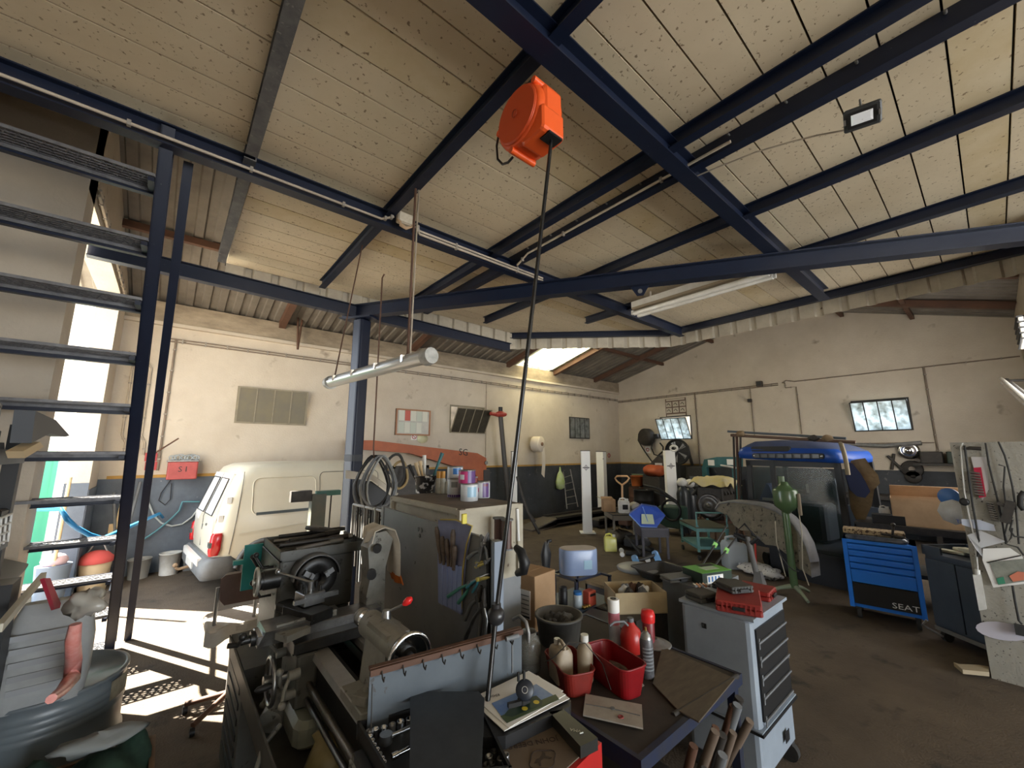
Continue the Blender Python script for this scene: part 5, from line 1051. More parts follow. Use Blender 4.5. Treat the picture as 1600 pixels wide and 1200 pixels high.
for k in range(8):mb=MB();mb.box((-.40+.125*k,-.184,1.935),(.09,.012,.055));cb(mb,'vent_slot',mat('slot_black',(.03,.03,.032),.3),lb_)
for x in(-.44,.55):mb=MB();mb.sphere((x,-.185,1.935),.016,8,6);cb(mb,'chrome_screw',M_CHROME,lb_)
gx=7.05
outer=[(1118,797),(1124,788),(1140,785),(1165,787),(1190,791),(1212,799),(1232,813),(1248,832),(1260,855),(1267,880),(1269,902)]
inner=[(1262,897),(1246,888),(1232,868),(1212,853),(1196,851),(1186,842),(1174,829),(1158,829),(1146,820),(1138,806)]
def gp(u,v,o=0):
 p=at(u,v,x=7.55-(u-1118)*.0042);return p
M_MUD=mat('muddy_mudguard',(.30,.27,.20),.85,col2=(.13,.12,.095),scale=7,amt=1.0,detail=10,spots=(.05,.045,.04),spot_scale=16,spot_lo=.58,spot_hi=.66,bump=.3)
mb=MB();O_=[gp(*p)for p in outer];I_=[gp(*p)for p in inner];mb.prism(O_+I_,(.03,-.012,0));mg=mb.build('mudguard',M_MUD,cab,world=True)
mb=MB();vs=[];
for i,p in enumerate(O_):vs+=[tuple(p+Vector((-.03,0,.0))),tuple(p+Vector((-.02,0,.035))),tuple(p+Vector((.16,-.06,.045))),tuple(p+Vector((.16,-.06,.01)))]
mb.add(vs,[(4*i+k,4*i+4+k,4*i+4+(k+1)%4,4*i+(k+1)%4)for i in range(len(O_)-1)for k in range(4)],True);mb.build('mudguard_rim',mat('grey_rim',(.26,.26,.27),.6,col2=(.17,.17,.17),scale=5,amt=.8),mg,world=True)
def roofpt(u,v):return at(u,v,x=7.55)
mb=MB();a,b=roofpt(1137,674),roofpt(1322,685);mb.tube([a,b],.020,7);tag(mb.build('lashed_pole',mat('steel_blue_pole',(.10,.12,.14),.4)),'upper blue-grey pole lashed across the cab roof','pole')
mb=MB();a,b=roofpt(1142,680),roofpt(1337,691);mb.tube([a,b],.024,7);tag(mb.build('lashed_pole',mat('brown_pole',(.14,.085,.06),.6)),'lower brown pole lashed across the cab roof','pole')
for(u,v,lab)in((1158,678,'tan rope knot at the left end of the roof poles'),(1293,685,'tan rope knot at the right end of the roof poles'),(1272,685,'dark strap bundle on the right half of the roof poles')):
 c=roofpt(u,v);lumpy('rope_knot',lab,(c.x-.01,c.y,c.z-.05),(.06,.07,.05),mat('tan_rope',(.24,.17,.10),.9)if 'tan' in lab else M_DIRT,'rope',u)
mb=MB();mb.tube([roofpt(u,v)for u,v in((1313,690),(1318,705),(1322,722),(1325,742))],.03,5);tag(mb.build('strap',mat('webbing',(.30,.25,.17),.8)),'tan webbing strap hanging from the pole ends','strap')
for k,(u0,u1)in enumerate(((1151,1150),(1157,1148),(1146,1144))):
 a,b=at(u0,678,x=7.9),at(u1,790,x=7.9);mb=MB();mb.tube([Vector((a.x,a.y,a.z)),Vector((b.x,b.y,0.02))],.018 if k else .022,6);tag(mb.build('upright_bar',[M_RUST,M_DIRT,M_DIRT][k]),['rust-red upright bar at the left corner of the cab','dark upright bar beside the rust-red one','outermost dark upright bar left of the cab'][k],'bar')
def coat(name,lab,pts,m_,xx):
 P=[at(u,v,x=xx)for u,v in pts];mb=MB();mb.prism(P,(.06,.02,0));o=mb.build(name,m_);tag(o,lab,'coat');return o
M_KHAKI=mat('khaki_cloth',(.27,.19,.10),.9,col2=(.15,.105,.055),scale=7,amt=.9,bump=.6,bump_scale=9)
coat('hanging_coat','khaki-brown coat hanging at the right corner of the cab',((1322,722),(1338,718),(1352,716),(1360,728),(1372,742),(1375,755),(1366,765),(1362,790),(1352,812),(1338,812),(1330,795),(1326,760)),M_KHAKI,7.9)
coat('hanging_coat','navy jacket hanging over the khaki coat',((1320,722),(1332,724),(1345,740),(1352,752),(1360,768),(1352,778),(1340,776),(1328,765),(1322,745)),mat('navy_cloth',(.03,.04,.10),.9),7.8)
mb=MB();mb.tube([(8.05,at(1342,790,x=8.05).y,0),(8.05,at(1342,790,x=8.05).y,1.86)],.03,8);mb.box((8.05,at(1342,790,x=8.05).y,.02),(.4,.4,.04));tag(mb.build('coat_stand',M_DIRT),'dark post carrying the hanging coats','stand')
gsx=at(1243,932,z=0);t=thing('pedestal_machine','olive-green pedestal machine on a three-legged foot before the cab','pedestal',(gsx.x,gsx.y,0))
M_OLV=mat('olive_green_enamel',(.07,.125,.055),.25,spec=.7);hz=at(1230,750,x=gsx.x).z
mb=MB();mb.cyl((0,0,.12),(-.0,.02,hz+.05),.050,.042,n=14);mb.build('post',M_OLV,t)
ztop=at(1228,757,x=gsx.x).z;zbot=at(1232,800,x=gsx.x).z;yo=at(1227,775,x=gsx.x).y-gsx.y
mb=MB();mb.lathe([(.04,zbot-.02),(.08,zbot+.02),(.15,zbot+.08),(.16,zbot+.16),(.16,ztop-.09),(.145,ztop-.06),(.12,ztop-.055),(.06,ztop),(.05,ztop+.04),(.001,ztop+.04)],(0,yo,0),n=24);mb.rbox((0,yo,zbot+.2),(.18,.27,.20),.04);mb.build('head',M_OLV,t)
mb=MB()
for a in(-.3,1.9,3.9):mb.tube([(0,0,.14),(.17*math.cos(a),.17*math.sin(a),.09),(.30*math.cos(a),.30*math.sin(a),.03)],[.035,.025,.02],8)
mb.build('tripod_foot',mat('pale_olive',(.22,.26,.18),.5),t)
mb=MB();mb.tube([(-.02,yo-.14,ztop-.08),(-.02,yo-.16,.9),(-.02,yo-.12,.4),(-.05,yo-.18,.2)],.007,5);mb.tube([(-.02,yo+.16,zbot-.15),(-.02,yo+.17,.7),(-.02,yo+.10,.25)],.007,5);mb.build('cord',mat('cream_cord',(.5,.46,.36),.7),t)
mb=MB();mb.rbox((-.02,yo-.17,zbot+.12),(.05,.04,.30),.015);mb.build('switch_bar',mat('tan_metal',(.25,.2,.14),.5),t)
p=at(1190,905,z=0);t=thing('drop_stand','grey pillar stand with a triangular loop on top, before the mudguard','stand',(5.9,at(1186,905,x=5.9).y,0))
x_,y_=5.9,at(1186,905,x=5.9).y;zt=at(1178,825,x=5.9).z;M_DST=mat('dusty_dark_steel',(.10,.095,.09),.6)
mb=MB();mb.box((x_,y_,.25),(.26,.26,.5),top=(.25,.25));mb.tube([(x_,y_,.3),(x_,y_+.09,zt-.12)],.035,8);mb.build('pillar',M_DST,t,world=True)
mb=MB();yy=y_+.09;mb.tube([(x_,yy-.11,zt-.13),(x_,yy+.16,zt-.10),(x_,yy+.02,zt+.04)],.014,6,closed=True);mb.tube([(x_,yy+.16,zt-.12),(x_,yy-.05,zt-.19),(x_,yy-.13,zt-.11)],.03,6);mb.build('top_loop',M_BLACK,t,world=True)
for(u0,v0,u1,v1,lab)in((1135,822,1090,895,'first thin black rod with lime-green clips, leaning toward the green box'),(1150,840,1112,890,'second thin black rod with lime-green clips')):
 a,b=at(u0,v0,x=5.3),at(u1,v1,x=4.1);t=thing('prop_rod',lab,'rod',tuple(b));mb=MB();mb.tube([a,b],.009,6);mb.build('rod',M_BLACK,t,world=True)
 c=a.lerp(b,.45);mb=MB();mb.box(c,(.05,.04,.05),rz=.5,rx=.5);mb.build('lime_clip',mat('lime_green',(.35,.75,.22),.4),t,world=True);mb=MB();mb.box(b+Vector((0,0,.02)),(.06,.06,.05),rz=.4);mb.build('lime_clip',mat('lime_green',(.35,.75,.22),.4),t,world=True)
p=at(1145,888,z=0);jerrycan('pale grey plastic canister with a dark side behind the green box',(p.x+.1,p.y,0),-.75,.34,.30,.52,mat('pale_blue_plastic',(.46,.52,.58),.4),M_BLACK)
p=at(1215,885,z=0);t=thing('bench_grinder','small dark bench grinder on the floor left of the green pedestal','grinder',(p.x,p.y,0),-.8);mb=MB();mb.rbox((0,0,.12),(.24,.14,.16),.03);mb.bb((-.12,-.08,0),(.12,.08,.04));mb.build('motor',M_GREYP,t)
for s in(-1,1):mb=MB();mb.cyl((s*.13,0,.13),(s*.19,0,.13),.11,n=18);mb.build('wheel_guard',M_BLACK,t)
for(u,v,s,lab)in((1182,895,.30,'crumpled white printed bag on the floor by the pillar stand'),(1205,905,.22,'second white printed bag, nearer the green pedestal')):
 p=at(u,v,z=0);lumpy('printed_bag',lab,(p.x,p.y,0),(s,s*.7,.07),mat('printed_white',(.62,.62,.62),.6,spots=(.10,.10,.11),spot_scale=22,spot_lo=.56,spot_hi=.60),'bag',u,amp=.5)
mb=MB();mb.tube([at(u,v,x=6.6)for u,v in((1215,858),(1222,872),(1232,885),(1242,892),(1248,893))],.008,5);tag(mb.build('loose_wire',M_BLACK),'thin black wire curling down under the mudguard','wire')
mb=MB();mb.tube([at(1180,850,x=7.0),at(1182,900,x=6.6)],.014,6);tag(mb.build('red_rod',M_RED),'thin red rod standing behind the pillar stand','rod')
SX=5.86
mb=MB();mb.bb((SX,-6.9,0),(SX+.24,.285,2.09));stub=struct(mb,'wall_partition',M_STUB)
def S(u,v,o=.01):return at(u,v,x=SX-o)
mb=MB();mb.tube([S(u,v,.02)for u,v in((1504,692),(1501,700),(1503,730),(1507,770),(1515,810),(1523,845),(1527,880),(1528,893))],.006,7);tag(mb.build('white_cable',M_WPL),'white cable running down the partition to the socket strip','cable')
mb=MB();mb.tube([S(u,v,.03)for u,v in((1507,696),(1513,740),(1520,790),(1527,830),(1530,845),(1528,870))],.008,6);mb.tube([S(u,v,.03)for u,v in((1540,692),(1545,725),(1556,770),(1565,810),(1572,850),(1590,855),(1600,868))],.007,6);tag(mb.build('dark_cable',M_RUBBER),'pair of dark cables running down the partition','cable')
t=thing('socket_strip','long white socket strip at the foot of the white cable','socket strip',tuple(S(1532,952,.03)));P=[S(u,v,.0)for u,v in((1520,897),(1533,897),(1542,950),(1530,952))];mb=MB();mb.prism(P,(-.05,0,0));mb.build('strip_body',M_WPL,t,world=True);mb=MB();mb.tube([S(1527,890,.03),S(1528,900,.03)],.018,8);mb.build('plug',M_WPL,t,world=True)
t=thing('drill_card','red and white blister card of drill bits on the partition','card',tuple(S(1532,775,.02)));mb=MB();mb.prism([S(1517,714),S(1541,714),S(1545,765),S(1535,782),S(1530,765)],(-.004,0,0));mb.build('card',mat('clear_card',(.50,.48,.48),.2),t,world=True);mb=MB();mb.prism([S(1521,731,.012),S(1533,730,.012),S(1541,776,.012),S(1530,778,.012)],(-.008,0,0));mb.build('red_tray',mat('crimson_tray',(.42,.015,.05),.3),t,world=True)
for k in range(9):mb=MB();mb.tube([S(1516+.9*k,738+4.2*k,.025),S(1531+.9*k,740+4.2*k,.025)],.010,6);mb.build('drill_bit',M_STEEL,t,world=True)
t=thing('bit_rack','row of steel bits fixed to the partition under the drill card','rack',tuple(S(1548,812,.02)));mb=MB();mb.prism([S(1548,785),S(1551,785),S(1560,812),S(1556,813)],(-.02,0,0));mb.build('rail',M_BLACK,t,world=True)
for k in range(8):mb=MB();mb.tube([S(1541+1.1*k,785+3.7*k,.025),S(1552+1.1*k,787+3.7*k,.025)],.010,6);mb.build('steel_bit',M_STEEL,t,world=True)
t=thing('pencil_tray','dark steel spike lying across the top of the partition face','spike',tuple(S(1520,700,.02)));mb=MB();mb.tube([S(1505,702,.02),S(1515,700,.02),S(1533,701,.02)],[.006,.016,.018],7);mb.build('spike',M_DIRT,t,world=True)
t=thing('knob','round black knob on the partition beside the white cable','knob',tuple(S(1507,784,.03)));mb=MB();c=S(1507,784,0);mb.lathe([(.035,0),(.035,.03),(.02,.035)],c,(-1,0,0),n=14);mb.build('knob_body',M_BLACK,t,world=True)
t=thing('blue_sticker','blue and white printed sticker on the partition','sticker',tuple(S(1530,825,.01)));mb=MB();mb.prism([S(1502,811),S(1530,812),S(1553,820),S(1556,830),S(1530,828),S(1503,820)],(-.003,0,0));mb.build('sticker_sheet',mat('sticker_blue_white',(.55,.60,.72),.3),t,world=True)
q=S(1516,818,.008);letters('T-BENNE',.045,q,(0,-1,-.12),(0,0,1),mat('sticker_blue',(.03,.08,.35),.4),t);q=S(1542,823,.008);letters('T 35',.04,q,(0,-1,-.12),(0,0,1),mat('sticker_blue',(.03,.08,.35),.4),t)
t=thing('oval_sticker','oval pale sticker with dark shapes low on the partition','sticker',tuple(S(1565,985,.01)));mb=MB();c=S(1565,986);mb.prism([c+Vector((0,.155*math.cos(a),.075*math.sin(a)-.02*math.cos(a)))for a in[2*PI*k/18 for k in range(18)]],(-.004,0,0));mb.build('sticker_sheet',mat('pale_lilac',(.55,.53,.60),.4),t,world=True)
for(du,dv)in((-6,-6),(8,-4),(2,6),(-8,5)):mb=MB();c=S(1565+du,986+dv,.008);mb.box(c,(.004,.035,.022),rx=du*.1);mb.build('sticker_mark',mat('dark_purple',(.07,.05,.12)),t,world=True)
t=thing('wall_calendar','torn white calendar sheets with a tractor photo hanging on the partition','calendar',tuple(S(1565,915,.03)))
mb=MB();mb.prism([S(1511,836,.02),S(1532,829,.02),S(1572,846,.03),S(1533,856,.04),S(1535,870,.04),S(1525,858,.04)],(-.004,0,0));mb.build('curled_sheet',mat('grey_white_paper',(.52,.53,.55),.7),t,world=True)
mb=MB();mb.prism([S(1536,857,.03),S(1578,856,.03),S(1598,870,.03),S(1604,905,.03),S(1602,912,.03),S(1552,918,.03),S(1535,875,.03)],(-.004,0,0));mb.build('month_sheet',M_PAPER,t,world=True)
mb=MB();mb.prism([S(1546,878,.038),S(1603,873,.038),S(1604,908,.038),S(1560,914,.038)],(-.002,0,0));ph=mb.build('tractor_photo',mat('calendar_photo',(.16,.17,.15),.4,col2=(.32,.33,.28),scale=14,amt=1),t,world=True)
mb=MB();mb.prism([S(1577,900,.044),S(1590,893,.044),S(1601,894,.044),S(1602,906,.044),S(1583,909,.044)],(-.002,0,0));mb.build('orange_tractor',mat('coral_print',(.62,.20,.12),.5),ph,world=True)
mb=MB();mb.prism([S(1557,904,.044),S(1568,901,.044),S(1571,912,.044),S(1560,913,.044)],(-.002,0,0));mb.build('green_patch',mat('green_print',(.05,.25,.15),.5),ph,world=True)
mb=MB();mb.tube([S(1543,879,.038),S(1595,868,.038)],.005,4);mb.build('binding',M_BLACK,t,world=True)
t=thing('cord_bundle','black cords and small clamps hanging at the right edge of the partition','cords',tuple(S(1580,850,.05)))
mb=MB();mb.tube([S(u,v,.05)for u,v in((1560,690),(1570,712),(1575,730),(1582,760),(1588,800),(1592,850))],.007,6);mb.tube([S(u,v,.05)for u,v in((1560,726),(1570,729),(1568,760),(1572,790),(1578,810))],.006,6);mb.tube([S(u,v,.06)for u,v in((1582,808),(1574,818),(1570,835),(1574,848),(1580,840),(1582,825))],.006,6);mb.tube([S(u,v,.06)for u,v in((1582,812),(1578,828),(1585,838),(1600,840))],.007,6);mb.build('cord',M_RUBBER,t,world=True)
mb=MB();c=S(1575,800,.05);mb.box(c,(.05,.06,.20),rx=.3);mb.box(S(1570,790,.05),(.04,.09,.03),rx=.5);mb.build('clamp',M_DIRT,t,world=True)
mb=MB();mb.tube([S(u,v,.05)for u,v in((1582,915),(1586,940),(1592,970),(1597,975))],.008,6);mb.box(S(1597,985,.05),(.05,.08,.08));tag(mb.build('hanging_plug',M_RUBBER),'black cord with a plug hanging below the calendar','cord')
mb=MB();mb.tube([S(u,v,.05)for u,v in((1600,768),(1594,776),(1594,790),(1600,797))],.02,6);tag(mb.build('cable_loop',M_RUBBER),'black cable loop cut by the right picture edge on the partition','cable')
mb=MB();P=[at(u,v,z=.03)for u,v in((1491,1041),(1500,1044),(1530,1045),(1546,1048),(1546,1057),(1505,1053))];mb.prism(P,(0,0,.035));tag(mb.build('torn_cardboard',mat('torn_card',(.36,.29,.19),.8)),'torn tan cardboard strip on the floor against the partition','cardboard')
c0,c1_=at(1315,840,z=.93),at(1432,853,z=.93)
L=(c1_-c0);t_ang=math.atan2(L.y,L.x);W_=L.length
tc=thing('tool_chest','bright blue SEAT tool chest of drawers on casters beside the cab','tool chest',(c0.x,c0.y,0),t_ang)
D_=.45;z0_,z1_=.13,.92
mb=MB();mb.bb((0,.03,z0_),(.045,D_,z1_));mb.bb((W_-.045,.03,z0_),(W_,D_,z1_));mb.bb((0,.03,z1_-.03),(W_,D_,z1_));mb.bb((0,.03,z0_),(W_,D_,z0_+.04));mb.bb((.02,.08,z0_),(W_-.02,D_,z1_));mb.bb((0,0,z0_),(.045,.04,z1_));mb.bb((W_-.045,0,z0_),(W_,.04,z1_));mb.bb((.045,0,z1_-.035),(W_-.045,.04,z1_));mb.build('carcass',M_BLUEP,tc)
hs=[.075,.075,.075,.075,.16];z=z1_-.042
for i,h in enumerate(hs):
 mb=MB();z-=h;mb.bb((.05,.004,z+.006),(W_-.05,.08,z+h-.004));dw=mb.build('drawer',M_BLUEP,tc)
 mb=MB();mb.prism([(.05,.004,z+h-.004),(.05,-.016,z+h-.010),(.05,-.018,z+h-.028),(.05,.004,z+h-.022)],(W_-.10,0,0));mb.build('handle_lip',M_BLUEP,dw)
mb=MB();mb.bb((.05,.004,z0_+.045),(W_-.05,.08,z-.004));mb.build('plinth_panel',M_BLACK,tc)
letters('SEAT',.085,tc.matrix_basis@Vector((W_-.17,.000,z0_+.095)),(math.cos(t_ang),math.sin(t_ang),0),(0,0,1),mat('logo_white',(.8,.8,.8),.4),tc,sx=1.25)
for(x,y)in((.08,.06),(W_-.08,.06),(.08,D_-.06),(W_-.08,D_-.06)):mb=MB();mb.cyl((x-.02,y,.06),(x+.02,y,.06),.06,n=16);mb.box((x,y,.12),(.05,.06,.03));mb.build('caster',M_RUBBER,tc)
T_=tc.matrix_basis
def on(tcx,tcy,z):return tuple(T_@Vector((tcx,tcy,z)))
closed_box('patterned_box','long tan box printed with small brown shapes on the blue chest',on(.30,.22,z1_+.06),t_ang+.03,.58,.22,.055,mat('patterned_card',(.42,.32,.19),.7,spots=(.06,.035,.02),spot_scale=34,spot_lo=.52,spot_hi=.55))
t=thing('wrapped_tools','dark plastic-wrapped tool roll lying on top of the blue chest','tool roll',on(W_/2,.18,z1_),t_ang);mb=MB();stack(mb,[(-.30,.27,.14,.05,0),(-.31,.28,.15,.06,.03),(-.28,.25,.12,.05,.058)]);mb.build('roll',mat('shiny_dark_wrap',(.04,.05,.07),.15,col2=(.12,.14,.18),scale=14,amt=.9),t)
a,b=Vector(on(.52,-.02,z1_+.14)),Vector(on(.60,.05,z1_-.10));t=thing('hammer','dark hammer-like T-handle tool leaning on the chest corner','hammer',on(.56,.05,z1_));mb=MB();mb.tube([Vector(on(.50,.1,z1_+.20)),Vector(on(.47,.1,z1_+.02)),Vector(on(.60,.08,z1_+.01))],.014,6);mb.tube([Vector(on(.38,.1,z1_+.09)),Vector(on(.58,.1,z1_+.07))],.016,6);mb.sphere(Vector(on(.50,.1,z1_+.21)),.025,8,6);mb.build('tool_body',M_DIRT,t,world=True)
c=at(1445,840,x=7.9);cx=Vector((7.95,at(1452,800,x=7.95).y,1.02))
ob=open_box('open_carton','large open brown carton on the bench behind the blue chest',tuple(cx),-1.45,.74,.5,.36,mat('light_carton',(.56,.38,.23),.85,col2=(.46,.31,.18),scale=4),((2,-2.4),(1,-.4)))
t=tube_table('side_bench','dark bench behind the blue chest carrying the large carton','workbench',((7.6,cx.y-.75),(8.3,cx.y+.75)),1.02,.4,M_DIRT,M_DIRT)
jerrycan('white plastic bottle on the bench left of the large carton',(7.9,at(1377,765,x=7.9).y,1.02),-1.2,.12,.10,.22,M_WPL,M_WPL,name='bottle',cat='bottle')
closed_box('black_case','black case on the bench below the white bottle',(7.75,at(1385,790,x=7.75).y,1.02),-1.45,.34,.22,.12,M_BLACK)
t=thing('filter_plate','white-and-blue round cover leaning at the partition edge','cover',(6.6,at(1490,790,x=6.6).y-.05,1.25));mb=MB();c=at(1492,800,x=6.5);mb.lathe([(.001,.0),(.13,0),(.13,.03),(.001,.03)],c,(-1,.3,0),n=8,cap=False);mb.build('cover_plate',M_WPL,t,world=True);mb=MB();c2=at(1484,776,x=6.55);mb.lathe([(.001,0),(.09,0),(.09,.03),(.001,.03)],c2,(-1,.3,0),n=18,cap=False);mb.build('blue_cap',mat('mid_blue',(.08,.20,.5),.4),t,world=True)
t.location=tuple(c-Vector((0,0,.17)))
for ch in ALLKIDS(t):ch.data.transform(Matrix.Translation(Vector((6.6,at(1490,790,x=6.6).y-.05,1.25))-Vector(t.location)))
c0,c1_=at(1440,850,z=.98),at(1512,866,z=.98);L=c1_-c0;t_ang=math.atan2(L.y,L.x);W2=.62
gc=thing('grey_cabinet','dark grey-blue two-door cabinet on casters between the blue chest and the partition','cabinet',(c0.x,c0.y,0),t_ang)
M_GB=mat('grey_blue_enamel',(.055,.075,.105),.45,col2=(.04,.055,.08),scale=5,amt=.6)
mb=MB();mb.bb((0,.02,.14),(W2,.5,.90));mb.build('carcass',M_GB,gc)
for i in range(2):mb=MB();mb.bb((.01+i*W2/2,0,.17),(W2/2-.004+i*W2/2,.02,.84));mb.build('door',M_GB,gc)
mb=MB();mb.bb((0,-.01,.88),(W2,.5,.905));mb.bb((0,-.01,.90),(.02,.5,.98));mb.bb((W2-.02,-.01,.90),(W2,.5,.98));mb.bb((0,.48,.90),(W2,.5,.98));mb.bb((0,-.01,.90),(W2*.32,.01,.98));mb.build('top_tray',M_GB,gc)
mb=MB();mb.bb((.01,-.012,.11),(W2-.01,.0,.15));mb.tube([(-.08,0,.16),(-.12,-.02,.10),(.1,-.03,.07)],.012,6);mb.build('bottom_rail',M_GALV,gc)
for(x,y)in((.06,.06),(W2-.06,.06),(.06,.44),(W2-.06,.44)):mb=MB();mb.cyl((x-.02,y,.055),(x+.02,y,.055),.055,n=14);mb.box((x,y,.12),(.05,.05,.04));mb.build('caster',M_RUBBER,gc)
T_=gc.matrix_basis
for k,(x,y,r)in enumerate(((.1,.2,.3),(.22,.28,-.2),(.36,.22,.15),(.45,.3,.5))):
 mb=MB();mb.rbox(on(x,y,.925+.028*k),(.28,.10,.026),.01,rz=t_ang+r);tag(mb.build('cream_trim_strip',mat('cream_plastic',(.60,.57,.44),.5)),['lowest','second','third','topmost'][k]+' of the cream plastic pieces heaped on the grey cabinet','plastic piece')['group']='cream plastic pieces'
LX,LZ=.80,1.22
lathe=thing('lathe','grey-green metal-turning lathe, oily and worn, running away from the camera','lathe',(LX,2.6,0))
M_LG=mat('lathe_grey_enamel',(.125,.128,.118),.5,col2=(.06,.06,.055),scale=7,amt=1.0,detail=9,spots=(.035,.032,.028),spot_scale=14,spot_lo=.62,spot_hi=.70)
M_LL=mat('pale_cast_enamel',(.31,.31,.28),.5,col2=(.15,.145,.13),scale=8,amt=.9,detail=9,spots=(.07,.06,.05),spot_scale=18,spot_lo=.62,spot_hi=.68)
M_LD=mat('dark_oily_steel',(.055,.055,.055),.38,.6,col2=(.025,.025,.024),scale=16,amt=.9)
M_WAY=mat('polished_way',(.58,.59,.60),.38,.6,col2=(.42,.42,.42),scale=9,amt=.8)
def lp(mb,n,m_,parent=None,**k):return mb.build(n,m_,parent or lathe,world=True,**k)
mb=MB();mb.bb((.69,1.54,.72),(.735,3.0,.97));mb.bb((.90,1.54,.72),(.945,3.0,.97))
for y in(1.6,1.95,2.45,2.9):mb.bb((.735,y-.04,.76),(.90,y+.04,.94))
lp(mb,'bed',M_LD)
for(x0,x1)in((.665,.745),(.89,.955)):
 mb=MB();mb.prism([(x0,1.53,.97),(x1,1.53,.97),(x1,1.53,1.0),(x0+.008,1.53,1.0)],(0,1.47,0));lp(mb,'bed_way',M_WAY)
for x in(.765,.86):mb=MB();mb.prism([(x-.014,1.53,.97),(x+.014,1.53,.97),(x,1.53,.995)],(0,1.47,0));lp(mb,'prismatic_way',mat('dull_way',(.16,.16,.16),.3,.9))
mb=MB();mb.rbox((.835,3.27,1.155),(.46,.62,.34),.02);lp(mb,'headstock',M_LG)
mb=MB();mb.rbox((.835,3.27,.86),(.44,.60,.26),.02);lp(mb,'headstock_base',M_LG)
mb=MB();mb.cyl((LX,2.96,LZ),(LX,2.90,LZ),.085,n=24);mb.lathe([(.05,-.0),(.118,0),(.122,-.008),(.122,-.07),(.114,-.078),(.03,-.078),(.03,-.03)][::-1],(LX,2.92,LZ),(0,1,0),n=36,cap=False);ck=lp(mb,'chuck',M_LD)
for k in range(3):
 a=2*PI*k/3+.5;mb=MB();T_=Matrix.Translation((LX,2.83,LZ))@Matrix.Rotation(-a,4,'Y');mb.box((.07,0,0),(.055,.045,.03),T=T_);mb.box((.05,-.015,0),(.02,.05,.028),T=T_);lp(mb,'chuck_jaw',M_STEEL,ck)
mb=MB();mb.lathe([(.132,0),(.14,.0),(.14,.10),(.132,.10)],(LX,2.84,LZ),(0,1,0),n=36,cap=False);mb.f=[f for f in mb.f if sum(mb.v[i][2]for i in f)/4>LZ-.01];mb.sm=[True]*len(mb.f);lp(mb,'chuck_guard',mat('guard_grey',(.12,.12,.12),.4))
mb=MB();mb.cyl((.61,2.96,1.23),(.52,2.96,1.23),.055,n=24);mb.cyl((.52,2.96,1.23),(.505,2.96,1.23),.05,n=24);lp(mb,'speed_dial',M_LD)
mb=MB();mb.tube([(.49,2.96+.055*math.cos(a),1.23+.075*math.sin(a))for a in[2*PI*k/20 for k in range(20)]],.010,6,closed=True);mb.cyl((.51,2.96,1.23),(.47,2.96,1.23),.018,n=12);lp(mb,'dial_ring',mat('pale_ring',(.42,.41,.36),.4,.4))
for(y,z,t_)in((3.1,1.27,.5),(3.25,1.24,-.4),(3.1,1.1,.9)):mb=MB();mb.tube([(.60,y,z),(.54,y,z),(.50,y+.05*t_,z+.07)],.009,6);mb.sphere((.50,y+.05*t_,z+.08),.017,10,7);lp(mb,'gear_lever',M_BLACK)
mb=MB();mb.bb((.605,2.98,1.02),(.612,3.3,1.16));lp(mb,'gear_chart',M_STEEL)
tt=thing('tool_tray','steel tray heaped with boring bars on top of the lathe headstock','tray',(.86,3.2,1.325))
mb=MB();x0,x1,y0,y1,z0_=.60,1.13,2.93,3.50,1.327
mb.bb((x0,y0,z0_),(x1,y1,z0_+.01))
for a,b in(((x0,y0,z0_),(x0+.012,y1,z0_+.06)),((x1-.012,y0,z0_),(x1,y1,z0_+.06)),((x0,y0,z0_),(x1,y0+.012,z0_+.06)),((x0,y1-.012,z0_),(x1,y1,z0_+.06))):mb.bb(a,b)
mb.build('tray_pan',M_LG,tt,world=True)
rnd=random.Random(4);bars=[]
for k in range(9):
 y=2.98+.052*k;z=1.352+.022*(k%3);L_=rnd.uniform(.30,.46);xo=rnd.uniform(-.05,.05);r=rnd.uniform(.008,.017);dy=rnd.uniform(-.05,.05)
 mb=MB();a,b=Vector((.865+xo-L_/2,y-dy,z)),Vector((.865+xo+L_/2,y+dy,z+.012));mb.cyl(a,b,r,n=8);mb.cyl(a.lerp(b,.7),b,r*1.35,n=6)
 o=tag(mb.build('boring_bar',[M_LD,M_GALV,M_DIRT][k%3]),'%s steel boring bar from the front in the tray on the lathe'%ORD[k],'tool','bars in the headstock tray')
mb=MB();mb.lathe([(.001,.028),(.05,.026),(.075,.012),(.08,0)][::-1],(.80,3.40,1.345),n=20,cap=False);mb.lathe([(.02,.0),(.11,.0),(.11,.02),(.02,.02)],(.95,3.38,1.41),(.2,0,1),n=20,cap=False);tag(mb.build('faceplate',M_DIRT),'dark round plates lying at the back of the headstock tray','plate')
mb=MB();mb.rbox((.80,2.50,1.035),(.44,.30,.055),.01);mb.bb((.58,2.38,1.0),(.69,2.62,1.06));mb.bb((.93,2.40,1.0),(1.02,2.60,1.06));lp(mb,'saddle',M_LD)
mb=MB();mb.rbox((.645,2.50,.885),(.10,.32,.24),.015);lp(mb,'apron',M_LG)
mb=MB();mb.rbox((.74,2.50,1.085),(.62,.14,.05),.006);mb.prism([(.43,2.43,1.06),(.43,2.57,1.06),(.46,2.59,1.13),(.46,2.41,1.13)],(.22,0,0));cs=lp(mb,'cross_slide',M_STEEL)
mb=MB();mb.rbox((.68,2.55,1.135),(.13,.26,.05),.006,rz=.35);mb.rbox((.62,2.72,1.13),(.10,.12,.045),.02,rz=.35);lp(mb,'compound_slide',M_LD)
mb=MB();mb.rbox((.70,2.60,1.195),(.12,.12,.065),.008,rz=.2);tp=lp(mb,'toolpost',M_STEEL)
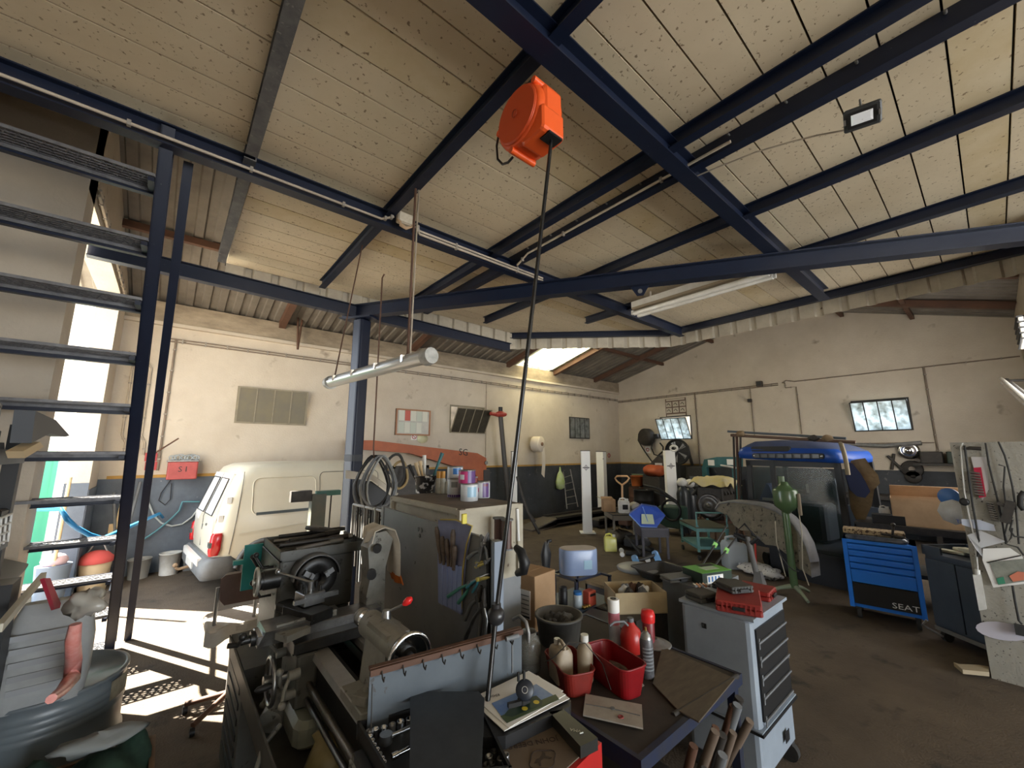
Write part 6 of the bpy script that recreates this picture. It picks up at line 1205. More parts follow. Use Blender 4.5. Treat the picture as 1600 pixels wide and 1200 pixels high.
for(dx,dy)in((-.04,-.04),(.04,-.04),(-.04,.04),(.04,.04)):mb=MB();mb.cyl((.70+dx,2.60+dy,1.225),(.70+dx,2.60+dy,1.26),.009,n=6);lp(mb,'clamp_screw',M_LD,tp)
mb=MB();mb.cyl((.70,2.60,1.22),(.70,2.60,1.275),.018,n=10);mb.tube([(.70,2.60,1.27),(.62,2.66,1.30),(.55,2.71,1.325)],.008,6);mb.sphere((.55,2.71,1.33),.015,8,6);lp(mb,'toolpost_lever',M_STEEL,tp)
mb=MB();mb.box((.72,2.545,1.20),(.24,.022,.022),rz=.15);lp(mb,'cutting_tool',M_STEEL,tp)
mb=MB();mb.box((.66,2.46,1.115),(.30,.015,.05),rz=.1);mb.box((.58,2.40,1.10),(.13,.09,.03),rz=.4);lp(mb,'bright_clamp',M_LL)
def hwheel(c,ax,R_,name,m_=M_STEEL,spokes=3,grip=True):
 mb=MB();c=Vector(c);ax=Vector(ax).normalized();u=ax.orthogonal().normalized();v=ax.cross(u)
 mb.tube([c+u*R_*math.cos(a)+v*R_*math.sin(a)for a in[2*PI*k/24 for k in range(24)]],R_*.11,8,closed=True)
 for k in range(spokes):a=2*PI*k/spokes+.4;mb.tube([c,c+u*R_*math.cos(a)+v*R_*math.sin(a)],R_*.09,6)
 mb.cyl(c-ax*R_*.25,c+ax*R_*.3,R_*.28,n=14);w_=lp(mb,name,m_)
 if grip:mb=MB();g=c+u*R_*.95*math.cos(1)+v*R_*.95*math.sin(1);mb.lathe([(R_*.08,0),(R_*.16,R_*.3),(R_*.12,R_*.7),(R_*.03,R_*.8)],g,ax,n=10);lp(mb,'crank_grip',M_BLACK,w_)
hwheel((.50,2.42,.90),(-1,0,0),.10,'carriage_handwheel')
mb=MB();mb.cyl((.60,2.42,.90),(.50,2.42,.90),.02,n=10);lp(mb,'handwheel_shaft',M_STEEL)
mb=MB();mb.tube([(.43,2.50,1.085),(.37,2.50,1.085)],.02,10);mb.tube([(.37,2.44,1.12),(.37,2.56,1.05)],.010,6);mb.sphere((.37,2.44,1.125),.018,10,7);mb.tube([(.37,2.56,1.05),(.33,2.58,1.05)],.013,8);mb.cyl((.43,2.50,1.085),(.41,2.50,1.085),.035,n=16);lp(mb,'cross_feed_handle',M_LD)
for(y,z,d1,d2)in((2.58,.95,.09,.07),(2.36,.84,-.02,.12),(2.60,.80,.03,-.1),(2.30,.95,-.06,-.09)):mb=MB();mb.cyl((.60,y,z),(.55,y,z),.022,n=12);mb.tube([(.56,y,z),(.53,y+d1*.5,z+d2*.5),(.52,y+d1,z+d2)],.009,6);mb.sphere((.52,y+d1,z+d2),.018,10,7);lp(mb,'apron_lever',M_LL)
mb=MB();mb.tube([(.55,2.36,.72),(.48,2.33,.68),(.45,2.30,.60)],.011,6);mb.sphere((.45,2.30,.585),.028,10,8);lp(mb,'half_nut_lever',M_LL)
mb=MB();mb.cyl((.655,1.56,.865),(.655,2.98,.865),.016,n=12)
lp(mb,'lead_screw',mat('screw_steel',(.15,.14,.12),.4,.8,col2=(.30,.28,.25),scale=60,amt=1.0,stretch=(1,3,1)))
mb=MB();mb.cyl((.648,1.56,.80),(.648,2.98,.80),.012,n=10);lp(mb,'feed_rod',M_STEEL)
mb=MB();mb.rbox((.66,1.60,.83),(.10,.07,.18),.012);lp(mb,'screw_bracket',M_LL)
mb=MB();mb.rbox((.67,2.90,.85),(.16,.18,.24),.015);lp(mb,'feed_gearbox',M_LG)
ts=MB();ts.rbox((.80,1.76,1.02),(.30,.24,.04),.008);ts.prism([(.73,1.66,1.04),(.87,1.66,1.04),(.85,1.66,1.255),(.75,1.66,1.255)],(0,.22,0));ts.cyl((LX,1.62,LZ),(LX,1.96,LZ),.058,n=22);ts.box((.80,1.77,1.258),(.10,.20,.022))
tsk=lp(ts,'tailstock',M_LL)
mb=MB();mb.cyl((LX,1.96,LZ),(LX,2.0,LZ),.048,n=20);mb.cyl((LX,2.0,LZ),(LX,2.07,LZ),.030,n=18);lp(mb,'tailstock_quill',M_CHROME,tsk)
for y in(2.005,2.03,2.055):mb=MB();mb.lathe([(.030,0),(.042,.004),(.042,.012),(.030,.016)],(LX,y,LZ),(0,1,0),n=20,cap=False);lp(mb,'quill_ring',M_STEEL,tsk)
mb=MB();mb.cyl((.82,1.84,1.26),(.82,1.84,1.305),.024,.017,n=16);mb.tube([(.82,1.84,1.295),(.85,1.80,1.32),(.872,1.775,1.335)],.0055,6);lk=lp(mb,'locking_lever',M_STEEL,tsk)
mb=MB();mb.lathe([(.006,0),(.014,.012),(.017,.03),(.009,.046),(.001,.049)],(.868,1.78,1.332),(.6,-.4,.5),n=14);lp(mb,'red_knob',mat('red_knob_plastic',(.70,.02,.02),.25),lk,label='red knob')
mb=MB();mb.cyl((LX,1.62,LZ),(LX,1.57,LZ),.05,.03,n=18);mb.cyl((LX,1.57,LZ),(LX,1.51,LZ),.016,n=12);lp(mb,'wheel_boss',M_LD,tsk)
c_=Vector((LX,1.56,LZ));mb=MB();mb.tube([c_+Vector((.080*math.cos(a),0,.080*math.sin(a)))for a in[2*PI*k/32 for k in range(32)]],.010,8,closed=True);mb.lathe([(.02,.03),(.045,.01),(.078,.0)],c_,(0,1,0),n=24,cap=False);lp(mb,'tailstock_handwheel',M_CHROME,tsk)
mb=MB();mb.sphere((LX,1.51,LZ),.026,14,9);lp(mb,'chrome_hub',M_CHROME,tsk)
mb=MB();mb.rbox((.70,1.72,1.055),(.09,.07,.035),.006,rz=.5);mb.cyl((.70,1.72,1.05),(.70,1.72,1.09),.014,n=6);lp(mb,'clamp_block',M_LL,tsk)
for y in(1.74,1.80):mb=MB();mb.rbox((.80,y,1.272),(.022,.035,.008),.003);lp(mb,'white_mark',M_WPL,tsk)
ra=MB();ra.prism([(.995,2.5,1.0),(1.10,2.5,1.0),(1.09,2.49,1.31),(1.125,2.48,1.47),(1.08,2.48,1.52),(1.01,2.48,1.515),(.975,2.49,1.43),(1.00,2.5,1.245),(.985,2.5,1.165)],(0,.12,0))  # arm and towel coordinates scaled about the camera, baked in as constants
so_=thing('milling_head','cream cast swivel arm standing behind the lathe bed','machine arm',(1.05,2.56,0));ra.build('arm_casting',M_LL,so_,world=True)
mb=MB();mb.cyl((1.03,2.48,1.43),(1.01,2.44,1.43),.024,n=14);mb.build('black_knob',M_BLACK,so_,world=True);mb=MB();mb.cyl((1.0,2.48,1.29),(.985,2.44,1.29),.027,n=14);mb.build('black_knob',M_BLACK,so_,world=True)
mb=MB();mb.bb((.98,2.44,.92),(1.16,2.70,1.0));mb.bb((1.12,2.50,.0),(1.22,2.64,.96));mb.build('arm_foot',M_LL,so_,world=True)
tw=MB()
def tow(u,v):
 s=u;
 pts=[(.985,1.46),(1.0,1.525),(1.06,1.545),(1.12,1.52),(1.15,1.44),(1.165,1.34),(1.18,1.24)]
 i=min(int(s*6),5);f=s*6-i;x=pts[i][0]+(pts[i+1][0]-pts[i][0])*f;z=pts[i][1]+(pts[i+1][1]-pts[i][1])*f
 return(x+.012*math.sin(9*v+3*u),2.465+.17*v+.012*math.sin(7*u),z+.008*math.sin(8*v))
tw.grid(tow,18,10,thick=.006);tw_=tw.build('shop_towel',mat('cream_towel',(.66,.61,.52),.95,col2=(.50,.45,.37),scale=8,amt=.8));tag(tw_,'cream shop towel with an orange hem hung over the cast arm','towel')
mb=MB();mb.grid(lambda u,v:(1.18+.02*u+.010*math.sin(9*v),2.46+.175*v,1.245-.055*u),2,8,thick=.007);mb.build('orange_hem',mat('orange_hem',(.60,.16,.03),.9),tw_,world=True)
mb=MB();mb.bb((.47,1.53,.60),(1.10,3.55,.61));mb.prism([(.47,1.53,.60),(.455,1.53,.76),(.465,1.53,.76),(.48,1.53,.60)],(0,2.02,0));mb.bb((1.09,1.53,.60),(1.10,3.55,.78));mb.bb((.47,1.53,.60),(1.10,1.54,.72));lp(mb,'chip_tray',mat('oily_tray',(.12,.115,.10),.45,col2=(.05,.045,.04),scale=5,amt=.9))
mb=MB();mb.rbox((.70,2.36,.70),(.24,.30,.12),.05);lp(mb,'splash_trough',mat('pale_green_pan',(.30,.32,.27),.4,col2=(.2,.21,.17),scale=6,amt=.8))
mb=MB();mb.cyl((.52,2.45,.70),(.60,2.58,.73),.055,n=18);lp(mb,'coolant_pipe',M_LL)
for(y0,y1)in((1.56,1.80),(2.95,3.55)):
 mb=MB();mb.bb((.50 if y0<2 else .47,y0,.02),(1.06,y1,.60 if y0<2 else .76));cbn=lp(mb,'base_cabinet',M_LG)
 if y0>2:
  for k in range(7):mb=MB();mb.box((.468,(y0+y1)/2,.14+.080*k),(.008,.46,.034));lp(mb,'louvre',M_BLACK,cbn)
mb=MB();mb.lathe([(.01,0),(.10,.01),(.12,.05),(.11,.11),(.06,.15),(.03,.17),(.03,.20),(.001,.20)],(.72,2.02,.612),(-.4,.5,.9),n=20);tag(mb.build('oil_jug',mat('oily_yellow_plastic',(.34,.28,.12),.3,col2=(.16,.13,.06),scale=5,amt=.8)),'yellowed oil jug lying in the lathe chip tray','jug')
mb=MB();mb.lathe([(.045,0),(.05,.10),(.054,.10),(.054,.12),(.044,.12),(.04,.01)],(.665,1.80,.611),n=18,cap=False);tag(mb.build('steel_cup',M_STEEL),'open steel cup in the chip tray beside the oil jug','cup')
vs_t=thing('machine_vice','small grey machine vice in the near end of the chip tray','vice',(.78,1.66,.611));mb=MB();mb.rbox((.78,1.66,.66),(.16,.22,.09),.01);mb.bb((.72,1.56,.70),(.84,1.60,.76));mb.bb((.72,1.70,.70),(.84,1.74,.76));mb.build('vice_body',M_GREYP,vs_t,world=True);mb=MB();mb.cyl((.78,1.57,.69),(.78,1.8,.69),.014,n=8);mb.build('screw',M_STEEL,vs_t,world=True)
mb=MB();mb.bb((.50,3.60,1.02),(.66,3.615,1.33));mb.bb((.44,3.60,1.20),(.50,3.64,1.23));tag(mb.build('teal_plate',mat('turquoise_paint',(.02,.28,.33),.4,col2=(.03,.36,.30),scale=5,amt=.8)),'turquoise plate standing at the back end of the headstock','plate')
t=thing('green_bracket_post','dark green steel post with a side arm standing between lathe and van','post',(1.42,4.7,0))
a=at(498,772,y=4.7);bz=a.z
mb=MB();mb.bb((a.x-.07,4.66,0),(a.x+.07,4.78,bz));mb.build('post',mat('dark_green_steel',(.05,.075,.06),.5,col2=(.12,.10,.07),scale=6,amt=.9),t,world=True)
p=at(455,768,y=4.7);q=at(455,785,y=4.7);mb=MB();mb.bb((p.x,4.68,q.z),(a.x-.07,4.76,p.z));mb.build('side_arm',M_DIRT,t,world=True)
p=at(532,764,y=4.7);mb=MB();mb.bb((a.x-.02,4.68,bz-.02),(p.x,4.76,bz+.03));mb.build('top_arm',mat('green_bar',(.04,.13,.10),.5),t,world=True)
mb=MB();mb.tube([(a.x+.13,4.7,bz),(a.x+.12,4.7,.5)],.008,5);mb.build('hanging_wire',M_DIRT,t,world=True)
ch=thing('stool_seat','worn brown-cushioned chair in the sunlight left of the lathe','chair',(.18,4.15,0))
mb=MB();P=[at(u,v,y=4.0)for u,v in((345,905),(352,899),(408,890),(408,935),(350,946),(343,938))];mb.prism(P,(.02,.07,0));mb.build('backrest',mat('brown_fake_leather',(.13,.07,.055),.5,col2=(.07,.04,.03),scale=9,amt=.9),ch,world=True)
mb=MB();z_=at(380,975,y=4.0).z;cxx=at(372,960,y=4.1).x;mb.rbox((cxx,4.15,z_),(.42,.42,.06),.06);mb.grid(lambda u,v:(cxx-.22+.44*u,3.93-.02*math.sin(9*u),z_+.03-.10*v-.02*math.sin(14*u)),14,3,thick=.004);mb.build('seat',mat('torn_white_cloth',(.75,.72,.66),.9,col2=(.55,.48,.42),scale=8,amt=.9),ch,world=True)
mb=MB();mb.tube([(cxx-.16,4.02,z_),(cxx-.16,4.03,z_+.3)],.014,6);mb.tube([(cxx+.1,4.02,z_),(cxx+.1,4.03,z_+.3)],.014,6);mb.cyl((cxx,4.15,.12),(cxx,4.15,z_-.02),.025,n=10);mb.build('post',M_GALV,ch,world=True)
for k in range(5):
 a=2*PI*k/5+2.6;mb=MB();e=(cxx+.30*math.cos(a),4.15+.30*math.sin(a),.07);mb.tube([(cxx,4.15,.13),e],.02,6);lg=mb.build('leg',M_RUST,ch,world=True);mb=MB();mb.cyl((e[0]-.015,e[1],.028),(e[0]+.015,e[1],.028),.028,n=10);mb.build('caster',M_BLACK,lg,world=True)
gb_=thing('grey_backboard','large dull grey steel backboard standing behind the lathe','board',(1.27,2.3,0))
M_GRB=mat('dull_grey_sheet',(.27,.28,.29),.55,.3,col2=(.18,.185,.19),scale=3,amt=.9,detail=9,spots=(.06,.06,.06),spot_scale=20,spot_lo=.68,spot_hi=.72)
mb=MB();mb.prism([(1.255,1.62,.85),(1.255,2.98,.85),(1.255,2.98,1.60),(1.255,1.62,1.575)],(.02,0,0));mb.bb((1.25,1.60,.0),(1.29,1.64,1.575));mb.bb((1.25,2.94,.0),(1.29,2.98,1.60));mb.build('sheet',M_GRB,gb_,world=True)
mb=MB()
for(dy,dz)in((-.02,.02),(.02,.02),(0,-.015)):mb.cyl((1.254,2.38+dy,1.50+dz),(1.250,2.38+dy,1.50+dz),.012,n=8)
mb.build('punched_rosette',M_GREYP,gb_,world=True)['kind']='stuff'
mb=MB();mb.bb((1.22,1.575,.85),(1.275,1.60,1.58));mb.build('edge_strip',mat('bluish_strip',(.20,.24,.30),.5),gb_,world=True)
cr=thing('tool_crate','cream-edged wooden crate used as a shelf behind the grey backboard','crate',(1.65,2.6,1.2));M_CRATE=mat('dirty_cream_ply',(.46,.42,.33),.7,col2=(.32,.28,.21),scale=5,amt=.9,spots=(.14,.11,.08),spot_scale=16,spot_lo=.64,spot_hi=.70)
x0,x1,y0,y1=1.38,1.86,2.12,3.10
mb=MB();mb.bb((x0+.01,y0+.01,1.20),(x1-.01,y1-.01,1.63));mb.build('crate_panel',M_CRATE,cr,world=True)
mb=MB();mb.bb((x0,y0,1.63),(x1,y1,1.66));mb.build('crate_top',mat('dark_ply_top',(.17,.13,.09),.8,col2=(.10,.08,.06),scale=5),cr,world=True)
for(a,b)in(((x0-.012,y0-.012,1.2),(x0+.03,y0+.03,1.655)),((x1-.03,y0-.012,1.2),(x1+.012,y0+.03,1.655)),((x0-.012,y1-.03,1.2),(x0+.03,y1,1.655)),((x0-.012,y0+.03,1.625),(x0+.01,y1-.03,1.66)),((x0+.03,y0-.012,1.63),(x1-.03,y0+.01,1.66))):mb=MB();mb.bb(a,b);mb.build('batten',M_CRATE,cr,world=True)
mb=MB();mb.bb((1.36,2.14,0),(1.88,3.12,1.20));bc_=mb.build('back_cabinet',M_GRB);tag(bc_,'tall grey cabinet carrying the cream crate behind the backboard','cabinet')
ZC=1.66
def can(lab,loc,r,h,m_body,bands=(),lid=M_GALV,name='paint_can',cat='paint can',group=None,text=None,open_=False):
 t=thing(name,lab,cat,loc,0,group)
 mb=MB();mb.lathe([(r*.97,0),(r,.004),(r,h-.006),(r*.97,h)],n=24);mb.build('tin',m_body,t)
 mb=MB();mb.lathe([(r*.98,h-.004),(r*1.02,h),(r*1.02,h+.006),(r*.9,h+.006),(r*.86,h+.002),(.001,h+.003)],n=24,cap=False);mb.build('lid',lid,t)
 for(z0_,z1_,a0,a1,m_)in bands:
  mb=MB();n=8;vs=[]
  for k in range(n+1):a=a0+(a1-a0)*k/n;vs+=[(r*1.008*math.cos(a),r*1.008*math.sin(a),z0_*h),(r*1.008*math.cos(a),r*1.008*math.sin(a),z1_*h)]
  mb.add(vs,[(2*k,2*k+2,2*k+3,2*k+1)for k in range(n)],True);mb.build('printed_band',m_,t)
 return t
V=math.atan2(-2.3,-1.6)
P_BLUE=mat('print_blue',(.03,.16,.45),.35);P_MAG=mat('print_magenta',(.45,.04,.16),.35);P_VIO=mat('print_violet',(.10,.04,.18),.35);P_WHT=mat('print_white',(.60,.62,.64),.3);P_GREY=mat('print_grey',(.22,.24,.25),.35);P_LBL=mat('print_pale_blue',(.30,.48,.62),.3);P_DRED=mat('dark_red_tin',(.18,.03,.03),.35)
def cpos(u,v):p=at(u,v,z=ZC);return(min(p.x,x1-.06),max(p.y,y0+.05),ZC)
c1p=at(732,781,z=ZC);c2p=at(709,776,z=ZC)
def pc(u,v,x=None):
 p=at(u,v,z=ZC);return Vector((p.x,p.y,ZC))
g='paint cans on the crate'
A=pc(731,784)+Vector((.045,.05,0));can('white can with a pale blue snow print, at the front of the crate',A,.062,.115,P_WHT,[(.25,.85,V-.2,V+.9,P_LBL),(.35,.75,V-1.0,V-.4,P_WHT)],group=g)
B=A+Vector((-.012,.015,.122));can('magenta and violet can stacked on the pale blue one',B,.060,.085,P_MAG,[(.02,.98,V+.1,V+1.4,P_VIO),(.3,.7,V-.9,V-.3,P_WHT)],group=g)
D=pc(709,778)+Vector((.05,.06,0));can('white can with small blue patches, left of the snow-print can',D,.060,.135,P_WHT,[(.55,.85,V-.5,V+.3,P_GREY),(.02,.15,V-1.2,V+1.2,P_VIO)],group=g)
E_=D+Vector((.0,.01,.142));can('white can with a blue square stacked on the patched can',E_,.060,.082,P_WHT,[(.35,.9,V-.2,V+.9,P_BLUE)],group=g)
G_=pc(756,779)+Vector((.03,.07,0));can('white can with a dark label at the right end of the row',G_,.062,.115,P_WHT,[(.05,.95,V+.1,V+1.0,P_VIO),(.75,.9,V+.2,V+.8,P_DRED),(.4,.65,V-.7,V-.35,P_MAG)],group=g)
H_=A+Vector((.09,.13,0));can('dark red tin behind the front cans',H_,.060,.15,P_DRED,[(.4,.8,V-.6,V+.6,P_WHT)],group=g)
for k,(u,h)in enumerate(((684,.13),(690,.13),(698,.10))):
 p=pc(u,772)+Vector((.03,.04,0));t=thing('spray_can',['leftmost white spray can with an orange cap','second white spray can with an orange cap','short white nozzle bottle right of the spray cans'][k],'spray can',tuple(p),0,'spray cans on the crate')
 mb=MB();mb.lathe([(.026,0),(.028,.005),(.028,h*.85),(.020,h*.97)],n=16);mb.build('can_body',mat('dirty_white_can',(.55,.55,.50),.35,col2=(.4,.4,.35),scale=30),t);mb=MB()
 if k<2:mb.cyl((0,0,h*.95),(0,0,h+.05),.021,n=14);mb.build('cap',mat('orange_cap',(.62,.30,.05),.4),t)
 else:mb.cyl((0,0,h*.95),(0,0,h+.06),.010,.004,n=10);mb.build('nozzle',M_WPL,t)
p=pc(661,772)+Vector((.07,.10,0));bk=thing('brush_pot','black paint-splashed pot of brushes on the crate','pot',tuple(p));mb=MB();mb.lathe([(.075,0),(.088,.13),(.095,.13),(.095,.142),(.084,.142),(.07,.01)],n=22,cap=False);mb.lathe([(.001,.10),(.083,.11)],n=16,cap=False);mb.build('pot',mat('splashed_black',(.02,.02,.022),.5,spots=(.6,.6,.6),spot_scale=26,spot_lo=.56,spot_hi=.58),bk)
for k,(dx,dy,tx,ty,m_,h)in enumerate(((-.03,.0,-.05,.03,M_PALEW,.12),(.0,.02,-.02,.05,M_PALEW,.13),(.04,-.01,.09,-.04,M_TEAL,.20),(.02,.04,.0,.03,M_WPL,.18),(-.05,.03,-.06,.06,M_BLACK,.10))):
 b=p+Vector((dx,dy,.06));e=p+Vector((dx+tx,dy+ty,.13+h));t=thing('paint_brush',['flat brush with a pale wooden handle at the left of the pot','second wooden-handled brush beside it','teal-handled brush leaning right in the pot','white-handled tool at the back of the pot','black stub of a brush at the pot rim'][k],'brush',tuple(b));mb=MB();mb.tube([b,b.lerp(e,.6),e],[.008,.012,.018],7);mb.build('handle',m_,t,world=True)
for k,(u,v)in enumerate(((776,815),(789,815))):
 p=at(u,v,x=1.62);t=thing('wire_bobbin',['left','right'][k]+' of the two brown wire bobbins at the crate corner','bobbin',(p.x,p.y-.02,1.53),0,'wire bobbins');mb=MB();mb.cyl((0,0,-.10),(0,0,.06),.028,n=14);mb.build('wire',mat('brown_wire',(.09,.045,.035),.4),t);mb=MB();mb.cyl((0,0,.06),(0,0,.068),.038,n=16);mb.build('top_flange',M_GREYP,t);mb=MB();mb.cyl((0,0,-.108),(0,0,-.10),.038,n=16);mb.build('bottom_flange',M_GREYP,t)
hc=thing('hose_coil','bundle of grey welding hoses hanging on a rod hook right of the column','hose',tuple(at(590,800,y=4.25)))
cc=at(589,760,y=4.25);rx_,rz_=.21,.30;rnd=random.Random(9)
for k in range(9):
 mb=MB();dx,s1,s2=rnd.uniform(-.05,.05),rnd.uniform(.75,1.15),rnd.uniform(.85,1.1);dy=-.06+.015*k
 mb.tube([(cc.x+dx+rx_*s1*math.cos(a)*(1-.35*max(0,math.sin(a))),4.25+dy+.02*math.sin(2*a),cc.z+.02+rz_*s2*math.sin(a)+(1-s2)*rz_)for a in[2*PI*j/22 for j in range(22)]],.011,6,closed=True);mb.build('hose_loop',[mat('grey_rubber',(.13,.135,.14),.5),mat('light_grey_rubber',(.28,.29,.28),.5),M_RUBBER][k%3],hc,world=True)
mb=MB();tpz=cc.z+rz_;mb.tube([(cc.x-.02,4.25,tpz-.03),(cc.x-.05,4.25,tpz),(cc.x-.06,4.25,tpz+.1),(cc.x-.07,4.25,3.95),(cc.x-.05,4.25,4.0)],.008,6);mb.build('rod_hook',M_RUST,hc,world=True)
rk=thing('hook_rail','steel rail with long hooks and straps hanging beside the column','rail',(1.35,3.4,1.0))
a,b=at(553,788,y=3.75),at(606,800,y=3.05);a=Vector((a.x,a.y,a.z));mb=MB();mb.tube([a,b],.013,8);mb.tube([(a.x,a.y,a.z),(a.x,a.y,0)],.016,8);mb.tube([tuple(b),(b.x,b.y,0)],.016,8);mb.build('rail',M_GALV,rk,world=True)
for k in range(12):
 c=a.lerp(b,(k+.5)/12.5);L_=[.25,.5,.62,.6,.45,.62,.58,.7,.66,.3,.62,.5][k];r=[.006,.010,.006,.008,.016,.006,.010,.014,.02,.008,.01,.006][k]
 mb=MB();mb.tube([c+Vector((.0,-.012,.012)),c+Vector((0,-.02,-.03)),c+Vector((.004,-.02,-L_))],r,6);mb.tube([c+Vector((0,-.02,-.03)),c+Vector((.02,-.02,-.06)),c+Vector((0,-.02,-.09))],.006,5);mb.build('hanging_hook',[M_GALV,M_DIRT,M_LD,M_GREYP][k%4],rk,world=True)
for k,(u,v,R,m_,lab)in enumerate(((618,735,.22,M_RUBBER,'black hose ring hanging behind the welding hoses'),(625,742,.19,mat('straw_hose',(.30,.22,.10),.6),'straw-coloured hose ring beside the black one'))):
 c=at(u,v,y=5.4+.1*k);mb=MB();mb.tube([(c.x+R*.6*math.cos(a),c.y+.02*math.sin(3*a),c.z+R*math.sin(a))for a in[2*PI*j/22 for j in range(22)]],.02,6,closed=True);tag(mb.build('hose_ring',m_),lab,'hose')
t=thing('dark_rack','tall dark rack of hoses standing between the column and the crate','rack',(2.6,5.5,0));p,q=at(612,728,y=5.55),at(668,728,y=5.55)
mb=MB();mb.bb((p.x,5.5,0),(p.x+.04,5.54,p.z));mb.bb((q.x-.04,5.5,0),(q.x,5.54,p.z));mb.bb((p.x,5.5,p.z-.04),(q.x,5.54,p.z));mb.bb((p.x+.04,5.53,.2),(q.x-.04,5.545,p.z-.04));mb.build('rack_frame',M_DIRT,t,world=True)
t=thing('windscreen_frame','pale slanting frame piece with dark glass behind the welding hoses','frame',tuple(at(600,800,y=4.7)));
mb=MB();mb.prism([at(u,v,y=4.7)for u,v in((540,735),(582,742),(622,772),(618,776),(580,750),(540,748))],(.03,.05,0));mb.tube([at(618,774,y=4.72),Vector((at(618,774,y=4.72).x,4.72,0))],.02,6);mb.build('frame_bar',mat('dusty_cream',(.45,.41,.34),.6),t,world=True)
mb=MB();mb.prism([at(u,v,y=4.78)for u,v in((550,750),(580,752),(614,778),(605,800),(560,800))],(.01,.01,0));mb.build('dark_glass',M_BLACK,t,world=True)
def Bd(u,v,o=.01):return at(u,v,x=1.255-o)
M_WAL=mat('lavender_wallet',(.26,.29,.46),.8,col2=(.18,.20,.34),scale=10,amt=.8)
wt=thing('tool_wallet','lavender canvas tool wallet with yellow edging hanging on the backboard','tool wallet',tuple(Bd(715,950,.02)))
mb=MB();P=[Bd(u,v,.008)for u,v in((686,812),(712,814),(738,822),(728,880),(722,960),(690,943),(685,880))];mb.prism(P,(-.006,0,0));mb.build('back_flap',M_WAL,wt,world=True)
for k in range(5):
 mb=MB();u0=686+7.4*k;mb.prism([Bd(u0,876+2*k,.018),Bd(u0+6.8,877+2*k,.024),Bd(u0+7,945+3*k,.018),Bd(u0+.6,941+3*k,.018)],(-.008,0,0));mb.build('pocket',mat('pocket_blue',(.24,.30,.52),.8),wt,world=True)
mb=MB();mb.tube([Bd(u,v,.022)for u,v in((688,812),(712,812),(738,822),(729,850),(723,890),(722,925),(721,955))],.004,5);mb.build('yellow_edging',mat('yellow_binding',(.45,.35,.08),.8),wt,world=True)
for k,(ua,va,ub,vb)in enumerate(((682,823,689,880),(691,838,694,882),(698,842,701,884),(708,828,706,885),(711,853,709,890))):
 a,b=Bd(ua,va,.045),Bd(ub,vb,.03);t=thing('screwdriver','dark wooden-handled screwdriver, number of five in the lavender wallet: '+['tall one at far left','second from left','middle short one','tall one on the right','shortest at far right'][k],'screwdriver',tuple(b),0,'screwdrivers in the wallet')
 t['label']=['tallest dark-handled screwdriver at the left of the lavender wallet','second dark-handled screwdriver from the left of the wallet','short middle screwdriver in the lavender wallet','tall screwdriver on the right of the lavender wallet','shortest screwdriver, lowest at the right of the wallet'][k]
 mb=MB();mb.tube([a,a.lerp(b,.12),a.lerp(b,.5),a.lerp(b,.75),b],[.009,.0145,.014,.0095,.011],8);mb.build('handle',mat('worn_handle',(.07,.05,.04),.5,col2=(.16,.12,.09),scale=40,amt=.8),t,world=True)
def pliers(lab,piv,jaw,h1,h2,m_,mj,r=.007):
 t=thing('pliers',lab,'pliers',tuple(piv),0,'pliers on the backboard');piv,jaw,h1,h2=map(Vector,(piv,jaw,h1,h2))
 mb=MB();mb.tube([piv,piv.lerp(jaw,.5),jaw],[r*1.3,r*1.5,r*.6],6);mb.cyl(piv+Vector((-.012,0,0)),piv+Vector((.008,0,0)),r*1.7,n=12);mb.build('jaws',mj,t,world=True)
 for h in(h1,h2):mb=MB();mid=piv.lerp(h,.4)+(h-(h1+h2)/2)*.25;mb.tube([piv,mid,h],[r*.8,r,r*1.25],6);mb.build('handle',m_,t,world=True)
pliers('black-handled pliers, jaws up, at the top right of the backboard',Bd(752,860,.02),Bd(752,835,.02),Bd(731,872,.03),Bd(745,885,.03),M_GREYP,M_GREYP,.009)
pliers('large grey tin snips above the black-handled pliers',Bd(756,850,.03),Bd(763,832,.02),Bd(750,878,.03),Bd(762,876,.03),M_GREYP,M_STEEL)
pliers('pliers with yellow and blue striped handles',Bd(760,878,.03),Bd(768,872,.03),Bd(743,886,.03),Bd(744,880,.03),mat('yellow_grip',(.50,.42,.10),.5),M_GREYP,.006)
pliers('grey pliers with green grips in the middle of the backboard',Bd(735,912,.03),Bd(764,897,.03),Bd(700,932,.03),Bd(716,942,.03),mat('green_grip',(.06,.26,.20),.5),M_STEEL,.008)
pliers('teal and yellow handled pliers lying crossways under the striped ones',Bd(748,905,.04),Bd(765,902,.03),Bd(729,918,.04),Bd(738,925,.04),mat('teal_grip',(.04,.22,.28),.5),mat('yellow_grip',(.50,.42,.10)),.006)
pliers('long dark multigrip pliers hanging lowest on the backboard',Bd(748,935,.03),Bd(752,915,.03),Bd(726,968,.03),Bd(748,1000,.03),M_GREYP,M_DIRT,.010)
pliers('second long pliers with bare grey handles',Bd(756,945,.04),Bd(757,918,.04),Bd(727,998,.035),Bd(758,1000,.04),M_STEEL,M_DIRT,.009)
mb=MB();mb.tube([Bd(762,835,.012),Bd(764,990,.012)],.010,6);tag(mb.build('black_strap',M_BLACK),'black strap hanging down the backboard among the pliers','strap')
mb=MB();a,b=Bd(739,822,.0),Bd(739,812,.0);mb.rbox((1.20,b.y,b.z+.01),(.03,.016,.05),.006);tag(mb.build('yellow_marker',mat('yellow_plastic',(.60,.52,.06),.4)),'yellow plastic clip on top of the backboard','clip')
g0,g1=at(578,1050,z=1.255),at(815,985,z=1.255);gz=.80
gd_=thing('sheet_guard','pale grey steel sheet guard with a rusty hooked top edge at the lathe tail','guard',((g0.x+g1.x)/2,(g0.y+g1.y)/2,0))
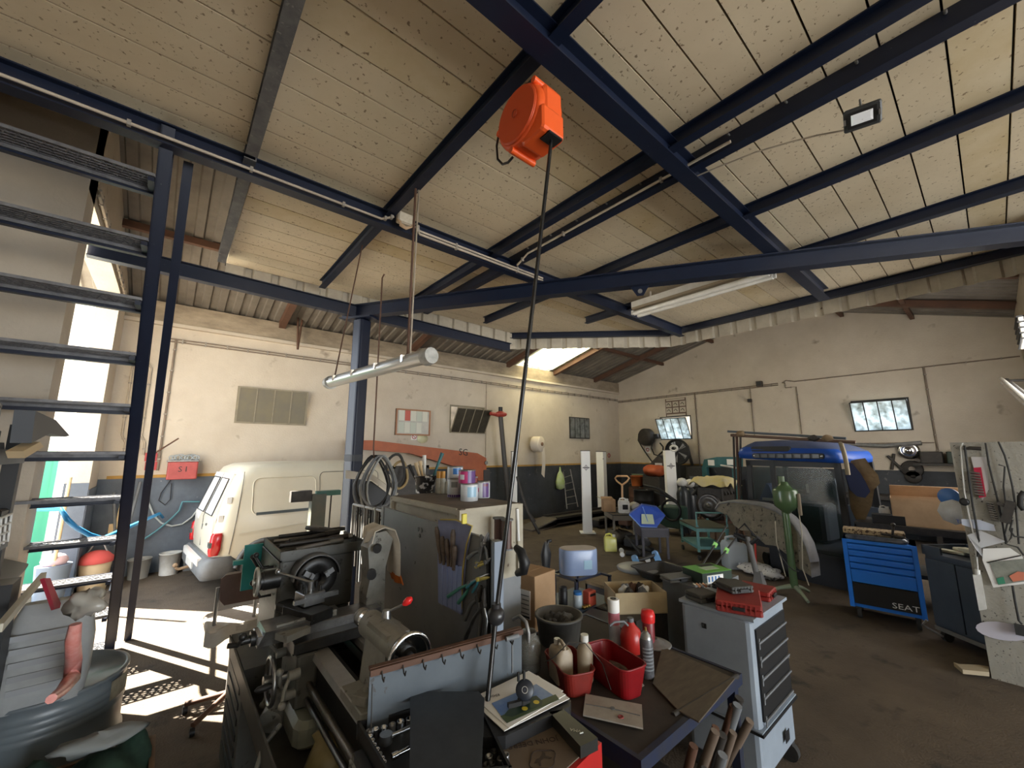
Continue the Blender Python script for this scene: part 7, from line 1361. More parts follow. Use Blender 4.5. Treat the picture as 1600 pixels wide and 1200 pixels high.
u_=(g1-g0).normalized();n_=Vector((u_.y,-u_.x,0))
M_SG=mat('grey_blue_sheet',(.115,.135,.155),.5,.3,col2=(.075,.09,.105),scale=3.5,amt=.9,spots=(.08,.08,.08),spot_scale=22,spot_lo=.68,spot_hi=.72)
mb=MB();mb.prism([g0,g1,Vector((g1.x,g1.y,gz)),Vector((g0.x,g0.y,gz))],-n_*.006);mb.build('sheet',M_SG,gd_,world=True)
mb=MB();mb.prism([g0+Vector((0,0,-.012)),g1+Vector((0,0,-.012)),g1+Vector((0,0,.008)),g0+Vector((0,0,.008))],n_*.012);mb.prism([g0+Vector((0,0,.0)),g1+Vector((0,0,.0)),g1+Vector((0,0,.010)),g0+Vector((0,0,.010))],-n_*.022);mb.build('angle_iron',M_RUST,gd_,world=True)
mb=MB()
for q in(g0,g1):mb.bb((q.x-.015,q.y-.015,0),(q.x+.015,q.y+.015,gz+.05))
mb.build('guard_leg',M_RUST,gd_,world=True)['kind']='stuff'
for k in range(8):
 c=g0.lerp(g1,.06+.118*k)+n_*.014;mb=MB();mb.tube([c,c+n_*.012+Vector((0,0,-.02)),c+n_*.028+Vector((0,0,-.022)),c+n_*.034+Vector((0,0,-.006))],.0028,5);mb.build('hook',M_DIRT,gd_,world=True)
t=thing('wire_pin','thin bent wire pin hanging from the left hook of the guard','pin',tuple(g0));mb=MB();c=g0+n_*.04;mb.tube([c+Vector((0,0,-.02)),c+Vector((.004,0,-.16)),c+Vector((-.004,0,-.185)),c+Vector((-.008,0,-.16)),c+Vector((.0,0,-.15))],.002,5);mb.build('wire',M_DIRT,t,world=True)
t=thing('t_handle_key','T-handled key hanging from the right end of the guard','key',tuple(g1));c=g0.lerp(g1,.89)+n_*.035;mb=MB();mb.tube([c+u_*-.03,c+u_*.03],.009,8);mb.tube([c,c+Vector((0,0,-.13))],.004,6);mb.build('key_body',M_GREYP,t,world=True)
TZ=1.05
M_CART=mat('dark_cart',(.035,.04,.05),.5,col2=(.02,.022,.028),scale=6)
ct=thing('tool_cart','dark tool cart in the foreground piled with cases in front of the sheet guard','cart',(.98,1.05,0))
rot=math.atan2(u_.y,u_.x)
cb0=at(560,1130,z=TZ+.05);
def K(u,v,z=TZ+.05):return at(u,v,z=z)
bl_=K(553,1125,TZ);
mb=MB();P=[Vector((g0.x-.05,g0.y-.03,TZ)),Vector((.97,g1.y-.02,TZ)),Vector((.88,.72,TZ)),Vector((.50,.78,TZ))];mb.prism(P,(0,0,-.03));mb.build('cart_top',M_CART,ct,world=True)
mb=MB();P2=[p+Vector((.02 if i in(0,3)else-.02,-.02 if i<2 else .02,-.05))for i,p in enumerate(P)];mb.prism(P2,(0,0,-.78));mb.build('cart_body',M_CART,ct,world=True)
for p in P2:mb=MB();mb.cyl((p.x*.9+.1,p.y*.9+.1,.055),(p.x*.9+.13,p.y*.9+.1,.055),.055,n=14);mb.bb((p.x*.9+.09,p.y*.9+.09,.1),(p.x*.9+.14,p.y*.9+.12,.18));mb.build('caster',M_RUBBER,ct,world=True)
sc=thing('socket_case','open black socket-set case filled with chrome sockets','tool case',tuple(K(640,1160,TZ)))
q0,q1,q2,q3=K(558,1128),K(742,1083),K(800,1200),K(610,1215)
mb=MB();zb_=TZ+.002
def down(p,z):return Vector((p.x,p.y,z))
mb.prism([down(q,TZ+.012)for q in(q0,q1,q2,q3)],(0,0,-.01))
for a,b in((q0,q1),(q1,q2),(q2,q3),(q3,q0)):
 d_=(b-a).normalized();nn_=Vector((-d_.y,d_.x,0))*-.008;mb.prism([down(a,zb_),down(b,zb_),down(b,TZ+.052),down(a,TZ+.052)],nn_)
mb.build('case_tray',M_BLACK,sc,world=True)
lid=MB();L4=[(641,1092),(650,1086),(748,1086),(757,1098),(752,1215),(640,1215)];lid.prism([K(u,v,TZ+.075)for u,v in L4],(0,0,.012));lid.build('padded_lid',mat('dark_blue_lid',(.022,.028,.038),.55,col2=(.04,.05,.065),scale=12,amt=.7),sc,world=True)
def socket(c,r,h=.032):
 mb=MB();mb.lathe([(r*.92,0),(r,.003),(r,h-.002),(r*.92,h),(r*.68,h),(r*.64,h-.012),(.001,h-.014)],n=14,cap=False);return mb
row=[((577,1141),.0105),((587,1138),.0105),((600,1135),.0105),((613,1131),.0115),((626,1126),.012),((640,1122),.0125),((652,1117),.0125),((666,1113),.013),((679,1108),.014),((692,1104),.015),((708,1099),.017)]
row+=[((578,1149),.009),((581,1156),.009),((584,1163),.0085),((589,1170),.0085),((593,1177),.008),((597,1184),.008),((600,1190),.0075)]
first=None
for k,((u,v),r)in enumerate(row):
 p=K(u,v,TZ+.045);r*=1.05
 o=socket(p,r).build('socket',M_CHROME if k%3 else M_STEEL,sc);o.parent=None;o.location=(p.x,p.y,TZ+.014)
 big=k<11;tag(o,'%s chrome socket %s of the open socket case'%((ORD[k],'from the left in the back row')if big else(ORD[k-11],'from the top in the left column')),'socket','sockets in the back row of the case' if big else 'sockets in the left column of the case')
t=thing('ratchet','chrome ratchet handle lying among the sockets, half under the lid','ratchet',tuple(K(600,1155,TZ+.03)));a,b=K(603,1153,TZ+.04),K(655,1130,TZ+.045);mb=MB();mb.tube([a,a.lerp(b,.3),b],[.012,.006,.008],8);mb.cyl(a+Vector((0,0,-.014)),a+Vector((0,0,.012)),.020,n=18);mb.build('ratchet_body',M_STEEL,t,world=True)
t=thing('extension_bar','chrome extension bar under the ratchet','bar',tuple(K(610,1175,TZ+.03)));a,b=K(612,1183,TZ+.03),K(648,1165,TZ+.03);mb=MB();mb.tube([a,b],.007,8);mb.cyl(a,a.lerp(b,.25),.010,n=8);mb.build('bar_body',M_CHROME,t,world=True)
bc=thing('black_binder_case','flat black case under the tractor brochures','case',tuple(K(820,1110,TZ)))
mb=MB();mb.prism([K(u,v,TZ+.045)for u,v in((742,1090),(820,1052),(892,1094),(890,1104),(790,1150),(748,1152))],(0,0,-.042));mb.build('case_body',M_BLACK,bc,world=True)
z_=TZ+.047
for k,(pts,lab)in enumerate(((((738,1091),(826,1049),(880,1080),(797,1122)),'lowest white sheet of the brochure pile'),(((752,1110),(840,1056),(890,1092),(788,1143)),'middle white sheet of the brochure pile'),(((745,1095),(830,1053),(884,1086),(795,1138)),'top brochure with a tractor picture and blue sky'))):
 mb=MB();mb.prism([K(u,v,z_+.003*k)for u,v in pts],(0,0,.002));o=mb.build('brochure',M_PAPER);tag(o,lab,'brochure','brochure pile');br=o
zz=z_+.009
mb=MB();mb.prism([K(u,v,zz)for u,v in((768,1099),(838,1069),(873,1092),(792,1130))],(0,0,.0006));mb.build('sky_picture',mat('printed_sky',(.10,.20,.48),.4,col2=(.22,.33,.55),scale=12),br,world=True)
mb=MB();mb.prism([K(u,v,zz+.0008)for u,v in((782,1119),(868,1085),(874,1093),(792,1130))],(0,0,.0005));mb.build('printed_field',mat('printed_field',(.06,.09,.04),.5),br,world=True)
mb=MB();mb.prism([K(u,v,zz+.0014)for u,v in((787,1118),(797,1106),(812,1100),(818,1092),(838,1087),(848,1096),(846,1103),(822,1112),(800,1120))],(0,0,.0005));mb.build('printed_tractor',mat('printed_dark_green',(.02,.045,.03),.5),br,world=True)
for(u,v)in((820,1107),(838,1097)):mb=MB();c=K(u,v,zz+.002);mb.cyl(c,c+Vector((0,0,.0006)),.011,n=14);mb.build('yellow_wheel',mat('printed_yellow',(.60,.48,.04),.5),br,world=True)
letters('HEMOCS',.016,K(768,1088,z_+.010),(.93,-.36,0),(.36,.93,0),M_BLACK,br,depth=.0004)
c=K(820,1078,z_+.055);t=thing('phone_clip','round black phone holder standing on the brochures','holder',(c.x,c.y,z_+.011))
nn_=(Vector((0,0,2))-c).normalized();mb=MB();mb.lathe([(.030,-.010),(.033,-.006),(.033,.008),(.030,.012),(.001,.012)],c,nn_,n=28,cap=False);mb.lathe([(.001,-.010),(.030,-.010)],c,nn_,n=28,cap=False);mb.build('round_body',mat('navy_black',(.012,.016,.025),.4),t,world=True)
mb=MB();uu=nn_.orthogonal().normalized();vv=nn_.cross(uu);mb.tube([c+nn_*.013+uu*.010*math.cos(a)+vv*.010*math.sin(a)for a in[2*PI*k/16 for k in range(16)]],.0008,4,closed=True);mb.build('ring_mark',M_WPL,t,world=True)
mb=MB();mb.rbox((c.x,c.y+.005,z_+.020),(.04,.03,.018),.004);mb.box((c.x-.052,c.y-.004,z_+.030),(.05,.014,.014),rz=-.3);mb.box((c.x+.002,c.y+.006,z_+.10),(.008,.006,.03));mb.box((c.x-.02,c.y+.012,z_+.10),(.008,.006,.03));mb.build('clamp',M_BLACK,t,world=True)
rb_=thing('red_tool_cabinet','red steel cabinet with a brown JOHN DEERE card on its top, bottom foreground','cabinet',tuple(down(K(850,1180,1.0),0)))
RT4=[K(u,v,1.05)for u,v in((772,1176),(856,1116),(940,1160),(870,1230),(800,1250))]
mb=MB();mb.prism(RT4,(0,0,-1.04));mb.build('box_body',mat('glossy_red',(.42,.02,.018),.35),rb_,world=True)
mb=MB();mb.prism([K(u,v,1.052)for u,v in((776,1174),(856,1118),(934,1158),(860,1225),(800,1240))],(0,0,.004));cd=mb.build('card',mat('brown_greaseproof',(.16,.12,.085),.75,col2=(.11,.08,.055),scale=9,amt=.8),rb_,world=True)
letters('JOHN DEERE',.030,K(833,1160,1.058),(-.90,.44,0),(-.44,-.90,0),mat('print_brown',(.035,.02,.015),.6),cd,depth=.0004)
c=K(848,1186,1.058);mb=MB();mb.tube([c+Vector((.046*math.cos(a)*(1+.12*math.cos(4*a)),.036*math.sin(a)*(1+.12*math.cos(4*a)),0))for a in[2*PI*k/24 for k in range(24)]],.0016,4,closed=True);mb.build('emblem_outline',mat('print_brown',(.035,.02,.015)),cd,world=True)
mb=MB();mb.prism([c+Vector(p)for p in((-.032,.004,0),(-.018,.012,0),(-.004,.010,0),(.012,.016,0),(.020,.024,0),(.024,.014,0),(.016,.004,0),(.026,-.014,0),(.018,-.014,0),(.006,.0,0),(-.010,-.001,0),(-.022,-.016,0),(-.028,-.014,0),(-.020,.0,0))],(0,0,.0006));mb.build('leaping_deer',mat('print_brown',(.035,.02,.015)),cd,world=True)
vb=thing('vma_case','small black case marked VMA lying between the red box and the table','case',tuple(K(893,1140,.97)))
mb=MB();mb.prism([K(u,v,1.095)for u,v in((858,1112),(880,1108),(934,1153),(907,1166))],(0,0,-.035));mb.build('case_body',mat('black_case_paint',(.02,.02,.018),.35),vb,world=True)
letters('VMA',.018,K(899,1141,1.0965),(-.55,.83,0),(-.83,-.55,0),mat('print_silver',(.35,.33,.28),.4),vb,depth=.0004)
mb=MB();a=K(906,1146,1.097);mb.tube([a,a+Vector((.012,-.004,0))],.002,5);mb.build('pale_tick',M_WPL,vb,world=True)
for k in range(7):
 u,v=[(764,1186),(772,1178),(782,1190),(768,1197),(790,1184),(760,1199),(790,1198)][k];p=K(u,v,TZ+.02);o=socket(p,.012,.03).build('loose_socket',[M_STEEL,M_LD][k%2]);o.location=(p.x,p.y,TZ);tag(o,'%s of the loose sockets from the left along the bottom picture edge'%ORD[[1,3,4,2,6,0,5][k]],'socket','loose sockets at the cart edge')
TB=.90
tbt=thing('blue_table','blue-edged work table with a brown board top and pipes stored under it','table',(1.85,1.45,0))
M_TBL=mat('dark_board',(.048,.038,.029),.75,col2=(.022,.018,.015),scale=7,amt=.9,detail=9)
M_BLUET=mat('chipped_blue',(.006,.016,.055),.5,col2=(.02,.02,.025),scale=14,amt=.8)
mb=MB();mb.bb((1.44,.99,TB-.02),(2.30,1.95,TB));mb.build('table_top',M_TBL,tbt,world=True)
for a,b in(((1.42,.965,TB-.045),(2.32,.99,TB+.004)),((1.42,.99,TB-.06),(1.44,1.97,TB+.004)),((2.30,.99,TB-.06),(2.32,1.97,TB+.004)),((1.44,1.95,TB-.06),(2.30,1.97,TB+.004))):mb=MB();mb.bb(a,b);mb.build('edge_angle',M_BLUET,tbt,world=True)
for(x,y)in((1.45,1.0),(2.28,1.0),(1.45,1.94),(2.28,1.94)):mb=MB();mb.bb((x-.02,y-.02,0),(x+.02,y+.02,TB-.02));mb.build('leg',M_BLUET,tbt,world=True)
mb=MB();mb.bb((1.46,1.02,.28),(2.28,1.93,.30));mb.build('lower_shelf',M_DIRT,tbt,world=True)
mb=MB();mb.prism([K(u,v,TB+.004)for u,v in((1035,1012),(1148,1062),(1092,1130),(1060,1112),(1020,1070))],(0,0,.006));tag(mb.build('brown_board',mat('grained_board',(.12,.092,.06),.75,col2=(.05,.04,.03),scale=9,amt=1.0,detail=10,stretch=(1,4,1))),'worn brown grained board lying at the right end of the table','board')
mb=MB();mb.tube([K(1052,1118,TB),K(1148,1060,TB+.0)+Vector((.03,0,0)),K(1148,1070,TB-.25)+Vector((.03,0,0))],.012,6);tag(mb.build('curled_sheet',M_DIRT),'dark curled sheet hanging over the right table end','sheet')
rnd=random.Random(3)
for k in range(16):
 x=1.56+.047*k;r=rnd.uniform(.012,.022);h=rnd.uniform(.70,.84);dy=rnd.uniform(0,.10);mb=MB();mb.tube([(x,1.05+dy,.305+r),(x+rnd.uniform(-.03,.03),.945-.02*(k%2),h)],r,8)
 tag(mb.build('pipe_offcut',[M_RUST,M_GREYP,M_DIRT,mat('dull_brown_pipe',(.15,.11,.08),.6)][k%4]),'%s pipe offcut from the left under the blue table edge'%ORD[k],'pipe','pipe offcuts under the table')
mb=MB();mb.tube([(1.46,.93,.45),(2.34,.91,.45)],.008,6);mb.tube([(1.46,.93,.45),(1.46,1.0,.45)],.008,6);mb.tube([(2.34,.91,.45),(2.30,1.0,.45)],.008,6);mb.build('retaining_wire',M_GALV,tbt,world=True)
ev=thing('grey_folder','dirty grey-white folder with a red round stamp on the table edge','folder',tuple(K(958,1112,TB)))
mb=MB();mb.prism([K(u,v,TB+.010)for u,v in((915,1086),(1003,1103),(1005,1140),(911,1119))],(0,0,.006));mb.build('folder_sheet',mat('dirty_folder',(.40,.37,.32),.7,col2=(.28,.25,.21),scale=12,amt=.8),ev,world=True)
mb=MB();mb.tube([K(915,1100,TB+.017),K(955,1107,TB+.017),K(1000,1118,TB+.017)],.002,4);c=K(957,1107,TB+.018);mb.cyl(c,c+Vector((0,0,.003)),.010,n=14);mb.build('string_clasp',M_GREYP,ev,world=True)
c=K(970,1120,TB+.0175);mb=MB();mb.tube([c+Vector((.010*math.cos(a),.010*math.sin(a),0))for a in[2*PI*k/14 for k in range(14)]],.0026,4,closed=True);mb.cyl(c,c+Vector((0,0,.001)),.004,n=10);mb.build('red_stamp',mat('dull_red_ink',(.30,.05,.05),.6),ev,world=True)
def tub(lab,pts_base,pts_top,m_,mi=None):
 "open tub from a footprint and a rim outline (lists of points)"
 n=len(pts_base);t=thing('red_tub',lab,'tub',tuple(sum(pts_base,Vector())/n),0,'red tubs on the table')
 bc_=sum(pts_base,Vector())/n;tc_=sum(pts_top,Vector())/n
 vs=[tuple(p)for p in pts_base]+[tuple(p)for p in pts_top]+[tuple(tc_+(p-tc_)*.94)for p in pts_top]+[tuple(bc_+(p-bc_)*.9+Vector((0,0,.012)))for p in pts_base]
 fs=[tuple(range(n))[::-1]]+[tuple(range(3*n,4*n))]
 for k in range(3):fs+=[(k*n+i,k*n+(i+1)%n,(k+1)*n+(i+1)%n,(k+1)*n+i)for i in range(n)]
 mb=MB();mb.add(vs,fs,False);mb.build('tub_body',m_,t,bevel=0)if False else mb.build('tub_body',m_,t,world=True);
 mb=MB();mb.tube([p+Vector((0,0,.002))for p in pts_top],.004,6,closed=True);mb.build('rim',m_,t,world=True);return t
def ring4(cx,cy,rz,L_,W_,z,n=5,r=.04):
 pts=rr_ring(-L_/2,L_/2,W_/2,r,z,n);ca,sa=math.cos(rz),math.sin(rz);return[Vector((cx+x*ca-y*sa,cy+x*sa+y*ca,z))for x,y,z in pts]
M_TUB=mat('worn_red_plastic',(.24,.022,.014),.45,col2=(.15,.014,.010),scale=8,amt=.8);M_TUB2=mat('crimson_plastic',(.25,.006,.010),.35,col2=(.17,.005,.007),scale=8,amt=.6)
pA=K(905,1078,TB);tub('worn orange-red tub holding two dirty white bottles',ring4(1.60,1.47,1.0+.2,.24,.13,TB+.003),ring4(1.60,1.47,1.2,.27,.16,TB+.10),M_TUB)
tub('crimson tub with scraps inside, right of the orange-red one',ring4(1.76,1.32,1.35,.26,.12,TB+.003),ring4(1.76,1.32,1.35,.30,.155,TB+.13),M_TUB2)
mb=MB();mb.tube([Vector((1.76-.075,1.32+.02*k,TB+.13))for k in range(1)]+[Vector((1.83,1.18,TB+.12)),Vector((1.835,1.165,TB+.08)),Vector((1.83,1.175,TB+.01))],.004,5);tag(mb.build('paint_drip',mat('cream_drip',(.55,.42,.28),.6)),'dried cream drip down the front of the crimson tub','paint drip')if False else None
lumpy('scraps','brown scraps lying in the crimson tub',(1.77,1.30,TB+.016),(.045,.09,.03),mat('scrap_brown',(.12,.08,.06),.8),'scraps',5,amp=.5)
jerrycan('dirty cream square bottle lying in the orange-red tub',(1.575,1.50,TB+.016),1.2,.12,.09,.17,mat('dirty_cream_plastic',(.38,.31,.22),.5,col2=(.24,.19,.13),scale=14,amt=.8),M_WPL,name='bottle',cat='bottle')
t=thing('bottle','tall cream bottle with a white cap in the orange-red tub','bottle',(1.65,1.41,TB+.016));mb=MB();mb.lathe([(.034,0),(.038,.01),(.038,.13),(.03,.155),(.015,.17),(.015,.18)],n=18);mb.build('bottle_body',mat('dirty_cream_plastic',(.38,.31,.22)),t);mb=MB();mb.cyl((0,0,.175),(0,0,.205),.019,n=14);mb.build('cap',M_WPL,t)
mb=MB();mb.tube([(1.50,1.53,TB+.10),(1.49,1.46,TB+.15),(1.55,1.42,TB+.21),(1.62,1.38,TB+.20),(1.68,1.33,TB+.11),(1.66,1.27,TB+.03)],.0025,5);tag(mb.build('bail_handle',M_DIRT),'thin wire bail handle over the orange-red tub','handle')
p=K(1021,1062,TB);t=thing('spray_can','black and grey spray can with a brass tip right of the crimson tub','spray can',(p.x,p.y+.03,TB));mb=MB();mb.lathe([(.030,0),(.032,.005),(.032,.165),(.027,.18)],n=22);mb.build('can_body',mat('dark_label',(.03,.03,.035),.35,col2=(.12,.12,.13),scale=30,amt=.6),t);mb=MB();mb.lathe([(.028,.178),(.024,.195),(.012,.205),(.010,.212),(.001,.212)],n=18,cap=False);mb.build('shoulder',M_STEEL,t);mb=MB();mb.cyl((0,0,.21),(0,0,.228),.006,n=8);mb.build('brass_tip',mat('brass',(.5,.33,.1),.3,.9),t)
for k in range(7):
 mb=MB();a0=V-1.0;z0_=.04+.016*k;vs=[]
 for j in range(7):a=a0+2.0*j/6;vs+=[(.0325*math.cos(a),.0325*math.sin(a),z0_),(.0325*math.cos(a),.0325*math.sin(a),z0_+.006)]
 mb.add(vs,[(2*j,2*j+2,2*j+3,2*j+1)for j in range(6)],True);mb.build('text_line',P_GREY,t)
p=K(984,1018,TB);t=thing('red_oil_can','round-shouldered red oil can behind the crimson tub','oil can',(p.x+.02,p.y,TB));mb=MB();mb.lathe([(.058,0),(.062,.01),(.062,.07),(.05,.11),(.025,.135),(.018,.15)],n=24);mb.build('can_body',mat('red_oilcan',(.40,.02,.015),.3),t);mb=MB();mb.tube([(-.02,0,.13),(-.05,.01,.16),(-.11,.03,.165),(-.14,.04,.15)],.006,6);mb.cyl((0,0,.14),(0,0,.17),.018,n=12);mb.build('spout',M_GREYP,t)
p=K(1015,1012,TB);t=thing('red_spray_cap','bright red capped can between the oil can and the round lid','can',(p.x+.03,p.y+.02,TB));mb=MB();mb.lathe([(.033,0),(.034,.13),(.03,.14)],n=20);mb.build('can_body',mat('dark_red_label',(.18,.02,.025),.35),t);mb=MB();mb.lathe([(.038,.125),(.040,.16),(.034,.185),(.001,.19)],n=20);mb.build('cap',mat('bright_red_plastic',(.62,.02,.02),.3),t)
p=K(962,1008,TB);t=thing('paper_roll','tall white and pink printed roll standing on the table','roll',(p.x+.02,p.y+.02,TB));mb=MB();mb.cyl((0,0,0),(0,0,.235),.033,n=22);mb.build('roll_body',mat('bluish_white_roll',(.48,.52,.60),.5),t);mb=MB();mb.cyl((0,0,.105),(0,0,.168),.0335,n=22);mb.build('pink_band',mat('pink_band',(.50,.16,.20),.5),t);mb=MB();mb.cyl((0,0,.17),(0,0,.240),.034,n=22);mb.build('white_cap_band',M_PAPER,t);mb=MB();mb.lathe([(.006,.2405),(.018,.2405),(.018,.243),(.006,.243)],n=16,cap=False);mb.build('core',M_BLACK,t)
p=K(1048,1008,TB);t=thing('round_lid','dull metal pan lid lying on the table by the grey trolley','lid',(p.x-.06,p.y+.06,TB));mb=MB();mb.lathe([(.085,0),(.088,.006),(.082,.010),(.05,.014),(.045,.018),(.02,.030),(.001,.032)],n=30);mb.build('lid_body',M_GALV,t);mb=MB();mb.cyl((0,0,.03),(0,0,.036),.012,n=10);mb.build('knob',M_BLACK,t)
p=K(842,1052,TB);t=thing('glass_jar','big dusty clear glass jar between the guard and the dark tub','jar',(1.53,1.68,TB));mb=MB();mb.lathe([(.052,0),(.06,.01),(.06,.13),(.05,.155),(.038,.165),(.040,.185),(.036,.185),(.034,.165),(.046,.15),(.056,.13),(.056,.012),(.001,.01)],n=24,cap=False);mb.build('glass',glassy('dusty_glass',(.22,.22,.20),.55,.2),t);mb=MB();mb.cyl((0,0,.012),(0,0,.05),.054,n=20);mb.build('contents',mat('murky_fluid',(.09,.08,.07),.5),t)
p=K(898,1000,TB);t=thing('scrap_tub','dark round tub full of oily scrap at the back of the table','tub',(1.88,1.80,TB));mb=MB();mb.lathe([(.115,0),(.135,.14),(.142,.14),(.142,.152),(.128,.152),(.11,.02),(.001,.015)],n=28,cap=False);mb.build('tub_body',mat('oily_tin',(.10,.095,.085),.5,col2=(.04,.037,.033),scale=12,amt=.9),t)
for k in range(5):lumpy('oily_scrap',['black rag on the left','curled hose piece at the back','dark casting in the middle','grey lump on the right','black lump at the front'][k]+' of the dark scrap tub',(1.88+[-.06,.0,.01,.06,.0][k],1.80+[0,.06,0,.01,-.06][k],TB+.03),(.045,.045,.05),M_DIRT if k!=3 else M_GREYP,'scrap',40+k,amp=.5)
mb=MB();mb.bb((1.96,2.05,0),(2.45,2.75,.70));tag(mb.build('low_cabinet',M_DIRT),'dark low cabinet carrying the tall carton behind the table','cabinet')
p=K(828,978,.78);t=closed_box('tall_carton','tall brown carton with a shipping label behind the scrap tub',(2.10,2.28,.70),.15,.24,.26,.46,M_CARD,M_CARD)
mb=MB();T_=t.matrix_basis;mb.bb((-.1240,-.09,.18),(-.1195,.02,.36));lb2=mb.build('shipping_label',M_PAPER,t)
for k in range(5):mb=MB();mb.bb((-.1250,-.08,.21+.028*k),(-.1235,.0-.02*(k%2),.216+.028*k));mb.build('label_print',M_GREYP,lb2)
mb=MB();mb.bb((-.1250,-.085,.185),(-.1235,.015,.197));mb.build('label_bar',M_BLACK,lb2)
t=thing('inner_tube','black rag and cap hanging beside the backboard over the carton','rag',tuple(at(812,900,x=1.9)));lumpy_c=at(812,880,x=1.75);mb=MB();mb.tube([at(u,v,x=1.75)for u,v in((806,855),(814,862),(820,880),(818,892),(808,896))],[.02,.03,.035,.03,.02],8);mb.build('rag',M_BLACK,t,world=True);mb=MB();mb.tube([at(u,v,x=1.74)for u,v in((808,795),(809,820),(810,845))],.012,6);mb.build('white_strap',M_WPL,t,world=True);t.location=t.location
mb=MB();mb.tube([at(u,v,x=1.50)for u,v in((802,968),(812,962),(822,972),(826,990),(826,1010))],.010,7);tag(mb.build('bent_pipe',M_GALV),'bent pale pipe end right of the sheet guard','pipe')
mb=MB();mb.bb((1.42,1.72,TB),(1.47,1.84,TB+.14));tag(mb.build('small_battery',M_GREYP),'grey ribbed block beside the glass jar','block')
bc2=tube_table('blue_cart','small blue steel cart holding coloured bottles, under the blue paper roll','cart',((2.50,2.20),(2.98,2.62)),.79,.30,mat('dark_blue_steel',(.04,.08,.15),.5),mat('blue_cart_steel',(.03,.08,.15),.5),r=.014,skirt=.02)
mb=MB()
for(x,y)in((2.53,2.59),(2.95,2.23),(2.95,2.59),(2.66,2.59)):mb.box((x,y,.88),(.02,.02,.19))
mb.bb((2.62,2.31,.965),(2.97,2.335,.98));mb.bb((2.52,2.58,.965),(2.97,2.605,.98));mb.bb((2.94,2.22,.965),(2.965,2.60,.98));mb.bb((2.62,2.31,.965),(2.645,2.60,.98));mb.bb((2.62,2.31,.79),(2.64,2.33,.97));mb.build('upper_frame',M_BLUET,bc2,world=True)
t=thing('blue_paper_roll','wrapped pair of blue paper rolls, oval, on the small blue cart','paper roll',(2.80,2.44,.98),-.55)
mb=MB();stack(mb,[(-.16,.16,.095,.094,0),(-.165,.165,.098,.097,.01),(-.165,.165,.098,.097,.19),(-.16,.16,.094,.093,.20)],n=8);mb.build('wrapped_rolls',mat('wrapped_blue_paper',(.22,.30,.50),.25,col2=(.30,.37,.52),scale=3,amt=.7),t)
mb=MB();stack(mb,[(-.158,.158,.092,.091,.2005),(-.15,.15,.085,.084,.204)],n=8);mb.build('roll_top',mat('paper_end_beige',(.48,.42,.38),.6,col2=(.34,.30,.28),scale=6,amt=.8),t)
mb=MB();mb.bb((.02,-.1005,.05),(.09,-.0985,.12));mb.build('sticker',P_LBL,t)
t=thing('glove_stand','black riding-boot shaped tool holster standing on the blue cart','holster',(2.53,2.56,.98));mb=MB();mb.lathe([(.03,0),(.045,.08),(.055,.17),(.03,.24),(.012,.27)],n=12,sx=1,sy=.6);mb.tube([(0,0,.22),(.03,0,.27),(.06,0,.27)],.016,6);mb.build('holster',M_BLACK,t)
for k,(x,y,r,h,m_,mc,lab)in enumerate(((2.60,2.28,.035,.12,mat('pale_jar',(.40,.46,.50),.3),P_BLUE,'clear jar with a blue lid on the lower shelf of the blue cart'),(2.72,2.26,.04,.11,mat('coral_plastic',(.55,.10,.06),.4),mat('coral_plastic',(.55,.10,.06)),'coral red battery charger on the lower shelf of the blue cart'),(2.54,2.38,.035,.14,M_BLACK,M_BLACK,'black bottle at the back of the blue cart shelf'))):
 t=thing('shelf_jar',lab,'jar',(x,y,.79));mb=MB();mb.lathe([(r*.9,0),(r,.005),(r,h*.8),(r*.8,h*.85)],n=16)if k!=1 else mb.rbox((0,0,h/2),(.09,.07,h),.01);mb.build('jar_body',m_,t);mb=MB();(mb.cyl((0,0,h*.82),(0,0,h),r*.95,n=16)if k!=1 else mb.rbox((0,0,h*.75),(.07,.075,.02),.004));mb.build('lid',mc if k!=1 else M_BLACK,t)
mb=MB();
for k in range(3):mb.lathe([(.008,0),(.016,0),(.016,.02),(.008,.02)],(2.62+.03*k,2.235,.79),n=10,cap=False)
tag(mb.build('brass_fittings',mat('brass',(.5,.33,.1))),'brass fittings at the front of the blue cart shelf','fitting',kind='stuff')
p=K(995,960,.90);t=thing('parts_bench','dark stand under the pale open carton','stand',(2.95,1.98,0));mb=MB();mb.bb((2.70,1.82,.02),(3.12,2.18,.80));mb.build('stand_body',M_DIRT,t,world=True)
ob=open_box('pale_carton','pale open carton with a printed label, full of small parts',(2.93,1.98,.80),-.62,.40,.28,.15,mat('pale_carton',(.50,.40,.24),.8,col2=(.42,.33,.2),scale=5),())
mb=MB();mb.bb((-.05,-.132,.03),(.03,-.1305,.12));l_=mb.build('printed_label',M_PAPER,ob);mb=MB();mb.bb((-.02,-.1335,.05),(.02,-.1325,.07));mb.build('red_print',M_RED,l_)
for k in range(7):lumpy('small_part','%s of the small parts in the pale open carton'%['rightmost','upper left','lower left','lower right','upper right','leftmost','middle'][k],(2.93+.055*math.cos(k*2.4)*1.6,1.98+.05*math.sin(k*2.4)*1.4,.812+.05),(.04,.035,.045),[M_DIRT,M_WPL,M_GREYP,M_RUST][k%4],'part',60+k,amp=.4)['group']='parts in the pale carton'
closed_box('dark_case','dark brown case on the floor side of the pale carton',(2.50,1.98,.0),.2,.30,.3,.82,mat('dark_brown_case',(.05,.045,.04),.6))
gt=thing('grey_tool_trolley','tall pale grey tool trolley with open drawer fronts, right of the table','tool trolley',(3.10,1.30,0))
M_GT=mat('pale_blue_grey_enamel',(.32,.37,.43),.42,col2=(.25,.29,.34),scale=3,amt=.7)
X0,X1,Y0,Y1=2.80,3.40,1.08,1.52
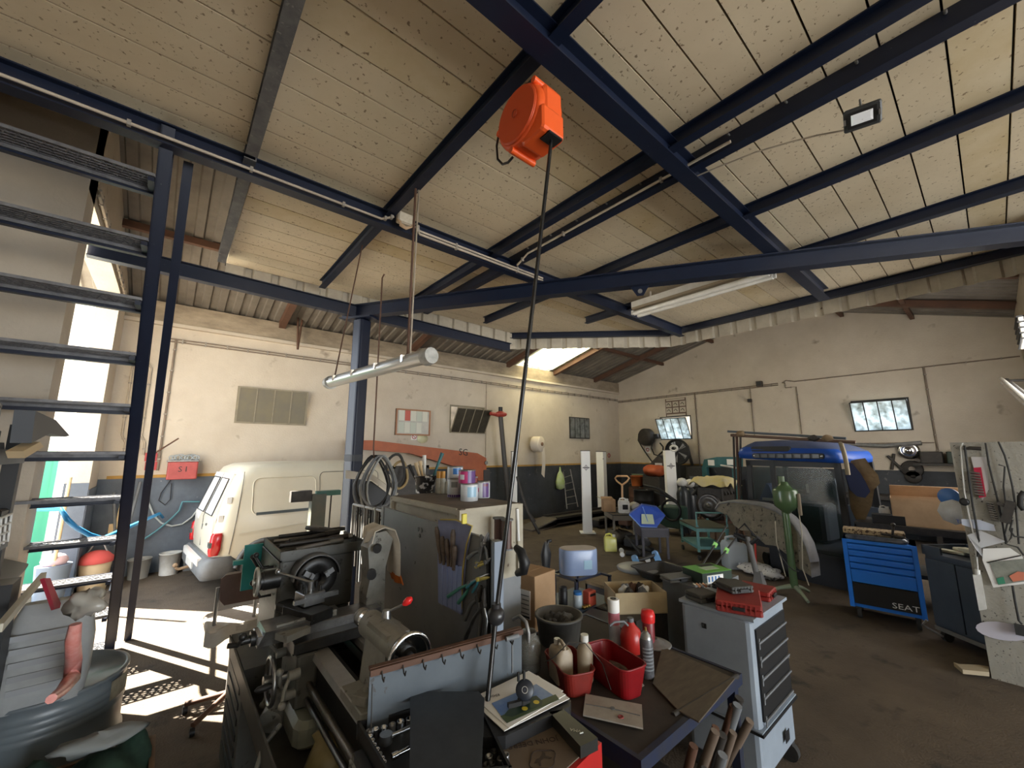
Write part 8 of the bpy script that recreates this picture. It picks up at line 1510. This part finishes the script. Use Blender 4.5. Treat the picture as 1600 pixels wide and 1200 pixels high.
mb=MB();mb.rbox(((X0+X1)/2,(Y0+Y1)/2+.01,.685),(X1-X0,Y1-Y0,.60),.03);mb.build('upper_body',M_GT,gt,world=True)
mb=MB();mb.rbox(((X0+X1)/2,(Y0+Y1)/2+.01,.255),(X1-X0-.01,Y1-Y0-.01,.27),.03);mb.bb((X0-.004,Y0-.004,.375),(X1+.004,Y1+.02,.395));mb.build('lower_body',M_GT,gt,world=True)
mb=MB();mb.bb((X0-.006,Y0-.01,.372),(X1+.006,Y1+.02,.388));mb.build('black_seam',M_BLACK,gt,world=True)
mb=MB();mb.bb((X0+.05,Y0-.001,.43),(X1-.05,Y0+.012,.93));mb.build('front_recess',M_BLACK,gt,world=True)
for k in range(5):
 z=.45+.10*k-(.02 if k==0 else 0);mb=MB();mb.bb((X0+.055,Y0-.012,z),(X1-.055,Y0-.004,z+.012));mb.bb((X0+.06,Y0-.008,z-.03),(X0+.075,Y0-.003,z+.03));mb.build('drawer_lip',M_GREYP,gt,world=True)
mb=MB();mb.prism([(X0,Y0-.01,.985),(X1,Y0-.01,.985),(X1,Y1+.02,.985),(X0,Y1+.02,.985)],(0,0,.018));mb.build('top_mat',M_GT,gt,world=True)
mb=MB();mb.bb((X0-.003,1.36,.865),(X0,1.39,.895));mb.bb((X0+.35,Y0-.003,.20),(X0+.42,Y0,.26));mb.build('maker_badge',M_BLACK,gt,world=True)
mb=MB();mb.bb((X0-.005,1.375,.875),(X0-.003,1.388,.890));mb.build('badge_silver',M_CHROME,gt,world=True)
for(x,y)in((X0+.07,Y0+.05),(X1-.05,Y0+.05),(X0+.07,Y1-.04),(X1-.05,Y1-.04)):mb=MB();mb.cyl((x-.02,y,.055),(x+.02,y,.055),.055,n=16);mb.box((x,y,.11),(.05,.05,.03));mb.build('caster',M_RUBBER,gt,world=True)
mb=MB();mb.bb((X1,Y0+.02,.60),(X1+.03,Y1,.62));mb.build('side_rail',M_GALV,gt,world=True)
ZT=1.004
def case(lab,c,d,rz,m_,name='tool_case',ribs=0,cat='tool case'):
 t=thing(name,lab,cat,c,rz);mb=MB();mb.rbox((0,0,d[2]*.25),(d[0],d[1],d[2]*.5-.002),.012);mb.build('case_base',m_,t);mb=MB();mb.rbox((0,0,d[2]*.75),(d[0]*.99,d[1]*.99,d[2]*.5-.002),.012);mb.build('case_lid',m_,t)
 for k in range(ribs):mb=MB();x=-d[0]*.35+d[0]*.7*k/max(1,ribs-1);mb.bb((x-.004,-d[1]/2-.004,d[2]*.15),(x+.004,-d[1]/2+.002,d[2]*.85));mb.build('rib',m_,t)
 mb=MB();mb.rbox((0,-d[1]/2-.008,d[2]*.5),(.07,.014,.02),.004);mb.build('latch',M_BLACK,t);return t
M_RC=mat('brick_red_plastic',(.28,.025,.02),.5,col2=(.20,.02,.016),scale=9)
case('brick-red moulded tool case on the front of the grey trolley',(2.98,1.22,ZT),(.26,.36,.07),-1.2,M_RC,ribs=8)
case('second red tool case behind, at the right of the grey trolley',(3.27,1.22,ZT),(.20,.22,.06),.1,M_RC,ribs=4)
case('dark ribbed case lying on the two red cases',(3.05,1.27,ZT+.071),(.17,.17,.045),-.5,mat('charcoal_plastic',(.055,.055,.05),.6),ribs=6)
case('flat black case on the far right of the grey trolley',(3.30,1.43,ZT),(.20,.15,.035),.15,M_BLACK)
case('charcoal case with batteries at the left rear of the grey trolley',(2.90,1.43,ZT),(.16,.14,.055),-.3,mat('charcoal_plastic',(.055,.055,.05)))
for k in range(5):mb=MB();a=Vector((2.935+.018*k,1.475-.014*k,ZT+.066));mb.cyl(a,a+Vector((.03,.035,0)),.009,n=10);tag(mb.build('battery_cell',[M_STEEL,mat('copper_shell',(.5,.25,.14),.3,.7)][k%2]),'%s small cell from the left on the charcoal case of the grey trolley'%ORD[k],'battery','cells on the charcoal case')
t=tube_table('blue_bench','dark blue bench with a cardboard-covered top behind the grey trolley','workbench',((3.10,2.05),(3.98,2.62)),.82,.3,mat('card_covered_top',(.30,.23,.14),.8,col2=(.2,.15,.09),scale=5),M_BLUET,r=.025,skirt=.09)
p=K(1052,903,.9);t=thing('drip_tray','black plastic drip tray with raised corners on the blue bench','tray',(3.70,2.22,.821),-.25)
def ring_tray(L_,W_,z,r=.05):return rr_ring(-L_/2,L_/2,W_/2,r,z,5)
R_l=[ring_tray(.28,.22,0),ring_tray(.40,.32,.09),ring_tray(.43,.35,.095),ring_tray(.43,.35,.085),ring_tray(.385,.305,.085),ring_tray(.265,.205,.01)]
N_=len(R_l[0]);vs=[p for r in R_l for p in r];mb=MB();mb.add(vs,[(k*N_+i,k*N_+(i+1)%N_,(k+1)*N_+(i+1)%N_,(k+1)*N_+i)for k in range(5)for i in range(N_)]+[tuple(range(N_))[::-1],tuple(range(5*N_,6*N_))]);mb.build('tray_body',mat('black_tray',(.03,.032,.035),.35),t)
mb=MB();mb.bb((3.35,1.60,.02),(3.95,1.98,.93));tag(mb.build('side_cabinet',M_GREYP),'grey low cabinet behind the trolley carrying the green box','cabinet')
t=thing('green_box','bright green and black boxed power tool behind the grey trolley','box',(3.62,1.72,.93),-.35)
mb=MB();mb.rbox((0,0,.045),(.32,.22,.09),.004);mb.build('box_body',mat('dark_green_print',(.015,.03,.018),.4),t)
mb=MB();mb.bb((-.16,-.11,.0905),(.16,.11,.093));lidg=mb.build('green_top',mat('lime_print',(.13,.42,.06),.4),t);mb=MB();mb.bb((-.06,-.05,.0935),(.09,.03,.0945));mb.build('pale_panel',mat('pale_green_print',(.45,.55,.42)),lidg);mb=MB();mb.bb((-.02,.04,.0935),(.14,.10,.0945));mb.build('dark_panel',M_BLACK,lidg)
mb=MB();mb.bb((-.11,-.1125,.008),(.06,-.1105,.07));lw=mb.build('barcode_label',M_PAPER,t)
for k in range(4):mb=MB();mb.bb((-.10+.035*k,-.1135,.02),(-.085+.035*k,-.1128,.06));mb.build('barcode_bar',P_BLUE,lw)
case('grey flat case left of the green box',(3.42,1.88,.93),(.26,.14,.04),-.4,M_GREYP)
mb=MB();mb.lathe([(.20,0),(.21,.02),(.19,.03),(.10,.045),(.001,.05)],(3.78,2.50,.821),n=26);tag(mb.build('grey_shell',mat('grey_plastic_shell',(.26,.28,.30),.4)),'rounded grey plastic shell at the right end of the blue bench','cover')
t=thing('blue_hand_truck','light blue upright handle bars of a hand truck behind the pale carton','hand truck',(4.3,2.8,0));M_LB=mat('light_blue_paint',(.12,.27,.50),.4)
for(ua,va,ub,vb,x)in((992,872,1003,910,4.12),(1024,865,1035,892,4.5)):
 a,b=at(ua,va,x=x),at(ub,vb,x=x);d=b-a;e=a+d*((a.z-.05)/(a.z-b.z));mb=MB();mb.prism([a+Vector((-.02,.03,0)),a+Vector((.02,-.03,0)),e+Vector((.02,-.03,0)),e+Vector((-.02,.03,0))],(-.025,-.02,0));mb.cyl(a+Vector((-.02,-.0,.0)),a+Vector((.01,.0,.0)),.035,n=14);mb.build('handle_bar',M_LB,t,world=True)
mb=MB();mb.tube([at(995,876,x=4.14),at(1010,872,x=4.3),at(1023,867,x=4.49)],.018,8);mb.build('cross_tube',M_BLACK,t,world=True)
for s in(4.1,4.5):mb=MB();mb.cyl((s,2.85,.1),(s+.04,2.85,.1),.1,n=16);mb.build('wheel',M_RUBBER,t,world=True)
rkx0,rkx1,rky0,rky1=-.80,-.50,1.55,2.86
rk2=thing('parts_rack','dark steel parts rack crammed with oily machine parts at the left picture edge','rack',(-.65,2.3,0))
for(x,y)in((rkx0,rky0),(rkx1-.04,rky0),(rkx0,rky1-.05),(rkx1-.05,rky1-.05)):mb=MB();mb.bb((x,y,0),(x+.05,y+.05,2.12));mb.build('upright',M_BLACK,rk2,world=True)
SH=(.32,.78,1.22,1.62,1.98)
for z in SH:mb=MB();mb.bb((rkx0,rky0,z-.02),(rkx1,rky1,z));mb.bb((rkx1-.004,rky0,z-.03),(rkx1+.004,rky1,z+.03));mb.build('shelf',M_GREYP,rk2,world=True)
mb=MB();mb.bb((rkx1-.03,rky1-.12,.05),(rkx1+.06,rky1+.02,1.45));mb.build('end_plate',M_BLACK,rk2,world=True)
rnd=random.Random(17)
kinds=[M_DIRT,M_LD,M_GREYP,M_RUST,M_LL]
labs=['on the lowest shelf of the left rack','on the second shelf of the left rack','on the third shelf of the left rack','on the fourth shelf of the left rack','on top of the left rack']
for s,z in enumerate(SH):
 for k in range(7):
  y=rky0+.14+.185*k;m_=kinds[(k*3+s)%5];q=(k+s)%4;x=-.62+rnd.uniform(-.02,.03);mb=MB();h=rnd.uniform(.10,.22)
  if q==0:mb.lathe([(.07,0),(.075,.02),(.05,h*.5),(.06,h*.8),(.03,h),(.0,h)],(x,y,z),n=14);nm='hub'
  elif q==1:mb.rbox((x,y,z+h/2),(.18,.13,h),.015,rz=rnd.uniform(-.3,.3));nm='gearbox_block'
  elif q==2:mb.lathe([(.03,0),(.085,0),(.09,.03),(.085,.06),(.03,.06)],(x,y,z),n=18);mb.lathe([(.03,.06),(.07,.062),(.07,.11),(.03,.11)],(x,y,z),n=18);nm='gear_disc'
  else:mb.tube([(x-.06,y-.05,z+.03),(x+.02,y+.0,z+.05+h*.5),(x+.07,y+.04,z+.04)],.028,8);mb.rbox((x,y,z+.02),(.15,.08,.04),.01);nm='bent_casting'
  tag(mb.build(nm,m_),'%s %s %s, %s from far end'%({M_DIRT:'black',M_LD:'dark steel',M_GREYP:'grey',M_RUST:'rusty',M_LL:'pale'}[m_],nm.replace('_',' '),labs[s],['last','sixth','fifth','fourth','third','second','first'][k]),'machine part','machine parts in the left rack')
mb=MB();mb.prism([at(u,v,x=-.47)for u,v in((22,640),(60,655),(86,680),(78,682),(50,676),(15,692))],(.05,.03,0));tag(mb.build('sheet_offcut',mat('dark_slate',(.06,.065,.075),.5)),'dark pointed sheet offcut sticking out of the rack top','sheet')
mb=MB();mb.prism([at(u,v,x=-.46)for u,v in((8,705),(38,690),(45,698),(12,716))],(.04,.02,0));tag(mb.build('wood_offcut',M_PALEW),'pale wooden offcut under the dark pointed sheet','wood')
t=thing('wire_basket','white wire basket edge showing at the left rim of the picture','basket',tuple(at(12,845,x=-.45)))
for k in range(4):mb=MB();mb.tube([at(-20,818+13*k,x=-.45),at(18-3*k,803+14*k,x=-.45)],.005,5);mb.build('rail_wire',M_WPL,t,world=True)
for k in range(5):mb=MB();mb.tube([at(-14+8*k,815-3*k,x=-.45),at(-16+7*k,862-4*k,x=-.45)],.004,5);mb.build('upright_wire',M_WPL,t,world=True)
mb=MB();mb.prism([at(u,v,z=1.30)for u,v in((-30,868),(44,884),(40,890),(-30,965))],(0,0,.012));tag(mb.build('grey_plate',mat('slate_plate',(.14,.15,.155),.5)),'flat grey plate jutting from the third rack shelf','plate')
mb=MB();a,b=at(-10,990,x=-.42),at(62,905,x=-.42);mb.prism([a,b,b+Vector((0,0,.03)),a+Vector((0,0,.03))],(.02,0,0));tag(mb.build('cream_strip',mat('cream_strip_paint',(.55,.52,.42),.5)),'cream edge strip slanting across the rack','strip')
dm=thing('steel_drum','big blue-grey steel drum with a torn label at bottom left','drum',(-.33,3.18,0));M_DR=mat('blue_grey_drum',(.17,.20,.22),.35,col2=(.12,.14,.155),scale=3,amt=.8)
mb=MB();R=.285;pr=[(R,0)]
for z in(.28,.58):pr+=[(R,z-.03),(R+.012,z-.015),(R+.012,z+.015),(R,z+.03)]
for z in(.74,.77,.80,.83):pr+=[(R,z-.010),(R+.006,z),(R,z+.010)]
pr+=[(R,.87),(R+.01,.88),(R+.01,.892),(R-.008,.892),(R-.012,.875),(.001,.872)]
mb.lathe(pr,n=40,cap=False);mb.build('barrel',M_DR,dm)
mb=MB();mb.cyl((.08,.10,.872),(.08,.10,.882),.035,n=16);mb.build('bung',M_DIRT,dm)
mb=MB();vs=[]
for k in range(9):a=-.62+.06*k;vs+=[((R+.009)*math.cos(a),(R+.009)*math.sin(a),.77+.004*(k%2)),((R+.009)*math.cos(a),(R+.009)*math.sin(a),.86)]
mb.add(vs,[(2*k,2*k+2,2*k+3,2*k+1)for k in range(8)],True);mb.build('torn_label',mat('tan_label',(.33,.30,.22),.7,col2=(.2,.17,.12),scale=20),dm)
pb=thing('printed_sack','grey-white printed sack standing on the drum','sack',(-.33,2.98,.875));
mb=MB();stack(mb,[(-.14,.14,.08,.05,0),(-.15,.15,.10,.06,.08),(-.14,.15,.09,.06,.25),(-.12,.13,.07,.05,.38),(-.10,.09,.03,.02,.43)],n=4);mb.build('sack_body',mat('grey_sack',(.38,.39,.39),.6,col2=(.30,.31,.31),scale=6),pb)
for(z,s,w)in((.30,'BETON',.052),(.23,'FINO 25',.045),(.14,'30',.075),(.06,'25 KG',.05)):letters(s,w,(-.33+.01,2.98-.104,.875+z),(1,0,0),(0,0,1),mat('sack_print',(.14,.16,.18),.6),pb,name='sack_print')if False else None
for k in range(5):mb=MB();mb.bb((-.11+.004*k,-.103,.30-.055*k),(.09,-.099,.325-.055*k));mb.build('print_band',mat('sack_print',(.29,.30,.31),.6),pb)
mb=MB();mb.tube([at(u,v,x=-.22)for u,v in((118,975),(114,1000),(115,1030),(112,1060),(98,1078),(80,1092))],[.02,.025,.028,.03,.022,.015],8);tag(mb.build('red_film',mat('crumpled_red_film',(.60,.15,.12),.35,col2=(.75,.40,.36),scale=16,amt=.8)),'crumpled translucent red film hanging beside the printed sack','film')
mb=MB();mb.prism([at(u,v,x=-.32)for u,v in((62,905),(72,905),(92,950),(80,954))],(.01,.01,0));tag(mb.build('red_strap',mat('crimson_strap',(.45,.02,.05),.5)),'crimson strap above the printed sack','strap')
lumpy('clear_bag','crumpled clear plastic bag knotted on top of the sack',tuple(at(132,968,x=-.20)-Vector((0,0,.0))),(.06,.06,.05),mat('cloudy_plastic',(.35,.33,.29)),'bag',31,amp=.6)
t=thing('floor_crate','open wooden crate of green and grey rags at the bottom left corner','crate',(-.14,2.52,0))
for(a,b)in(((-.38,2.28,0),(-.36,2.74,.68)),((.08,2.28,0),(.10,2.74,.68)),((-.36,2.28,0),(.08,2.30,.68)),((-.36,2.72,0),(.08,2.74,.68)),((-.36,2.30,0),(.08,2.72,.02))):mb=MB();mb.bb(a,b);mb.build('crate_board',M_WOOD,t,world=True)
drape('green_cloth','dark green cloth spilling over the corner crate',(-.12,2.50,.74),.22,.22,.08,mat('dark_green_cloth',(.035,.09,.06),.9,col2=(.015,.04,.03),scale=8),'cloth',7)
lumpy('grey_rag','grey rag bundled on the green cloth',(-.10,2.62,.75),(.14,.06,.03),mat('grey_rag',(.26,.28,.28),.9),'rag',33,amp=.5)
lumpy('black_sack','black sack stuffed in the crate under the green cloth',(-.14,2.50,.03),(.16,.16,.28),M_DIRT,'bag',34)
